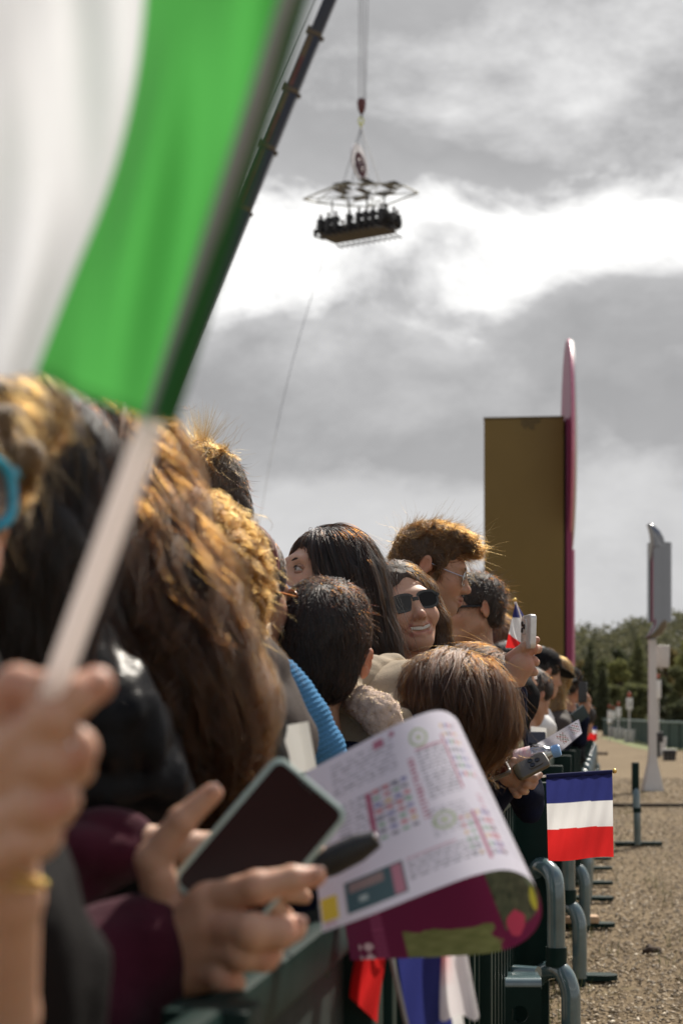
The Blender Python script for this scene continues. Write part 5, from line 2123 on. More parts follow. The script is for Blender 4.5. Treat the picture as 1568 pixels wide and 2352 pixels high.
# --- 5. boy from behind
def boy():
    H = Head(735, 1500, 3.1, 4, 6, 11, 0.93)
    S = add_head(Soft(), H, ex=0.012)
    o = person('boy in navy sweater seen from behind with sunlit ears', [(S, 0.0036)], SK_MID, face_tints(H) + [(H.w((q * 0.086, -0.014, 0)), 0.04, (0.62, 0.20, 0.10), 0.6) for q in (-1, 1)])  # orange glow of the backlit ears is tinted into the skin
    S = cap_hair(Soft(), H, 0.009, 0.0, -0.085, face=True)
    H.put(S)
    S.ell((0, -0.045, -0.03), (0.072, 0.066, 0.064), k=0.03)
    S.ell((0.0, 0.0, 0.10), (0.07, 0.08, 0.040), k=0.03)
    for q in (-1, 1):
        S.ell((q * 0.106, -0.005, -0.034), (0.036, 0.050, 0.056), k=0.008, sub=True)
    S.box((0, 0, -0.235), (0.3, 0.3, 0.15), k=0.01, sub=True)
    hair(o, S, 0.0045, B_DARK, H, flow_of(H, (0.0, -0.055, 0.115), 1.0, 0.8, (0, -0.1, 0), 1.4), 8500, 0.026, 6, H_DARK, noise=(8, 60, 0.002), radius=0.0004, lift=0.004, wave=0.12, wfreq=40, seed=35, fly=0.025, clump=0.5)
    S = Soft()
    n = H.neck()
    torso(S, n + np.array([0.015, 0.02, -0.0]), 20, 0.150, 0.09, 0.5)
    S.disp = waves(18, 30, 0.004)
    garment(o, 'sweater', S, 0.009, CL_NAVY, (18, 30, 0.004))
    S = Soft()
    S.chain([n + np.array([0.06 * math.cos(a), 0.05 * math.sin(a) + 0.02, -0.035 + 0.006 * math.sin(a)]) for a in np.linspace(0, 6.28, 12)], [0.016] * 12, k=0.01)
    garment(o, 'sweater_neckband', S, 0.005, CL_NAVY)
    legs(o, n, 20)


# --- 6. leaning girl
def girl_leaning():
    H = Head(1050, 1626, 3.2, 62, -42, 8, 0.84)
    S = add_head(Soft(), H, fem=True)
    o = person('girl in beige hooded coat bending her brown head over the barrier', [(S, 0.004)], SK_LIGHT, face_tints(H))
    d = 3.2
    S = Soft()
    for (u, v, r1, dd) in ((1043, 1600, 104, 0), (1074, 1624, 76, -0.02), (1010, 1618, 74, -0.01)):
        S.ell(px(u, v, d + dd), r1 * mpp(d), k=0.04)
    S.chain([px(1092, 1622, d - 0.03), px(1112, 1670, d - 0.03), px(1092, 1735, d - 0.02)], [60 * mpp(d), 44 * mpp(d), 16 * mpp(d)], k=0.05)
    S.chain([px(1030, 1610, d - 0.05), px(1020, 1690, d - 0.05)], [75 * mpp(d), 60 * mpp(d)], k=0.05)
    S.chain([px(985, 1590, d), px(940, 1580, d + 0.02)], [66 * mpp(d), 28 * mpp(d)], k=0.04)
    cw = px(1050, 1492, d + 0.05)

    def fl(P, g):
        a = P - cw
        r_ = np.linalg.norm(a, axis=1, keepdims=True)
        f = a / (r_ + 0.02)
        f[:, 2] -= 0.55 * np.clip(r_[:, 0] / 0.1, 0, 2)
        return f
    ob = hair(o, S, 0.005, B_BROWN, H, fl, 3000, 0.18, 11, H_CHEST, noise=(9, 60, 0.003), radius=0.00042, lift=0.016, wave=0.15, wfreq=35, seed=36, fly=0.12, clump=0.6, csize=0.02)
    V = np.array([v.co for v in ob.data.vertices]) + base_of(ob)
    locks(ob, S, V, 300, 0.22, 14, fl, H_CHEST, kids=20, lock_r=0.009, radius=0.0004, wave=0.12, wfreq=25, lift=0.014, clump=0.35, seed=65, offs=(0.0, 0.010), curl=1.5, curlr=0.004, fly=0.08)
    n = px(960, 1605, 3.24)
    S = Soft()
    S.world()
    S.chain([px(930, 1590, 3.25), px(860, 1640, 3.24), px(830, 1740, 3.22), px(830, 1950, 3.2)], [70 * mpp(d), 90 * mpp(d), 110 * mpp(d), 115 * mpp(d)], k=0.06)
    S.chain([px(900, 1680, 3.15), px(960, 1760, 3.1), px(1060, 1790, 3.25)], [60 * mpp(d), 55 * mpp(d), 40 * mpp(d)], k=0.05)
    garment(o, 'coat', S, 0.008, CL_BEIGE, (19, 30, 0.010))
    S = Soft()
    S.chain([px(905, 1528, 3.3), px(835, 1552, 3.22), px(795, 1600, 3.16), px(850, 1640, 3.1), px(920, 1650, 3.1)], [26 * mpp(d), 36 * mpp(d), 32 * mpp(d), 26 * mpp(d), 24 * mpp(d)], k=0.03)
    garment(o, 'coat_hood', S, 0.006, CL_BEIGE, (20, 45, 0.008))
    S = Soft()
    S.chain([px(795, 1604, 3.14), px(835, 1616, 3.08), px(872, 1640, 3.05), px(900, 1690, 3.05)], [20 * mpp(d), 30 * mpp(d), 36 * mpp(d), 36 * mpp(d)], k=0.02)
    f = garment(o, 'fleece_lining', S, 0.005, CL_FUR, (21, 160, 0.006))
    V = np.array([v.co for v in f.data.vertices]) + base_of(f)
    strands(f, S, V, 1500, 0.006, 4, lambda P, g: g + RNG.normal(size=P.shape) * 0.6, hair_mat('fleece_fibre', 0.16, 0.7), radius=0.00035, lift=0.002, seed=60, fly=0.2)
    legs(o, px(850, 1600, 3.2), 60, (0.03, 0.03, 0.05))
    return o


# --- 7. woman with dark red hair, hairband and amber glasses
def woman_hairband():
    H = Head(546, 1368, 3.0, 46, -4, 0, 0.95)
    S = add_head(Soft(), H, fem=True)
    o = person('dark haired woman in light blue ribbed sweater with red hairband and amber sunglasses', [(S, 0.0045)], SK_TAN, face_tints(H))
    g = MB()
    for q in (-1, 1):
        ring = [H.w((q * 0.034 + 0.026 * math.cos(a), 0.100 - 0.25 * abs(0.034 + 0.026 * math.cos(a) * q) ** 1.5, 0.0 + 0.021 * math.sin(a))) for a in np.linspace(0, 2 * math.pi, 21)[:-1]]
        g.loop(ring, 0.0016, 6)
        g.tube([H.w((q * 0.059, 0.092, 0.006)), H.w((q * 0.076, 0.040, 0.006)), H.w((q * 0.084, -0.01, 0.008))], [0.002, 0.002, 0.003], 6)
    gl = g.build('sunglasses', mat('frame_amber', (0.5, 0.16, 0.03), 0.2, var=0.3, vscale=200), o)
    for q in (-1, 1):
        ring = [H.w((q * 0.034 + 0.0255 * math.cos(a), 0.0995 - 0.25 * abs(0.034 + 0.0255 * math.cos(a) * q) ** 1.5, 0.0205 * math.sin(a))) for a in np.linspace(0, 2 * math.pi, 21)[:-1]]
        MB().prism(ring, H.R @ np.array([0, -0.0015, 0])).build('lens', LENS_AMBER, gl)
    S = cap_hair(Soft(), H, 0.006, 0.01, -0.075)
    H.put(S)
    S.ell((0, -0.06, -0.02), (0.075, 0.06, 0.08), k=0.03)
    hair(o, S, 0.006, B_BLACK, H, flow_of(H, (0, 0.03, 0.12), 0.9, 0.8, (0, -0.6, 0)), 3500, 0.10, 8, H_BLACK, noise=(10, 60, 0.003), radius=0.00045, lift=0.006, wave=0.2, seed=37, fly=0.04)
    bnd = MB()
    pts = [H.w((0.088 * math.sin(a), 0.012, 0.036 + 0.094 * math.cos(a))) for a in np.linspace(-1.5, 1.5, 16)]
    bnd.tube(pts, 0.0085 * H.s, 8)
    bnd.build('hairband', mat('hairband_red', (0.16, 0.035, 0.025), 0.6, bump=0.6, bscale=200), o)
    n = H.neck()
    d = 2.75
    pts = [(612, 1535), (640, 1560), (672, 1600), (708, 1650), (742, 1715), (775, 1800), (800, 1900)]
    S = Soft()
    S.chain([px(u, v, d) for u, v in pts], [w * mpp(d) for w in (40, 46, 48, 46, 44, 42, 40)], k=0.02)
    S.chain([px(560, 1560, 2.9), px(600, 1900, 2.9)], [90 * mpp(d), 110 * mpp(d)], k=0.05)
    # ribs of the knit run round the sleeve
    ax = px(775, 1800, d) - px(640, 1560, d)
    ax /= np.linalg.norm(ax)
    S.disp = (lambda P: 0.0013 * np.sin(P @ ax * 2 * math.pi / 0.0085 + 0.8 * np.sin(P[:, 0] * 60)), 0.002)
    garment(o, 'ribbed_sweater', S, 0.0026, CL_BLUE)
    st = MB()
    for i, (a, b) in enumerate((((598, 1520), (690, 1640)),)):
        row = []
        for t in np.linspace(0, 1, 9):
            u = a[0] + (b[0] - a[0]) * t + 10 * math.sin(t * 3)
            v = a[1] + (b[1] - a[1]) * t
            dd = d - 0.034 - 0.004 * math.sin(t * 3.1)
            row.append([px(u + 4, v - 20, dd + 0.02), px(u, v, dd), px(u - 10, v + 12, dd + 0.002)])
        st.grid(row)
        st.grid([[p + np.array([0, 0.003, 0]) for p in r_] for r_ in row])
    st.build('bag_strap', CL_OLIVE, o)
    legs(o, n, 60)


# --- 8. young man with messy blond hair
def man_blond():
    H = Head(456, 1168, 3.8, -118, -22, 0, 1.0)
    S = add_head(Soft(), H)
    o = person('tall young man with messy sunlit blond hair and shaved neck', [(S, 0.0042)], SK_MID, face_tints(H))
    S = cap_hair(Soft(), H, 0.002, 0.0, -0.065)
    H.put(S)
    S.ell((0, 0.0, 0.085), (0.082, 0.100, 0.050), k=0.03)
    S.ell((0.0, 0.07, 0.05), (0.06, 0.045, 0.045), k=0.03)
    ob = hair(o, S, 0.005, B_BROWN, H, flow_of(H, (0, -0.05, 0.11), 0.7, 0.2, (0, 0.3, 0)), 2200, 0.022, 5, H_DARK, noise=(13, 80, 0.004), radius=0.0005, lift=0.008, seed=38, fly=0.1)
    S2 = Soft()
    H.put(S2)
    S2.ell((0, 0.0, 0.085), (0.085, 0.103, 0.054), k=0.03)
    S2.ell((0.0, 0.075, 0.05), (0.06, 0.045, 0.045), k=0.03)
    V, F = S2.poly(0.006)
    strands(ob, S2, V, 5200, 0.065, 9, flow_of(H, (0, -0.06, 0.10), 0.6, 0.0, (0.2, 0.5, 0.15)), H_BLOND, radius=0.0005, lift=0.030, wave=1.2, wfreq=55, seed=39, fly=0.05, clump=1.1, csize=0.025, curl=5.0, curlr=0.005)
    # the tuft that stands up
    r = np.random.default_rng(4)
    c0 = px(464, 1056, 3.8)
    T = Soft()
    T.ell(c0, 0.012)
    VT, FT = T.poly(0.004)

    def up(P, g):
        return np.tile(np.array([0.0, 0.0, 1.0]), (len(P), 1)) + g * 0.15
    strands(ob, T, VT[VT[:, 2] > c0[2]], 220, 0.062, 6, up, H_BLOND, radius=0.0005, lift=0.06, seed=40, fly=1.0, drop=0.0)
    S = Soft()
    n = H.neck()
    torso(S, n, -80, 0.19)
    garment(o, 'jacket', S, 0.015, CL_NAVY, (23, 30, 0.006))
    legs(o, n, -80)


# --- 9. golden curly hair, grey coat, blue knit sleeve
def woman_golden_curls():
    H = Head(420, 1345, 2.45, 20, 0, 5, 0.95)
    S = add_head(Soft(), H, fem=True)
    o = person('woman with bright golden curls and grey buttoned coat', [(S, 0.005)], SK_LIGHT, face_tints(H))
    d = 2.45
    S = Soft()
    H.put(S)
    S.ell((0, -0.022, 0.035), (0.088, 0.106, 0.094), k=0.02)
    S.world()
    S.chain([px(430, 1245, d), px(490, 1300, d - 0.04), px(520, 1380, d - 0.05), px(535, 1450, d - 0.03)], [62 * mpp(d), 66 * mpp(d), 52 * mpp(d), 32 * mpp(d)], k=0.05)
    S.chain([px(380, 1260, d - 0.05), px(410, 1350, d - 0.08), px(460, 1480, d - 0.08)], [80 * mpp(d), 88 * mpp(d), 76 * mpp(d)], k=0.05)
    cw = px(385, 1165, d)

    def fl(P, g):
        a = P - cw
        r_ = np.linalg.norm(a, axis=1, keepdims=True)
        f = 0.8 * a / (r_ + 0.02)
        f[:, 2] -= 0.7
        f[:, 0] += 0.25
        return f
    ob = hair(o, S, 0.007, B_GOLD, H, fl, 1500, 0.10, 10, H_GOLD, noise=(14, 50, 0.004), radius=0.0004, lift=0.02, wave=0.8, wfreq=60, seed=41, fly=0.06, curl=8, curlr=0.005)
    V = np.array([v.co for v in ob.data.vertices]) + base_of(ob)
    locks(ob, S, V, 420, 0.14, 18, fl, H_GOLD, kids=22, lock_r=0.008, radius=0.0004, wave=0.5, wfreq=45, lift=0.012, clump=0.5, seed=61, offs=(0.0, 0.014), curl=16, curlr=0.009)
    n = px(500, 1500, 2.45)
    S = Soft()
    S.chain([px(520, 1490, 2.5), px(600, 1560, 2.45), px(640, 1680, 2.42), px(640, 1900, 2.4)], [60 * mpp(d), 52 * mpp(d), 60 * mpp(d), 70 * mpp(d)], k=0.05)
    S.chain([px(460, 1560, 2.4), px(500, 1900, 2.4)], [150 * mpp(d), 170 * mpp(d)], k=0.06)
    garment(o, 'coat', S, 0.009, CL_GREY, (24, 34, 0.008))
    MB().lathe([(-0.004, 0.0), (-0.004, 0.008), (0.002, 0.011), (0.004, 0.008), (0.002, 0.0)], px(628, 1598, 2.36), (0.5, -1, 0.2), 16).build('coat_button', BLACKP, o)
    legs(o, px(480, 1480, 2.45), 40)
    return o


# --- 11. long wavy brown hair in the front
def woman_wavy():
    d = 1.9
    H = Head(262, 1205, 1.95, 35, -6, 6, 1.0)
    S = add_head(Soft(), H, fem=True)
    o = person('woman with very long wavy brown hair and dark jacket near the flag', [(S, 0.005)], SK_LIGHT, face_tints(H))
    S = Soft()
    H.put(S)
    S.ell((0, -0.022, 0.035), (0.090, 0.108, 0.098), k=0.02)
    S.world()
    q = mpp(d)
    S.chain([px(250, 1120, d), px(310, 1240, d - 0.05), px(370, 1380, d - 0.08), px(430, 1540, d - 0.10), px(470, 1690, d - 0.09), px(500, 1790, d - 0.07)], [105 * q, 112 * q, 112 * q, 104 * q, 76 * q, 40 * q], k=0.05)
    S.chain([px(290, 1190, d - 0.03), px(365, 1330, d - 0.02), px(445, 1480, d - 0.03), px(520, 1620, d - 0.04), px(560, 1740, d - 0.03)], [56 * q, 62 * q, 56 * q, 44 * q, 22 * q], k=0.04)
    S.chain([px(230, 1240, d - 0.08), px(270, 1400, d - 0.10), px(340, 1600, d - 0.10), px(380, 1760, d - 0.08)], [90 * q, 95 * q, 92 * q, 60 * q], k=0.05)
    cw = px(225, 1010, d + 0.02)

    def fl(P, g):
        a = P - cw
        r_ = np.linalg.norm(a, axis=1, keepdims=True)
        f = 0.75 * a / (r_ + 0.02)
        f[:, 2] -= 0.75
        f[:, 0] += 0.22
        return f
    ob = hair(o, S, 0.0065, B_DARK, H, fl, 3500, 0.20, 12, H_DARK, noise=(25, 40, 0.005), radius=0.00036, lift=0.012, wave=0.3, wfreq=38, seed=43, fly=0.10, curl=6, curlr=0.004)
    V = np.array([v.co for v in ob.data.vertices]) + base_of(ob)
    locks(ob, S, V, 380, 0.34, 26, fl, H_WAVY, kids=26, lock_r=0.009, radius=0.00036, wave=0.25, wfreq=30, lift=0.012, clump=0.35, seed=63, offs=(0.0, 0.014), curl=13, curlr=0.010)
    S = Soft()
    S.chain([px(330, 1480, 1.98), px(420, 1700, 1.98), px(430, 2000, 1.95), px(430, 2500, 1.95)], [120 * q, 150 * q, 170 * q, 180 * q], k=0.06)
    S.chain([px(470, 1520, 1.98), px(560, 1650, 1.95), px(590, 1800, 1.9), px(560, 1950, 1.82)], [70 * q, 60 * q, 55 * q, 45 * q], k=0.05)
    garment(o, 'jacket', S, 0.009, CL_BLACK, (26, 34, 0.008))


# --- 12. black haired woman in a leather jacket
def woman_leather():
    d = 1.62
    q = mpp(d)
    H = Head(72, 1215, d, 10, -6, 6, 1.0)
    S = add_head(Soft(), H, fem=True)
    o = person('black haired woman in a shiny black leather jacket behind the raised hand', [(S, 0.005)], SK_MID, face_tints(H))
    S = Soft()
    H.put(S)
    S.ell((0, -0.022, 0.035), (0.088, 0.106, 0.098), k=0.02)
    S.world()
    S.chain([px(90, 1150, d), px(95, 1300, d - 0.05), px(90, 1480, d - 0.06)], [105 * q, 110 * q, 95 * q], k=0.05)
    S.chain([px(20, 1150, d - 0.03), px(0, 1300, d - 0.06), px(20, 1520, d - 0.06)], [105 * q, 115 * q, 100 * q], k=0.05)
    hair(o, S, 0.0065, B_BLACK, H, flow_of(H, (0, 0, 0.125), 0.7, 1.1), 6000, 0.20, 11, H_BLACK, noise=(27, 50, 0.010), radius=0.00038, lift=0.010, wave=0.4, wfreq=40, seed=44, fly=0.05, clump=0.7, curl=6, curlr=0.004)
    S = Soft()
    S.chain([px(30, 1520, d + 0.02), px(30, 1800, d + 0.03), px(60, 2500, d + 0.05)], [190 * q, 230 * q, 240 * q], k=0.08)
    S.chain([px(160, 1525, d + 0.02), px(232, 1655, d), px(310, 1820, d + 0.04), px(330, 1920, d + 0.06)], [85 * q, 90 * q, 88 * q, 80 * q], k=0.06)
    garment(o, 'leather_jacket', S, 0.007, CL_LEATHER, (28, 62, 0.010))


# --- 13. curly black hair with headphones, behind the flag
def person_headphones():
    d = 2.9
    H = Head(208, 1035, d, 60, 0, 0, 1.0)
    S = add_head(Soft(), H)
    o = person('tall person with curly black hair and grey headphones under the flag edge', [(S, 0.006)], SK_TAN, face_tints(H))
    S = Soft()
    H.put(S)
    S.ell((0, -0.022, 0.045), (0.100, 0.118, 0.102), k=0.02)
    S.ell((0, 0.120, -0.050), (0.08, 0.08, 0.10), k=0.02, sub=True)
    hair(o, S, 0.008, B_BLACK, H, flow_of(H, away=0.6, down=0.4), 2500, 0.06, 8, H_BLACK, noise=(29, 80, 0.012), radius=0.0005, lift=0.03, wave=1.0, seed=45, fly=0.1, curl=10, curlr=0.006)
    hp = MB()
    c = px(292, 1060, 2.86)
    q = mpp(2.86)
    hp.tube([c + np.array([52 * q * math.sin(a), 0.01 * math.sin(a), 76 * q * math.cos(a)]) for a in np.linspace(-0.5, 2.0, 14)], 8 * q, 8)
    hp.ball(c + np.array([45 * q, 0, -38 * q]), (14 * q, 20 * q, 24 * q))
    hp.box(c + np.array([10 * q, 0, 70 * q]), (30 * q, 12 * q, 12 * q), rotz(0) @ roty(0.35), 4 * q)
    hp.build('headphones', mat('headphone_grey', (0.05, 0.05, 0.055), 0.35), o)
    S = Soft()
    torso(S, H.neck(), 60, 0.19)
    garment(o, 'jacket', S, 0.016, CL_BLACK, (30, 30, 0.006))
    legs(o, H.neck(), 60)


# --- 14. flag bearer at the left edge
def flag_bearer():
    d = 1.25
    H = Head(-258, 1195, d, 150, 0, 4, 1.0)
    S = add_head(Soft(), H, fem=True)
    dh = 0.86
    hand = hand_soft(dh,
                     [((-30, 1720, 0.02), (0, 1980, 0.02), 84, 84), ((0, 1980, 0.02), (26, 2060, 0.03), 84, 74), ((26, 2060, 0.03), (0, 2330, 0.08), 72, 96), ((0, 2330, 0.08), (-70, 2620, 0.14), 96, 112), ((-20, 1700, 0.0), (60, 1690, 0.0), 70, 62)],
                     [[(-50, 1690, 0.0, 58), (40, 1580, -0.012, 50), (110, 1590, -0.020, 46), (140, 1650, -0.016, 40)],
                      [(20, 1730, -0.01, 60), (120, 1650, -0.025, 52), (170, 1600, -0.022, 47), (222, 1572, -0.016, 42)],
                      [(10, 1790, 0.0, 62), (105, 1745, -0.02, 58), (170, 1720, -0.012, 52), (176, 1770, 0.006, 42)],
                      [(0, 1890, 0.0, 58), (85, 1850, -0.015, 54), (136, 1835, -0.006, 47), (130, 1870, 0.010, 40)],
                      [(0, 1965, 0.0, 52), (60, 1935, -0.01, 47), (102, 1920, -0.004, 40), (96, 1945, 0.010, 34)]], k=9)
    q = mpp(dh)
    tints = face_tints(H) + [(px(u, v, dh - 0.02), r_ * q, (0.46, 0.16, 0.11), 0.6) for u, v, r_ in ((40, 1600, 80), (140, 1640, 70), (222, 1575, 60), (100, 1750, 60), (170, 1740, 60), (130, 1850, 60))]
    # upper arm joins hand and shoulder outside the picture
    A = Soft()
    A.chain([px(-70, 2620, dh + 0.14), px(-520, 2700, 1.15), px(-700, 1900, 1.3)], [112 * q, 0.048, 0.055], k=0.03)
    o = person('leftmost woman in cyan framed glasses raising a flag stick', [(S, 0.005), (hand, 0.0032), (A, 0.010)], SK_LIGHT, tints)
    nl = MB()
    nl.ball(px(232, 1560, dh - 0.028), (20 * q, 6 * q, 16 * q), 12, 8, rotz(0.5))
    nl.build('thumbnail', NAIL, o)
    rg = MB().loop([px(150 + 42 * math.cos(a) * 0.3, 1716 + 56 * math.sin(a), dh - 0.012 - 0.008 * math.cos(a) * 1.6) for a in np.linspace(0, 6.28, 21)[:-1]], 4.5 * q, 8)
    rg.ball(px(182, 1672, dh - 0.026), 9 * q)
    rg.build('ring', STEEL, o)
    br = MB()
    br.loop([px(20 + 84 * math.cos(a), 2022 + 14 * math.sin(a) + 10 * math.cos(a), dh + 0.025 - 0.021 * math.sin(a)) for a in np.linspace(0, 6.28, 31)[:-1]], 4 * q, 8)
    for i in range(16):
        a = 3.4 + i * 0.19
        br.ball(px(20 + 84 * math.cos(a), 2024 + 14 * math.sin(a) + 10 * math.cos(a), dh + 0.025 + 0.021 * math.sin(a)), 8 * q, 8, 6)
    br.build('bracelet', GOLDM, o)
    # cyan spectacles
    g = MB()
    for e in (-1, 1):
        ring = [H.w(p) for p in lens_shape(H, e * 0.036, 0.010, 0.031, 0.026, 2.8)]
        g.loop(ring, 0.0042, 8)
        g.tube([H.w((e * 0.066, 0.090, 0.024)), H.w((e * 0.080, 0.068, 0.024)), H.w((e * 0.086, 0.0, 0.020))], [0.0055, 0.005, 0.0035], 8)
    g.tube([H.w((-0.008, 0.099, 0.014)), H.w((0.008, 0.099, 0.014))], 0.0035, 8)
    gl = g.build('cyan_glasses', mat('frame_cyan', (0.02, 0.30, 0.45), 0.15, var=0.25, vscale=60, coat=0.5), o)
    for e in (-1, 1):
        MB().prism([H.w(p) for p in lens_shape(H, e * 0.036, 0.010, 0.030, 0.025, 2.8)], H.R @ np.array([0, -0.0015, 0])).build('lens', LENS_CLEAR, gl)
    # brown hair
    S = Soft()
    H.put(S)
    S.ell((0, -0.022, 0.045), (0.086, 0.104, 0.098), k=0.02)
    S.ell((0, 0.115, -0.050), (0.068, 0.080, 0.112), k=0.02, sub=True)
    S.world()
    qq = mpp(d)
    S.chain([px(20, 960, d + 0.04), px(55, 930, d + 0.08), px(95, 960, d + 0.10)], [85 * qq, 62 * qq, 34 * qq], k=0.04)
    S.chain([px(30, 980, d), px(45, 1060, d - 0.02), px(40, 1110, d - 0.01)], [36 * qq, 24 * qq, 12 * qq], k=0.02)
    hair(o, S, 0.006, B_GOLD, H, flow_of(H, (0, 0.0, 0.13), 0.7, 0.7, (0, -0.3, 0)), 3200, 0.11, 9, H_GOLD, noise=(31, 60, 0.008), radius=0.00034, lift=0.012, wave=0.5, seed=46, fly=0.08, curl=6, curlr=0.004)
    # black coat: hangs beside the forearm
    S = Soft()
    S.chain([px(-330, 1620, 1.28), px(-360, 2100, 1.25), px(-340, 2800, 1.25)], [0.11, 0.14, 0.15], k=0.06)
    S.chain([px(-150, 1800, 1.20), px(-20, 2050, 1.10), px(50, 2230, 1.05), px(70, 2600, 1.02)], [0.05, 0.038, 0.034, 0.040], k=0.05)
    garment(o, 'coat', S, 0.008, mat('cloth_charcoal', (0.010, 0.009, 0.009), 0.85, bump=0.5, bscale=260, spec=0.08), (32, 44, 0.010))
    return o


# --- 15. maroon sleeves, the near phone
def phone_holder():
    d = 1.38
    q = mpp(d)
    hand = hand_soft(d,
                     [((385, 2190, 0.03), (480, 2075, 0.0), 66, 52), ((385, 2190, 0.03), (490, 2130, -0.005), 68, 54), ((390, 2215, 0.03), (490, 2185, 0.0), 66, 50), ((395, 2235, 0.03), (470, 2235, 0.01), 62, 46),
                      ((300, 2230, 0.05), (390, 2205, 0.03), 70, 70), ((380, 2120, 0.03), (365, 2010, 0.012), 48, 40)],
                     [[(485, 2068, 0.0, 42), (592, 2038, -0.030, 37), (672, 2020, -0.026, 31), (724, 2014, -0.020, 25)],
                      [(492, 2130, -0.005, 45), (580, 2140, -0.040, 42), (640, 2142, -0.034, 37), (672, 2132, -0.012, 33)],
                      [(490, 2185, 0.0, 42), (556, 2190, -0.030, 39), (606, 2196, -0.024, 34), (622, 2190, -0.004, 29)],
                      [(470, 2236, 0.008, 38), (512, 2246, -0.018, 34), (534, 2256, -0.012, 28), (540, 2250, 0.006, 24)],
                      [(375, 2085, 0.03, 46), (352, 1975, 0.012, 42), (418, 1885, 0.004, 33), (488, 1822, 0.004, 25)]], k=7)
    tints = [(px(u, v, d - 0.03), r_ * q, (0.50, 0.18, 0.12), 0.55) for u, v, r_ in ((724, 2010, 45), (672, 2135, 55), (622, 2195, 45), (540, 2255, 40), (488, 1820, 45))]
    tints += [(px(u, v, d - 0.03), r_ * q, (0.46, 0.20, 0.13), 0.35) for u, v, r_ in ((592, 2035, 50), (580, 2140, 55), (490, 2130, 60), (352, 1975, 60))]
    # the other hand comes from behind the phone and holds the dark case
    d2 = 1.56
    q2 = mpp(d2)
    hand2 = hand_soft(d2, [((330, 1935, 0.0), (500, 1960, 0.01), 44, 46), ((500, 1960, 0.01), (610, 1985, 0.0), 46, 40)],
                      [[(600, 1970, 0, 27), (680, 1962, -0.012, 23), (740, 1966, -0.014, 20), (768, 1960, -0.008, 17)],
                       [(600, 1995, 0.0, 27), (680, 2010, -0.01, 23), (735, 2012, -0.008, 18)],
                       [(590, 2020, 0.0, 26), (660, 2050, -0.01, 22), (700, 2060, -0.004, 18)],
                       [(580, 2035, 0.0, 24), (630, 2085, -0.01, 20), (660, 2100, -0.004, 16)],
                       [(560, 1945, 0.0, 27), (640, 1925, -0.012, 22), (700, 1925, -0.012, 18)]], k=6)
    o = person('person with two maroon sleeves reaching in to hold the nearest phone', [(hand, 0.0030), (hand2, 0.004)], SK_LIGHT, tints)
    nl = MB()
    for u, v, a, b, dd in ((730, 2003, 17, 12, -0.030), (690, 2118, 17, 15, -0.026), (490, 1812, 16, 13, -0.012)):
        nl.ball(px(u, v, d + dd), (a * q, 6 * q, b * q), 12, 8, roty(-0.3))
    nl.build('fingernail', NAIL, o)
    S = Soft()
    S.chain([px(342, 2190, 1.40), px(280, 2222, 1.40), px(180, 2300, 1.38), px(-40, 2480, 1.32)], [106 * q, 120 * q, 150 * q, 190 * q], k=0.03)
    S.disp = waves(33, 34, 0.008)
    garment(o, 'near_sleeve', S, 0.0055, CL_MAROON)
    S = Soft()
    S.chain([px(300, 1945, 1.56), px(220, 1962, 1.56), px(60, 2010, 1.52), px(-140, 2100, 1.45)], [56 * q2, 72 * q2, 86 * q2, 110 * q2], k=0.03)
    garment(o, 'far_sleeve', S, 0.0055, CL_MAROON, (34, 40, 0.008))
    S = Soft()
    n = px(-700, 1400, 1.5)
    torso(S, n, 60, 0.19, arms=False)
    garment(o, 'sweater', S, 0.014, CL_MAROON, (35, 30, 0.007))
    return o


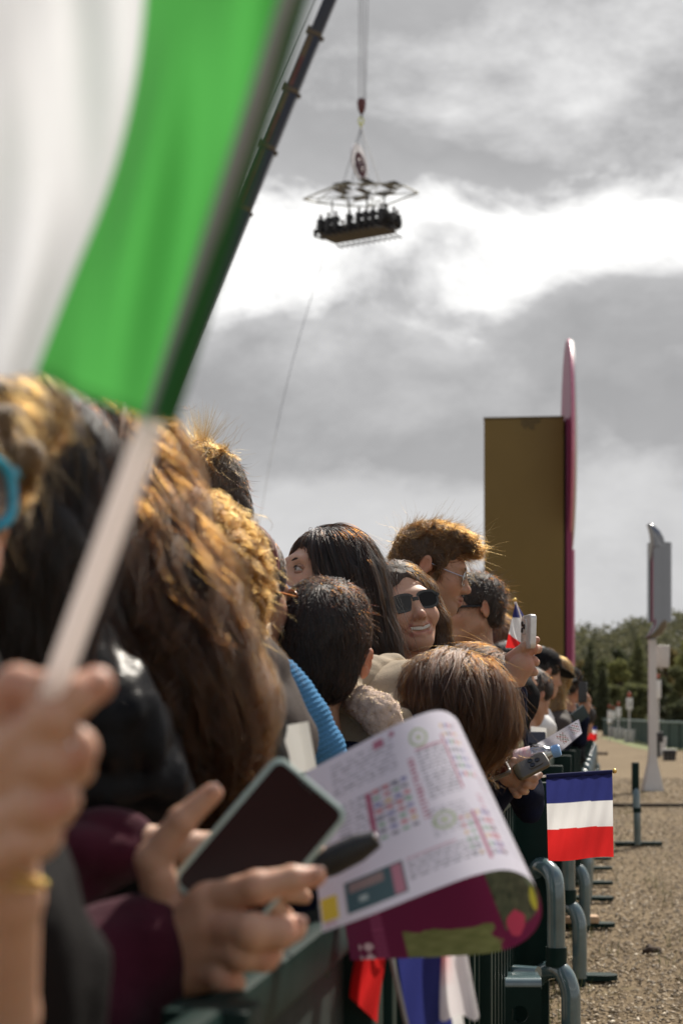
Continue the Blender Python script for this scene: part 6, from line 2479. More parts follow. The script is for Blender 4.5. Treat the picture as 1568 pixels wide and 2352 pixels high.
# --- 16. hidden person with raised white phone and the bottle
def person_white_phone():
    d = 3.72
    hand = hand_soft(d, [((1168, 1592, 0.02), (1180, 1556, 0.0), 24, 27), ((1180, 1556, 0.0), (1196, 1528, -0.01), 28, 30), ((1180, 1525, 0.0), (1172, 1512, 0.0), 22, 14), ((1150, 1660, 0.05), (1168, 1592, 0.02), 28, 24)],
                     [[(1172, 1510, -0.005, 13), (1203, 1486, -0.018, 11), (1220, 1476, -0.020, 10), (1231, 1470, -0.016, 8.5)],
                      [(1200, 1508, -0.01, 13), (1224, 1490, -0.010, 11), (1234, 1491, 0.008, 9.5), (1226, 1496, 0.02, 8)],
                      [(1206, 1527, -0.01, 13), (1224, 1518, -0.006, 11), (1229, 1521, 0.010, 9), (1220, 1524, 0.02, 8)],
                      [(1204, 1546, -0.008, 12), (1222, 1541, -0.004, 10), (1226, 1544, 0.010, 8.5), (1216, 1546, 0.018, 7.5)],
                      [(1178, 1520, 0.02, 13), (1196, 1500, 0.03, 10), (1208, 1488, 0.026, 8)]], k=2.4)
    d2 = 3.6
    hand2 = hand_soft(d2, [((1150, 1800, 0.03), (1172, 1778, 0.0), 20, 27), ((1172, 1778, 0.0), (1192, 1790, -0.01), 29, 24)],
                      [[(1186, 1775, -0.015, 12), (1210, 1785, -0.035, 10), (1226, 1788, -0.030, 9), (1238, 1780, -0.018, 8)],
                       [(1190, 1790, -0.012, 12), (1208, 1802, -0.032, 10), (1220, 1804, -0.024, 9), (1228, 1796, -0.012, 8)],
                       [(1186, 1802, -0.008, 12), (1200, 1815, -0.026, 10), (1206, 1818, -0.014, 8.5)],
                       [(1178, 1810, -0.004, 11), (1186, 1824, -0.018, 9), (1190, 1827, -0.008, 7.5)],
                       [(1166, 1765, 0.0, 13), (1180, 1750, -0.004, 10.5), (1198, 1747, -0.006, 8.5)]], k=2.2)
    H = Head(1102, 1610, 3.9, 75, -20, 0, 0.92)
    S = add_head(Soft(), H, fem=True)
    q = mpp(d)
    tint = face_tints(H) + [(px(u, v, d - 0.02), r_ * q, (0.48, 0.17, 0.11), 0.5) for u, v, r_ in ((1231, 1470, 22), (1172, 1505, 20), (1226, 1492, 18), (1215, 1520, 30), (1238, 1780, 16), (1222, 1802, 16))]
    o = person('brown haired person behind the leaning girl raising a white phone', [(S, 0.005), (hand, 0.0022), (hand2, 0.0022)], (0.46, 0.27, 0.185), tint)
    rg = MB().loop([px(1203 + 9 * math.cos(a), 1811 + 5 * math.cos(a) + 7 * math.sin(a), d2 - 0.024 - 0.008 * math.sin(a)) for a in np.linspace(0, 6.28, 17)[:-1]], 1.3 * mpp(d2), 6)
    rg.build('ring', GOLDM, o)
    S = Soft()
    H.put(S)
    S.ell((0, -0.02, 0.035), (0.092, 0.112, 0.100), k=0.02)
    S.ell((0, 0.115, -0.055), (0.066, 0.080, 0.11), k=0.02, sub=True)
    hair(o, S, 0.006, B_BROWN, H, flow_of(H, (0, 0.02, 0.12), 0.8, 0.7, (0, -0.3, 0)), 3000, 0.15, 9, H_CHEST, radius=0.00045, lift=0.014, wave=0.15, seed=47, fly=0.12, noise=(36, 60, 0.004))
    S = Soft()
    n = H.neck()
    torso(S, n + np.array([0.0, 0.02, 0]), 80, 0.17, arms=False)
    S.chain([px(1110, 1690, 3.85), px(1160, 1760, 3.80), px(1160, 1665, 3.75), px(1172, 1600, 3.73)], [0.06, 0.055, 0.04, 0.032], k=0.03)
    S.chain([px(1090, 1700, 3.7), px(1100, 1830, 3.68), px(1148, 1802, 3.63)], [0.06, 0.05, 0.034], k=0.03)
    garment(o, 'jacket', S, 0.007, CL_NAVY, (37, 36, 0.007))
    S = Soft()
    S.chain([px(1060, 1760, 3.4), px(1110, 1725, 3.5), px(1170, 1712, 3.75)], [0.03, 0.038, 0.03], k=0.02)
    garment(o, 'scarf', S, 0.007, CL_CAMO, (38, 60, 0.006))
    legs(o, n, 80)


# --- 17. more people along the barrier
def far_person(label, u, v, d, yaw, pitch, hairbase, hairmat, jacket, skin=SK_MID, cap=False, capyaw=0, long=None, scale=1.0, tyaw=70, glasses=False, curly=False, lean=0.0, hn=900):
    H = Head(u, v, d, yaw, pitch, 0, scale)
    S = add_head(Soft(), H, low=True)
    o = person(label, [(S, 0.007)], skin, face_tints(H))
    S = cap_hair(Soft(), H, 0.006, 0.0, -0.06)
    if long is not None:
        S.world()
        S.chain([px(a, b, d + c) for a, b, c, _ in long], [r_ * mpp(d) for _, _, _, r_ in long], k=0.04)
    hair(o, S, 0.010, hairbase, H, flow_of(H, (0, -0.03, 0.12), 0.6, 0.9), hn, 0.12 if long else 0.05, 7, hairmat, radius=0.0009, lift=0.012, seed=int(u), noise=(int(u), 60, 0.006), fly=0.06)
    if cap:
        H.put(S := Soft())
        S.ell((0, -0.018, 0.055), (0.092, 0.112, 0.082), k=0.01)
        S.box((0, 0, -0.075), (0.3, 0.3, 0.10), k=0.01, sub=True)
        cy = rotz(R(-capyaw))
        S.ell(cy @ np.array([0, 0.125, 0.034]), (0.075, 0.075, 0.009), rot=cy @ rotx(R(-16)), k=0.012)
        soft_obj('cap', S, 0.006, CL_BLACK, o)
    if glasses:
        g = MB()
        for q in (-1, 1):
            g.prism([H.w(p) for p in lens_shape(H, q * 0.034, 0.0, 0.031, 0.022)], H.R @ np.array([0, -0.005, 0]))
            g.tube([H.w((q * 0.064, 0.090, 0.006)), H.w((q * 0.083, 0.0, 0.008))], 0.004, 6)
        g.build('sunglasses', BLACKP, o)
    S = Soft()
    n = H.neck()
    torso(S, n, tyaw, 0.18)
    garment(o, 'jacket', S, 0.016, jacket, (int(d * 10), 30, 0.007))
    legs(o, n, tyaw)
    return o, H


def far_people():
    far_person('red haired person beside the small flag behind the white phone', 1142, 1472, 8.0, 40, 0, B_RED, H_RED, CL_BLACK)
    far_person('black haired person hidden behind the hand with the white phone', 1176, 1545, 7.4, 75, -8, B_BLACK, H_BLACK, CL_NAVY, long=[(1190, 1560, -0.05, 24), (1204, 1590, -0.08, 16), (1208, 1612, -0.08, 8)])
    o, H = far_person('person in black peaked cap and white shirt leaning past the gold tower', 1246, 1546, 9.0, 70, -12, B_BLACK, H_BLACK, CL_WHITE, SK_MID, cap=True, capyaw=-14)
    far_person('woman in dark sunglasses with long blond hair down her back', 1264, 1556, 10.4, -75, 0, B_GOLD, H_BLOND, mat('cloth_dark_brown', (0.03, 0.022, 0.018), 0.8), long=[(1270, 1548, -0.03, 24), (1275, 1590, -0.08, 17), (1277, 1630, -0.10, 16), (1272, 1668, -0.10, 10)], glasses=True, hn=2200)
    o, H = far_person('man in black cap filming with a raised black phone', 1306, 1574, 11.5, 35, 0, B_BLACK, H_BLACK, CL_NAVY, cap=True, capyaw=160)
    d = 11.4
    q = mpp(d)
    hd = hand_soft(d, [((1340, 1650, 0.0), (1345, 1622, 0.0), 9, 11)],
                   [[(1338, 1618, -0.01, 5), (1340, 1600, -0.03, 4.4), (1334, 1594, -0.03, 3.6)], [(1343, 1616, -0.01, 5), (1345, 1598, -0.02, 4.4), (1341, 1590, -0.02, 3.6)],
                    [(1348, 1618, 0.0, 5), (1350, 1602, -0.01, 4.2), (1346, 1594, -0.01, 3.4)], [(1350, 1622, 0.01, 4.6), (1353, 1608, 0.0, 4), (1350, 1600, 0.0, 3.4)], [(1336, 1624, 0.0, 5), (1330, 1612, -0.02, 4)]], k=1)
    hm = soft_obj('raised_hand', hd, 0.005, SKIN, o, SK_MID)
    S = Soft()
    S.chain([px(1312, 1650, 11.5), px(1328, 1700, 11.45), px(1340, 1652, 11.4)], [0.06, 0.05, 0.036], k=0.03)
    garment(o, 'sleeve', S, 0.012, CL_NAVY, (50, 40, 0.006))
    far_person('person in a dark cap leaning in beside the white card', 1222, 1600, 8.2, 60, -25, B_DARK, H_DARK, CL_BLACK, cap=False, hn=600)
    far_person('person in a pale top just past the woman with long blond hair', 1316, 1598, 13.2, 60, -15, B_BROWN, H_BROWN, CL_WHITE, hn=400)
    far_person('person in a dark coat bending behind the dark green booklet', 1336, 1655, 13.0, 70, -30, B_BLACK, H_BLACK, CL_BLACK, hn=400)
    far_person('distant dark jacketed person at the end of the crowd', 1322, 1612, 15.5, 60, -20, B_DARK, H_DARK, CL_BLACK, hn=400)
    far_person('distant person in grey past the man in the black cap', 1338, 1632, 20.0, 70, -20, B_BROWN, H_BROWN, CL_GREY, hn=300)


woman_sunglasses()
man_glasses()
man_black_jacket()
woman_mask()
boy()
GIRL = girl_leaning()
woman_hairband()
man_blond()
woman_golden_curls()
woman_wavy()
woman_leather()
person_headphones()
BEARER = flag_bearer()
HOLDER = phone_holder()
person_white_phone()
far_people()
# ------------------------------------------------------------------ flags
CLOTH = attr_mat('flag_cloth', rough=0.75, translucent=0.5, bump=0.12, bscale=900, spec=0.2, var=0.03)
SLEEVE = attr_mat('flag_sleeve', rough=0.75, translucent=0.25, bump=0.1, bscale=900, spec=0.2, var=0.03)
PM = attr_mat('stick_plastic', rough=0.4, translucent=0.6, spec=0.4, var=0.0)
_pc = PM.node_tree.nodes['Attribute']
_rgb = PM.node_tree.nodes.new('ShaderNodeRGB')
_rgb.outputs[0].default_value = (0.88, 0.83, 0.81, 1)
for _l in list(_pc.outputs['Color'].links):
    PM.node_tree.links.new(_rgb.outputs[0], _l.to_socket)
POLEW = PM
BLUE, WHITE, RED, GRN = (0.034, 0.042, 0.19), (0.86, 0.86, 0.86), (0.68, 0.026, 0.026), (0.075, 0.36, 0.075)


def cloth_sheet(name, fn, cols, nu, nv, material, parent=None, thick=0.0):
    """fn(s, t) -> world point; cols(s, t) -> dye colour"""
    S, T = np.meshgrid(np.linspace(0, 1, nu), np.linspace(0, 1, nv))
    P = np.array([fn(a, b) for a, b in zip(S.ravel(), T.ravel())])
    C = np.array([cols(a, b) for a, b in zip(S.ravel(), T.ravel())])
    i, j = np.meshgrid(np.arange(nv - 1), np.arange(nu - 1), indexing='ij')
    a = (i * nu + j).ravel()
    me = quad_mesh(name, P, np.stack([a, a + 1, a + nu + 1, a + nu], 1))
    set_col(me, C)
    o = link(name, me, material, parent)
    if thick:
        sm = o.modifiers.new('thickness', 'SOLIDIFY')
        sm.thickness = thick
        sm.offset = 0
    return o


def big_flag():
    hand_p = px(60, 1740, 0.85)
    a = px(118, 1600, 0.832)
    b = px(352, 960, 0.78)
    top = px(664, 0, 0.70)
    top = b + (top - b) * 1.5
    t = empty('green_white_flag', a, 'large blurred green and white flag on a pale stick', 'flag')
    MB().tube([px(20, 1850, 0.855), a, b + (a - b) * 0.02], 0.0064, 14).build('stick', POLEW, t)
    MB().tube([b, top], 0.0042, 12).build('stick_upper', mat('stick_upper_shade', (0.30, 0.33, 0.34), 0.6, spec=0.2), t)  # same pale stick; the shade inside the sleeve is put into its grey
    # the hoist edge lies along the stick; the cloth runs off to the left
    def curve(pts, s):
        pts = np.array(pts, float)
        k = s * (len(pts) - 1)
        i = min(int(k), len(pts) - 2)
        f = k - i
        p0, p1 = pts[i], pts[i + 1]
        m0 = (pts[i + 1] - pts[max(i - 1, 0)]) / 2
        m1 = (pts[min(i + 2, len(pts) - 1)] - pts[i]) / 2
        return (2 * f ** 3 - 3 * f * f + 1) * p0 + (f ** 3 - 2 * f * f + f) * m0 + (-2 * f ** 3 + 3 * f * f) * p1 + (f ** 3 - f * f) * m1
    hoist = [(366, 966, .778), (428, 760, .762), (500, 530, .744), (575, 290, .726), (652, 40, .705), (740, -240, .69)]
    seam = [(88, 874, .80), (168, 640, .79), (240, 420, .775), (292, 200, .76), (322, 0, .745), (340, -260, .73)]
    fly = [(-330, 800, .83), (-260, 600, .82), (-200, 380, .81), (-170, 160, .80), (-160, -40, .79), (-170, -300, .78)]

    def fn(s, tt):
        h, m, f = curve(hoist, tt), curve(seam, tt), curve(fly, tt)
        if s < 0.42:
            k = s / 0.42
            p = h + (m - h) * k
        else:
            k = (s - 0.42) / 0.58
            p = m + (f - m) * k
        p = px(p[0], p[1], p[2])
        p[1] += 0.010 * math.sin(s * 13 + tt * 3.0) + 0.006 * math.sin(s * 24 - tt * 6 + 1)
        return p

    def cl(s, tt):
        if s < 0.42:
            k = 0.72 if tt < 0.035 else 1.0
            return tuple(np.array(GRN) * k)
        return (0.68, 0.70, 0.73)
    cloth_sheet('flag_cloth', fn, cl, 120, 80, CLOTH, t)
    # hem sleeve wrapped round the stick: doubled cloth
    def sl(s, tt):
        h = curve(hoist, tt)
        p = px(h[0], h[1], h[2])
        an = s * 2 * math.pi
        r_ = 0.0062
        return p + np.array([math.cos(an) * r_ * 0.95 + 0.002, math.sin(an) * 0.0062, -math.cos(an) * r_ * 0.3])
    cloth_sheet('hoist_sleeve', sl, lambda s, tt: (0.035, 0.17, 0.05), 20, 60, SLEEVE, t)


big_flag()


def tricolour_front():
    d = 3.6
    t = empty('tricolour_flag', px(1240, 1782, d), 'small blue white red flag held level over the track', 'flag', 'small tricolour flags')
    MB().tube([px(1205, 1786, d), px(1407, 1771.5, d)], 0.0024, 8).build('stick', POLEW, t)
    MB().ball(px(1410, 1771, d), 0.0052, 14, 10).build('gold_tip', GOLDM, t)

    def fn(s, tt):
        u = 1253 + 152 * s + 5 * tt * (1 - s) + 3 * tt * s
        v = 1781 - 10 * s + (196 + 2 * s) * tt + 2.5 * math.sin(s * 6) * tt
        dd = d - 0.002 + 0.010 * math.sin(s * 6.0 + 0.6 + tt) * tt + 0.004 * math.sin(tt * 9 + s * 4) * tt + 0.0012 * math.sin(s * 31 + tt * 9)
        return px(u, v, dd)

    def cl(s, tt):
        e = 0.006 * math.sin(s * 5)
        return BLUE if tt + e < 0.335 else (WHITE if tt + e < 0.635 else RED)
    cloth_sheet('flag_cloth', fn, cl, 60, 120, CLOTH, t)

    def sl(s, tt):
        an = s * 2 * math.pi
        c = px(1253 + 151 * tt, 1783.5 - 10 * tt, d)
        return c + np.array([0, math.sin(an) * 0.0042, math.cos(an) * 0.0052])
    cloth_sheet('hoist_sleeve', sl, lambda s, tt: tuple(np.array(BLUE) * 0.55), 14, 20, SLEEVE, t)


tricolour_front()


def tricolour_back():
    d = 5.2
    t = empty('tricolour_flag', px(1216, 1470, d), 'small tricolour flag hanging crooked behind the white phone', 'flag', 'small tricolour flags')
    MB().tube([px(1182, 1382, d), px(1222, 1500, d), px(1230, 1560, d)], 0.0042, 8).build('stick', POLEW, t)
    MB().ball(px(1181.5, 1378, d), 0.0066, 12, 8).build('gold_tip', GOLDM, t)
    # two wings of one folded cloth, left and right of the stick
    st = lambda k: np.array([1183 + 38 * k, 1384 + 112 * k])

    def left(s, tt):
        a = st(tt * 0.95)
        b = np.array([1163 - 0, 1474]) * 1.0
        q = np.array([1183, 1384]) * (1 - tt) + np.array([1160, 1488]) * tt
        p = a * (1 - s) + q * s
        return px(p[0], p[1], d - 0.02 * math.sin(s * 3.1) - 0.02 * s)

    def cl(s, tt):
        w = 1384 + 104 * tt - 0 * s
        k = tt - 0.24 * (1 - s)
        # bands run across the cloth away from the stick
        return BLUE if tt < 0.32 + 0.02 * s else (WHITE if tt < 0.68 + 0.30 * (1 - s) else RED)
    cloth_sheet('flag_cloth', left, cl, 40, 60, CLOTH, t)

    def right(s, tt):
        a = st(tt * 0.95)
        q = np.array([1184, 1384]) * (1 - tt) + np.array([1242 - 8 * tt * tt, 1470 + 18 * tt]) * tt
        p = a * (1 - s) + q * s
        return px(p[0], p[1], d + 0.03 * s + 0.01)
    cloth_sheet('flag_fold', right, lambda s, tt: BLUE if tt < 0.78 else WHITE, 30, 50, CLOTH, t)


tricolour_back()


def hanging_flags():
    # red tipped flag hanging under the programme
    d = 1.93
    t = empty('tricolour_flag', px(850, 2180, d), 'small flag hanging with its red end lowest under the programme', 'flag', 'small tricolour flags')
    MB().tube([px(858, 2020, d + 0.01), px(884, 2190, d + 0.012)], 0.0022, 8).build('stick', POLEW, t)

    def fn(s, tt):
        l = np.array([822, 2080]) * (1 - tt) + np.array([808, 2290]) * tt
        r_ = np.array([888, 2080]) * (1 - tt) + np.array([872, 2350]) * tt
        p = l * (1 - s) + r_ * s
        return px(p[0] + 6 * math.sin(tt * 5), p[1], d + 0.010 * math.sin(s * 5 + tt * 3))
    cloth_sheet('flag_cloth', fn, lambda s, tt: WHITE if tt < 0.47 - 0.07 * s else RED, 40, 60, CLOTH, t)
    # blue and white flag folded over, next to it
    d = 1.95
    t = empty('tricolour_flag', px(960, 2180, d), 'folded blue and white flag on a grey stick below the programme', 'flag', 'small tricolour flags')
    MB().tube([px(880, 2120, d - 0.015), px(948, 2420, d - 0.03)], 0.0030, 8).build('stick', mat('stick_grey', (0.25, 0.24, 0.23), 0.5), t)

    def fb(s, tt):
        l = np.array([900, 2120]) * (1 - tt) + np.array([942, 2400]) * tt
        r_ = np.array([1030, 2150]) * (1 - tt) + np.array([1070, 2390]) * tt
        p = l * (1 - s) + r_ * s
        return px(p[0], p[1] + 8 * math.sin(s * 4), d + 0.012 * math.sin(s * 6 + tt * 4))
    cloth_sheet('flag_cloth', fb, lambda s, tt: BLUE if s < 0.8 else WHITE, 40, 60, CLOTH, t)

    def fw(s, tt):
        an = (s - 0.5) * 2.6
        cx, hw = 1026 + 26 * tt, 38 + 10 * tt
        u = cx + hw * math.sin(an) / math.sin(1.3)
        v = 2150 + 175 * tt + 16 * math.cos(an) * (1 if tt > 0.5 else 0.4) + 10 * tt * math.sin(s * 9)
        return px(u, v, d - 0.03 * math.cos(an) + 0.02)

    def cw(s, tt):
        k = max(0, 1 - abs(s - 0.3) / 0.28) * max(0, 1 - abs(tt - 0.25) / 0.35)
        return tuple(np.array((0.78, 0.74, 0.75)) * (1 - k) + np.array((0.75, 0.22, 0.24)) * k)
    cloth_sheet('flag_fold', fw, cw, 40, 40, CLOTH, t)


hanging_flags()

# ------------------------------------------------------------------ the programme in the foreground
PAPER = attr_mat('programme_paper', rough=0.38, translucent=0.25, back='colback', spec=0.45, var=0.02, coat=0.2)
PAPER2 = attr_mat('paper_printed', rough=0.6, translucent=0.25, spec=0.3, var=0.02)


def programme():
    B = [(740, 2142, 1.575), (860, 2098, 1.580), (990, 2046, 1.595), (1090, 2010, 1.615), (1165, 1998, 1.645), (1218, 2022, 1.685), (1241, 2072, 1.735), (1236, 2122, 1.775), (1198, 2164, 1.805), (1130, 2188, 1.820), (1000, 2198, 1.825), (880, 2202, 1.825), (806, 2206, 1.825)]
    T = [(700, 1775, 1.700), (800, 1722, 1.705), (890, 1675, 1.715), (955, 1645, 1.730), (1005, 1632, 1.750), (1040, 1644, 1.780), (1060, 1676, 1.820), (1058, 1712, 1.860), (1030, 1742, 1.890), (975, 1765, 1.905), (880, 1790, 1.910), (800, 1815, 1.910), (740, 1840, 1.910)]

    def cr(pts, s):
        pts = np.array(pts, float)
        k = s * (len(pts) - 1)
        i = min(int(k), len(pts) - 2)
        f = k - i
        p0, p1 = pts[i], pts[i + 1]
        m0 = (pts[i + 1] - pts[max(i - 1, 0)]) / 2
        m1 = (pts[min(i + 2, len(pts) - 1)] - pts[i]) / 2
        return (2 * f ** 3 - 3 * f * f + 1) * p0 + (f ** 3 - 2 * f * f + f) * m0 + (-2 * f ** 3 + 3 * f * f) * p1 + (f ** 3 - f * f) * m1
    nu, nv = 330, 210
    ss, ts = np.linspace(0, 1, nu), np.linspace(0, 1, nv)
    bc = np.array([cr(B, s) for s in ss])
    tc = np.array([cr(T, s) for s in ss])
    uvd = tc[None] * (1 - ts)[:, None, None] + bc[None] * ts[:, None, None]
    P = np.stack([(uvd[..., 0] - CU) * uvd[..., 2] / FPX, uvd[..., 2], EYE + (HV - uvd[..., 1]) * uvd[..., 2] / FPX], -1)
    Sg, Tg = np.meshgrid(ss, ts)
    # printed front: text columns run across the sheet, headings and bars along it
    C = np.ones((nv, nu, 3)) * np.array([0.70, 0.67, 0.77])
    r = np.random.default_rng(21)

    def rect(s0, s1, t0, t1, col, a=1.0):
        m = (Sg >= s0) & (Sg < s1) & (Tg >= t0) & (Tg < t1)
        C[m] = C[m] * (1 - a) + np.array(col) * a

    def text(s0, s1, t0, t1, col, rows, a=0.6):
        for i in range(rows):
            tt = t0 + (t1 - t0) * i / rows
            s = s0
            while s < s1:
                w = r.uniform(0.006, 0.022)
                rect(s, min(s1, s + w), tt, tt + (t1 - t0) / rows * 0.5, col, min(1, a * r.uniform(0.8, 1.4)))
                s += w + 0.005

    ink, mag = (0.05, 0.05, 0.09), (0.34, 0.02, 0.09)
    flagc = [(0.05, 0.06, 0.3), (0.5, 0.06, 0.05), (0.1, 0.3, 0.12), (0.6, 0.35, 0.05), (0.05, 0.05, 0.08)]

    def flags(s0, t0, n, m, ds, dt):
        for i in range(n):
            for j in range(m):
                c = flagc[r.integers(0, 5)]
                rect(s0 + i * ds, s0 + i * ds + ds * 0.62, t0 + j * dt, t0 + j * dt + dt * 0.55, c, 0.75)
    # column near the left edge
    for t0 in (0.05, 0.30):
        text(0.05, 0.17, t0, t0 + 0.2, ink, 9, 0.45)
    rect(0.130, 0.150, 0.03, 0.08, mag, 0.8)
    rect(0.100, 0.108, 0.30, 0.62, mag, 0.9)
    flags(0.112, 0.30, 4, 8, 0.018, 0.04)
    text(0.19, 0.205, 0.22, 0.60, mag, 16, 0.75)
    text(0.215, 0.30, 0.20, 0.50, ink, 15, 0.6)
    rect(0.215, 0.30, 0.18, 0.195, mag, 0.7)
    rect(0.302, 0.310, 0.14, 0.48, mag, 0.95)
    flags(0.315, 0.08, 4, 7, 0.016, 0.05)
    text(0.385, 0.395, 0.06, 0.5, mag, 16, 0.5)
    text(0.20, 0.30, 0.55, 0.72, ink, 9, 0.45)
    for (cs_, ct) in ((0.235, 0.12), (0.23, 0.63)):
        rr = np.sqrt(((Sg - cs_) / 0.027) ** 2 + ((Tg - ct) / 0.055) ** 2)
        m = (rr < 1) & (rr > 0.72)
        C[m] = (0.35, 0.42, 0.25)
        m = (rr < 0.35)
        C[m] = (0.45, 0.5, 0.35)
    rect(0.300, 0.308, 0.62, 0.92, mag, 0.95)
    flags(0.262, 0.64, 2, 6, 0.018, 0.045)
    flags(0.314, 0.62, 3, 6, 0.016, 0.05)
    text(0.34, 0.36, 0.52, 0.9, mag, 14, 0.5)
    text(0.37, 0.44, 0.4, 0.9, ink, 18, 0.22)
    text(0.14, 0.29, 0.78, 0.90, ink, 6, 0.5)
    rect(0.14, 0.24, 0.765, 0.775, mag, 0.6)
    rect(0.165, 0.178, 0.02, 0.05, mag, 0.8)
    # advert box at the bottom left and yellow box
    rect(0.048, 0.135, 0.76, 0.95, (0.035, 0.085, 0.10))
    rect(0.118, 0.133, 0.77, 0.94, (0.55, 0.20, 0.28), 0.8)
    rect(0.052, 0.105, 0.775, 0.83, (0.35, 0.22, 0.2), 0.7)
    rect(0.066, 0.076, 0.87, 0.90, (0.5, 0.6, 0.6), 0.7)
    rect(0.006, 0.036, 0.80, 0.945, (0.72, 0.55, 0.03))
    text(0.010, 0.032, 0.955, 0.985, (0.5, 0.1, 0.2), 2, 0.6)
    # reverse: magenta cover with a green picture
    K = np.ones((nv, nu, 3)) * np.array([0.14, 0.016, 0.058])
    f1, _ = waves(61, 30, 1.0)
    nz = f1(np.stack([Sg.ravel() * 3, Tg.ravel() * 2, Sg.ravel() * 0], 1)).reshape(Sg.shape)
    g = (Sg > 0.36) & (Sg < 0.70) & (Tg < 0.925 + 0.03 * np.cos((Sg - 0.52) * 12))
    K[g] = np.array([0.085, 0.095, 0.060]) + 0.04 * nz[g][:, None] * np.array([1, 1, 0.6])
    g2 = (Sg > 0.735 + 0.02 * nz) & (Sg < 0.875) & (Tg > 0.855 + 0.012 * nz)
    K[g2] = np.array([0.19, 0.215, 0.085]) + 0.05 * nz[g2][:, None] * np.array([1, 1, 0.5])
    for c_, rr_, co in (((0.50, 0.80), 0.055, (0.15, 0.18, 0.12)), ((0.55, 0.9), 0.03, (0.45, 0.42, 0.05)), ((0.42, 0.92), 0.05, (0.22, 0.24, 0.14)), ((0.47, 0.72), 0.05, (0.5, 0.06, 0.12)), ((0.66, 0.9), 0.035, (0.42, 0.05, 0.10))):
        m = ((Sg - c_[0]) ** 2 + ((Tg - c_[1]) * 0.55) ** 2) < rr_ ** 2 * (1 + 0.3 * nz)
        K[m] = co
    m = (Sg > 0.93) & (Sg < 0.965) & (Tg > 0.90) & (np.sin(Tg * 90) + np.cos(Sg * 240) > 0.1)
    K[m] = (0.6, 0.45, 0.5)
    m = (Sg > 0.905) & (Sg < 0.93) & (np.sin(Tg * 260) > 0.3)
    K[m] = (0.34, 0.08, 0.18)
    idx = np.arange(nv * nu).reshape(nv, nu)
    Q = np.stack([idx[:-1, :-1], idx[1:, :-1], idx[1:, 1:], idx[:-1, 1:]], -1).reshape(-1, 4)
    me = quad_mesh('programme', P.reshape(-1, 3), Q)
    set_col(me, C.reshape(-1, 3))
    set_col(me, K.reshape(-1, 3), 'colback')
    o = link('printed_programme', me, PAPER, None, px(950, 2000, 1.7))
    tag(o, 'large printed race programme curled into a roll in the foreground', 'programme')
    return o


programme()


def small_papers():
    # blank white sheet at the left of the programme
    d = 2.0

    def fn(s, tt):
        a = np.array([612, 1674]) * (1 - s) + np.array([708, 1657]) * s
        b = np.array([628, 1780]) * (1 - s) + np.array([728, 1770]) * s
        p = a * (1 - tt) + b * tt
        return px(p[0], p[1], d + 0.012 * math.sin(s * 3.1) + 0.03 * tt - 0.025 * max(0, s - 0.75) * 4)
    o = cloth_sheet('paper_sheet', fn, lambda s, tt: (0.80, 0.79, 0.75), 24, 20, PAPER2)
    tag(o, 'blank white paper sheet catching the sun above the near phone', 'paper')
    # far programme, printed, held over the rail
    d = 6.0
    r = np.random.default_rng(9)
    cells = {}

    def far(s, tt):
        a = np.array([1232, 1708]) * (1 - s) + np.array([1328, 1652]) * s
        b = np.array([1282, 1730]) * (1 - s) + np.array([1336, 1684]) * s
        p = a * (1 - tt) + b * tt
        return px(p[0], p[1], d + 0.02 * math.sin(s * 7) - 0.03 * tt)

    def cl(s, tt):
        k = (int(s * 26), int(tt * 10))
        c = np.array((0.66, 0.64, 0.72))
        if (0.72 < s < 0.95 and 0.12 < tt < 0.75) or (0.36 < s < 0.56 and 0.2 < tt < 0.8):
            if (k[0] + k[1]) % 2 == 0:
                cc = [(0.25, 0.07, 0.05), (0.08, 0.10, 0.2), (0.10, 0.12, 0.08), (0.4, 0.25, 0.05)][(k[0] * 3 + k[1]) % 4]
                return cc
        elif int(tt * 30) % 3 == 0 and 0.1 < s < 0.92:
            return tuple(c * 0.62)
        return tuple(c)
    o = cloth_sheet('printed_programme', far, cl, 90, 40, PAPER2)
    tag(o, 'smaller printed programme held over the rail behind the bottle', 'programme')
    o = cloth_sheet('paper_sheet', lambda s, tt: px(1218 + 36 * s, 1668 + 4 * s + 26 * tt, 7.2 + 0.05 * tt - 0.05 * s), lambda s, tt: (0.8, 0.8, 0.78), 10, 8, PAPER2)
    tag(o, 'small white card held beside the white shirted person', 'paper')
    b = MB().box(px(1330, 1642, 10.6), (0.055, 0.012, 0.04), rotz(0.4) @ roty(-0.6), 0.006)
    tag(b.build('dark_booklet', mat('booklet_dark_green', (0.010, 0.028, 0.030), 0.5)), 'dark green booklet raised beside the black phone', 'booklet')
    # red and white flag far along the rail
    o = cloth_sheet('tricolour_flag', lambda s, tt: px(1336 + 34 * s, 1672 + 32 * tt - 6 * s + 3 * math.sin(s * 9), 15.0 + 0.05 * math.sin(s * 6)), lambda s, tt: BLUE if tt < 0.25 else (WHITE if tt < 0.5 else RED), 24, 20, CLOTH)
    tag(o, 'crumpled tricolour flag far along the rail with red lowest', 'flag', 'small tricolour flags')


small_papers()

# ------------------------------------------------------------------ phones, bottle


def rounded(w, h, r_, n=6):
    o = []
    for cx, cy, a0 in ((w - r_, h - r_, 0), (-w + r_, h - r_, 90), (-w + r_, -h + r_, 180), (w - r_, -h + r_, 270)):
        for k in range(n + 1):
            a = R(a0 + 90 * k / n)
            o.append((cx + r_ * math.cos(a), cy + r_ * math.sin(a)))
    return o


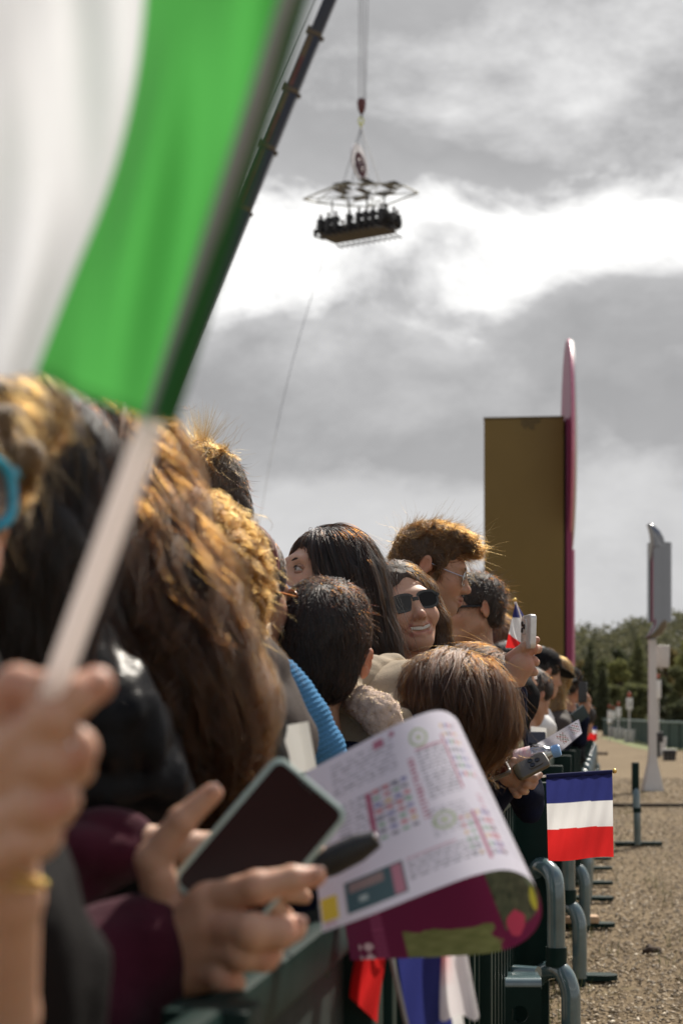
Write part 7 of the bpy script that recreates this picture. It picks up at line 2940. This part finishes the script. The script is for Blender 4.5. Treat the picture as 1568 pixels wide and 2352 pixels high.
def phone(name, label, c, ex, ey, w, h, th, casem, screenm=None, screen_side=1, lens_side=None, group=None):
    """c centre, ex across, ey along; screen on the +n side"""
    ex, ey = np.array(ex, float), np.array(ey, float)
    ex /= np.linalg.norm(ex)
    ey -= ex * np.dot(ex, ey)
    ey /= np.linalg.norm(ey)
    n = np.cross(ex, ey)
    t = empty(name, c, label, 'phone', group)
    o = rounded(w / 2, h / 2, 0.011)
    i_ = rounded(w / 2 - 0.0030, h / 2 - 0.0030, 0.009)
    m = MB()
    A = lambda pts, off: [c + ex * a + ey * b + n * off for a, b in pts]
    k = len(o)
    sh = rounded(w / 2 - 0.0016, h / 2 - 0.0016, 0.0100)
    rings = [A(sh, -th / 2), A(o, -th / 2 + 0.0018), A(o, th / 2 - 0.0016), A(sh, th / 2), A(i_, th / 2 + 0.0002)]
    vs = [p for r_ in rings for p in r_]
    fs = [tuple(range(k))[::-1], tuple(range(4 * k, 5 * k))]
    for q in range(4):
        for z in range(k):
            z2 = (z + 1) % k
            fs.append((q * k + z, q * k + z2, (q + 1) * k + z2, (q + 1) * k + z))
    m.add(vs, fs)
    m.build('case', casem, t, smooth=35)
    if screenm is not None:
        sc_ = rounded(w / 2 - 0.0042, h / 2 - 0.0042, 0.008)
        s = MB().prism(A(sc_, th / 2 + 0.0003), n * 0.0006).build('screen', screenm, t)
    if lens_side is not None:
        s_, (lx, ly) = lens_side
        b = MB()
        b.prism(A([(lx + a, ly + b_) for a, b_ in rounded(0.016, 0.016, 0.006)], s_ * th / 2), n * s_ * 0.002)
        bo = b.build('camera_block', casem, t)
        for dx, dy in ((-0.007, 0.007), (-0.007, -0.007), (0.007, 0.0)):
            p = c + ex * (lx + dx) + ey * (ly + dy) + n * s_ * (th / 2 + 0.002)
            MB().lathe([(0, 0.0058), (0.0016, 0.0055), (0.0016, 0.0042), (0.0008, 0.004), (0.0008, 0)], p, n * s_, 18).build('camera_lens', BLACKP, bo)
    return t


SCREEN = mat('screen_dark_glass', (0.020, 0.004, 0.003), 0.07, var=0.05, spec=0.10)
MINT = mat('case_mint', (0.33, 0.44, 0.40), 0.3, var=0.08, vscale=40, coat=0.4)
d = 1.372
q = mpp(d)
# near phone: top edge (606,1738)-(792,1868); it runs down to the left behind the fingers
d = 1.42
c0 = px(597, 1948, d)
exv = px(792, 1880, d) - px(622, 1736, d)
eyv = px(622, 1736, d + 0.016) - px(404, 2022, d - 0.016)
near = phone('phone', 'large black screened phone in a mint green case held in the near hand', c0, exv, eyv, 0.0800, 0.1420, 0.011, MINT, SCREEN)
nn = np.cross(exv / np.linalg.norm(exv), eyv / np.linalg.norm(eyv))
sp = MB().tube([c0 + exv / np.linalg.norm(exv) * k + eyv / np.linalg.norm(eyv) * 0.064 + nn * 0.0066 for k in (-0.008, 0.008)], 0.0011, 8)
sp.build('earpiece', BLACKP, near)

# dark case in the hand behind
d = 1.55
c = MB().tube([px(700, 1998, d), px(760, 1978, d - 0.005), px(820, 1948, d - 0.010), px(866, 1926, d - 0.012)], [32 * mpp(d), 35 * mpp(d), 33 * mpp(d), 20 * mpp(d)], 16)
t = empty('spectacle_case', px(780, 1970, d), 'black tubular case with a silver end poking out behind the phone', 'case')
c.build('case_body', mat('case_black', (0.012, 0.012, 0.014), 0.5, bump=0.3, bscale=200), t)
MB().ball(px(860, 1921, d - 0.022), 6 * mpp(d)).build('end_stud', STEEL, t)

CLEARCASE = mat('case_clear_silver', (0.62, 0.60, 0.57), 0.22, 0.35, var=0.1, vscale=60, coat=0.5)
d = 3.70
phone('phone', 'white phone in a clear case raised high above the leaning girl', px(1213, 1452, d), (0.20, -0.97, 0.02), (0.03, 0.0, 1), 0.070, 0.075, 0.013, CLEARCASE, None, lens_side=(1, (-0.012, 0.012)))
d = 3.57
phone('phone', 'brown phone with camera block showing held beside the water bottle', px(1219, 1760, d - 0.02), px(1253, 1757, d) - px(1208, 1780, d), px(1214, 1740, d) - px(1230, 1778, d - 0.04), 0.075, 0.046, 0.010, mat('case_olive_brown', (0.075, 0.058, 0.032), 0.3, var=0.15, coat=0.4), None, lens_side=(1, (0.010, 0.002)))
d = 3.5
phone('phone', 'dark phone seen edge on at the left of the bottle hands', px(1134, 1762, d), px(1160, 1752, d) - px(1112, 1772, d), (0.1, 0.8, 0.5), 0.055, 0.09, 0.009, mat('case_dark_gold', (0.05, 0.04, 0.03), 0.3, coat=0.4), SCREEN)
d = 11.35
q = mpp(d)
t = phone('phone', 'black phone held upright by the man in the black cap', px(1337, 1590, d), (0.9, -0.4, 0), (0.05, 0, 1), 0.06, 0.14, 0.014, BLACKP, None)
# phone hidden in far hands
d = 7.0
phone('phone', 'navy phone held low in front of the white card', px(1232, 1694, d), (1, 0.1, 0.0), (0, 0.2, 1), 0.075, 0.05, 0.01, mat('case_navy', (0.02, 0.025, 0.05), 0.4), None)


def bottle():
    d = 3.62
    q = mpp(d)
    a, b = px(1168, 1752, d), px(1288, 1722, d - 0.02)
    ax = (b - a) / np.linalg.norm(b - a)
    L = np.linalg.norm(b - a)
    t = empty('water_bottle', a, 'clear plastic water bottle with a pale blue cap held sideways', 'bottle')
    prof = [(0.0, 0.0), (0.0, 24 * q), (0.012, 26 * q), (0.030, 25 * q), (0.034, 24 * q), (0.038, 25.5 * q), (0.058, 26 * q), (0.070, 25 * q), (0.082, 19 * q), (0.090, 13 * q), (0.094, 11 * q), (L - 0.018, 11 * q)]
    MB().lathe(prof, a, ax, 28).build('bottle_body', glass_mat('clear_plastic', (0.86, 0.88, 0.90), 0.04, 0.80), t, smooth=60)
    MB().lathe([(0.014, 26.3 * q), (0.052, 26.3 * q)], a, ax, 28).build('label', mat('label_white_pink', (0.72, 0.66, 0.68), 0.5, var2=(0.70, 0.35, 0.38), vscale=60), t)
    cp = MB()
    prof = [(L - 0.020, 9 * q), (L - 0.020, 13.5 * q), (L - 0.004, 13.5 * q), (L - 0.002, 12 * q), (L - 0.002, 0)]
    cp.lathe(prof, a, ax, 30)
    e1 = np.cross(ax, (0, 0, 1.0))
    e1 /= np.linalg.norm(e1)
    e2 = np.cross(ax, e1)
    for k in range(24):
        an = k * 2 * math.pi / 24
        p = e1 * math.cos(an) + e2 * math.sin(an)
        cp.tube([a + ax * (L - 0.017) + p * 13.6 * q, a + ax * (L - 0.005) + p * 13.6 * q], 0.7 * q, 4)
    cp.build('cap', mat('cap_pale_blue', (0.20, 0.38, 0.66), 0.4, var=0.05), t)
    dr = MB()
    r = random.Random(2)
    for k in range(26):
        h = r.uniform(0.056, 0.082)
        rr = 26 * q if h < 0.066 else 26 * q - (h - 0.066) * 0.42
        an = r.uniform(0, 6.28)
        dr.ball(a + ax * h + (e1 * math.cos(an) + e2 * math.sin(an)) * rr, r.uniform(0.0006, 0.0013), 6, 4)
    dr.build('water_drop', glass_mat('water', (0.95, 0.97, 1.0), 0.02, 0.6), t)


bottle()

# navy jacket hung over the rail under the hands
S = Soft()
d = 3.9
S.chain([px(1195, 1790, d), px(1206, 1830, d - 0.02), px(1214, 1868, d - 0.02)], [22 * mpp(d), 28 * mpp(d), 22 * mpp(d)], k=0.03)
S.chain([px(1218, 1790, d), px(1226, 1850, d)], [16 * mpp(d), 14 * mpp(d)], k=0.03)
S.disp = waves(71, 50, 0.007)
o = soft_obj('hung_jacket', S, 0.006, CL_NAVY)
tag(o, 'navy jacket sleeve draped over the barrier below the bottle hands', 'jacket')
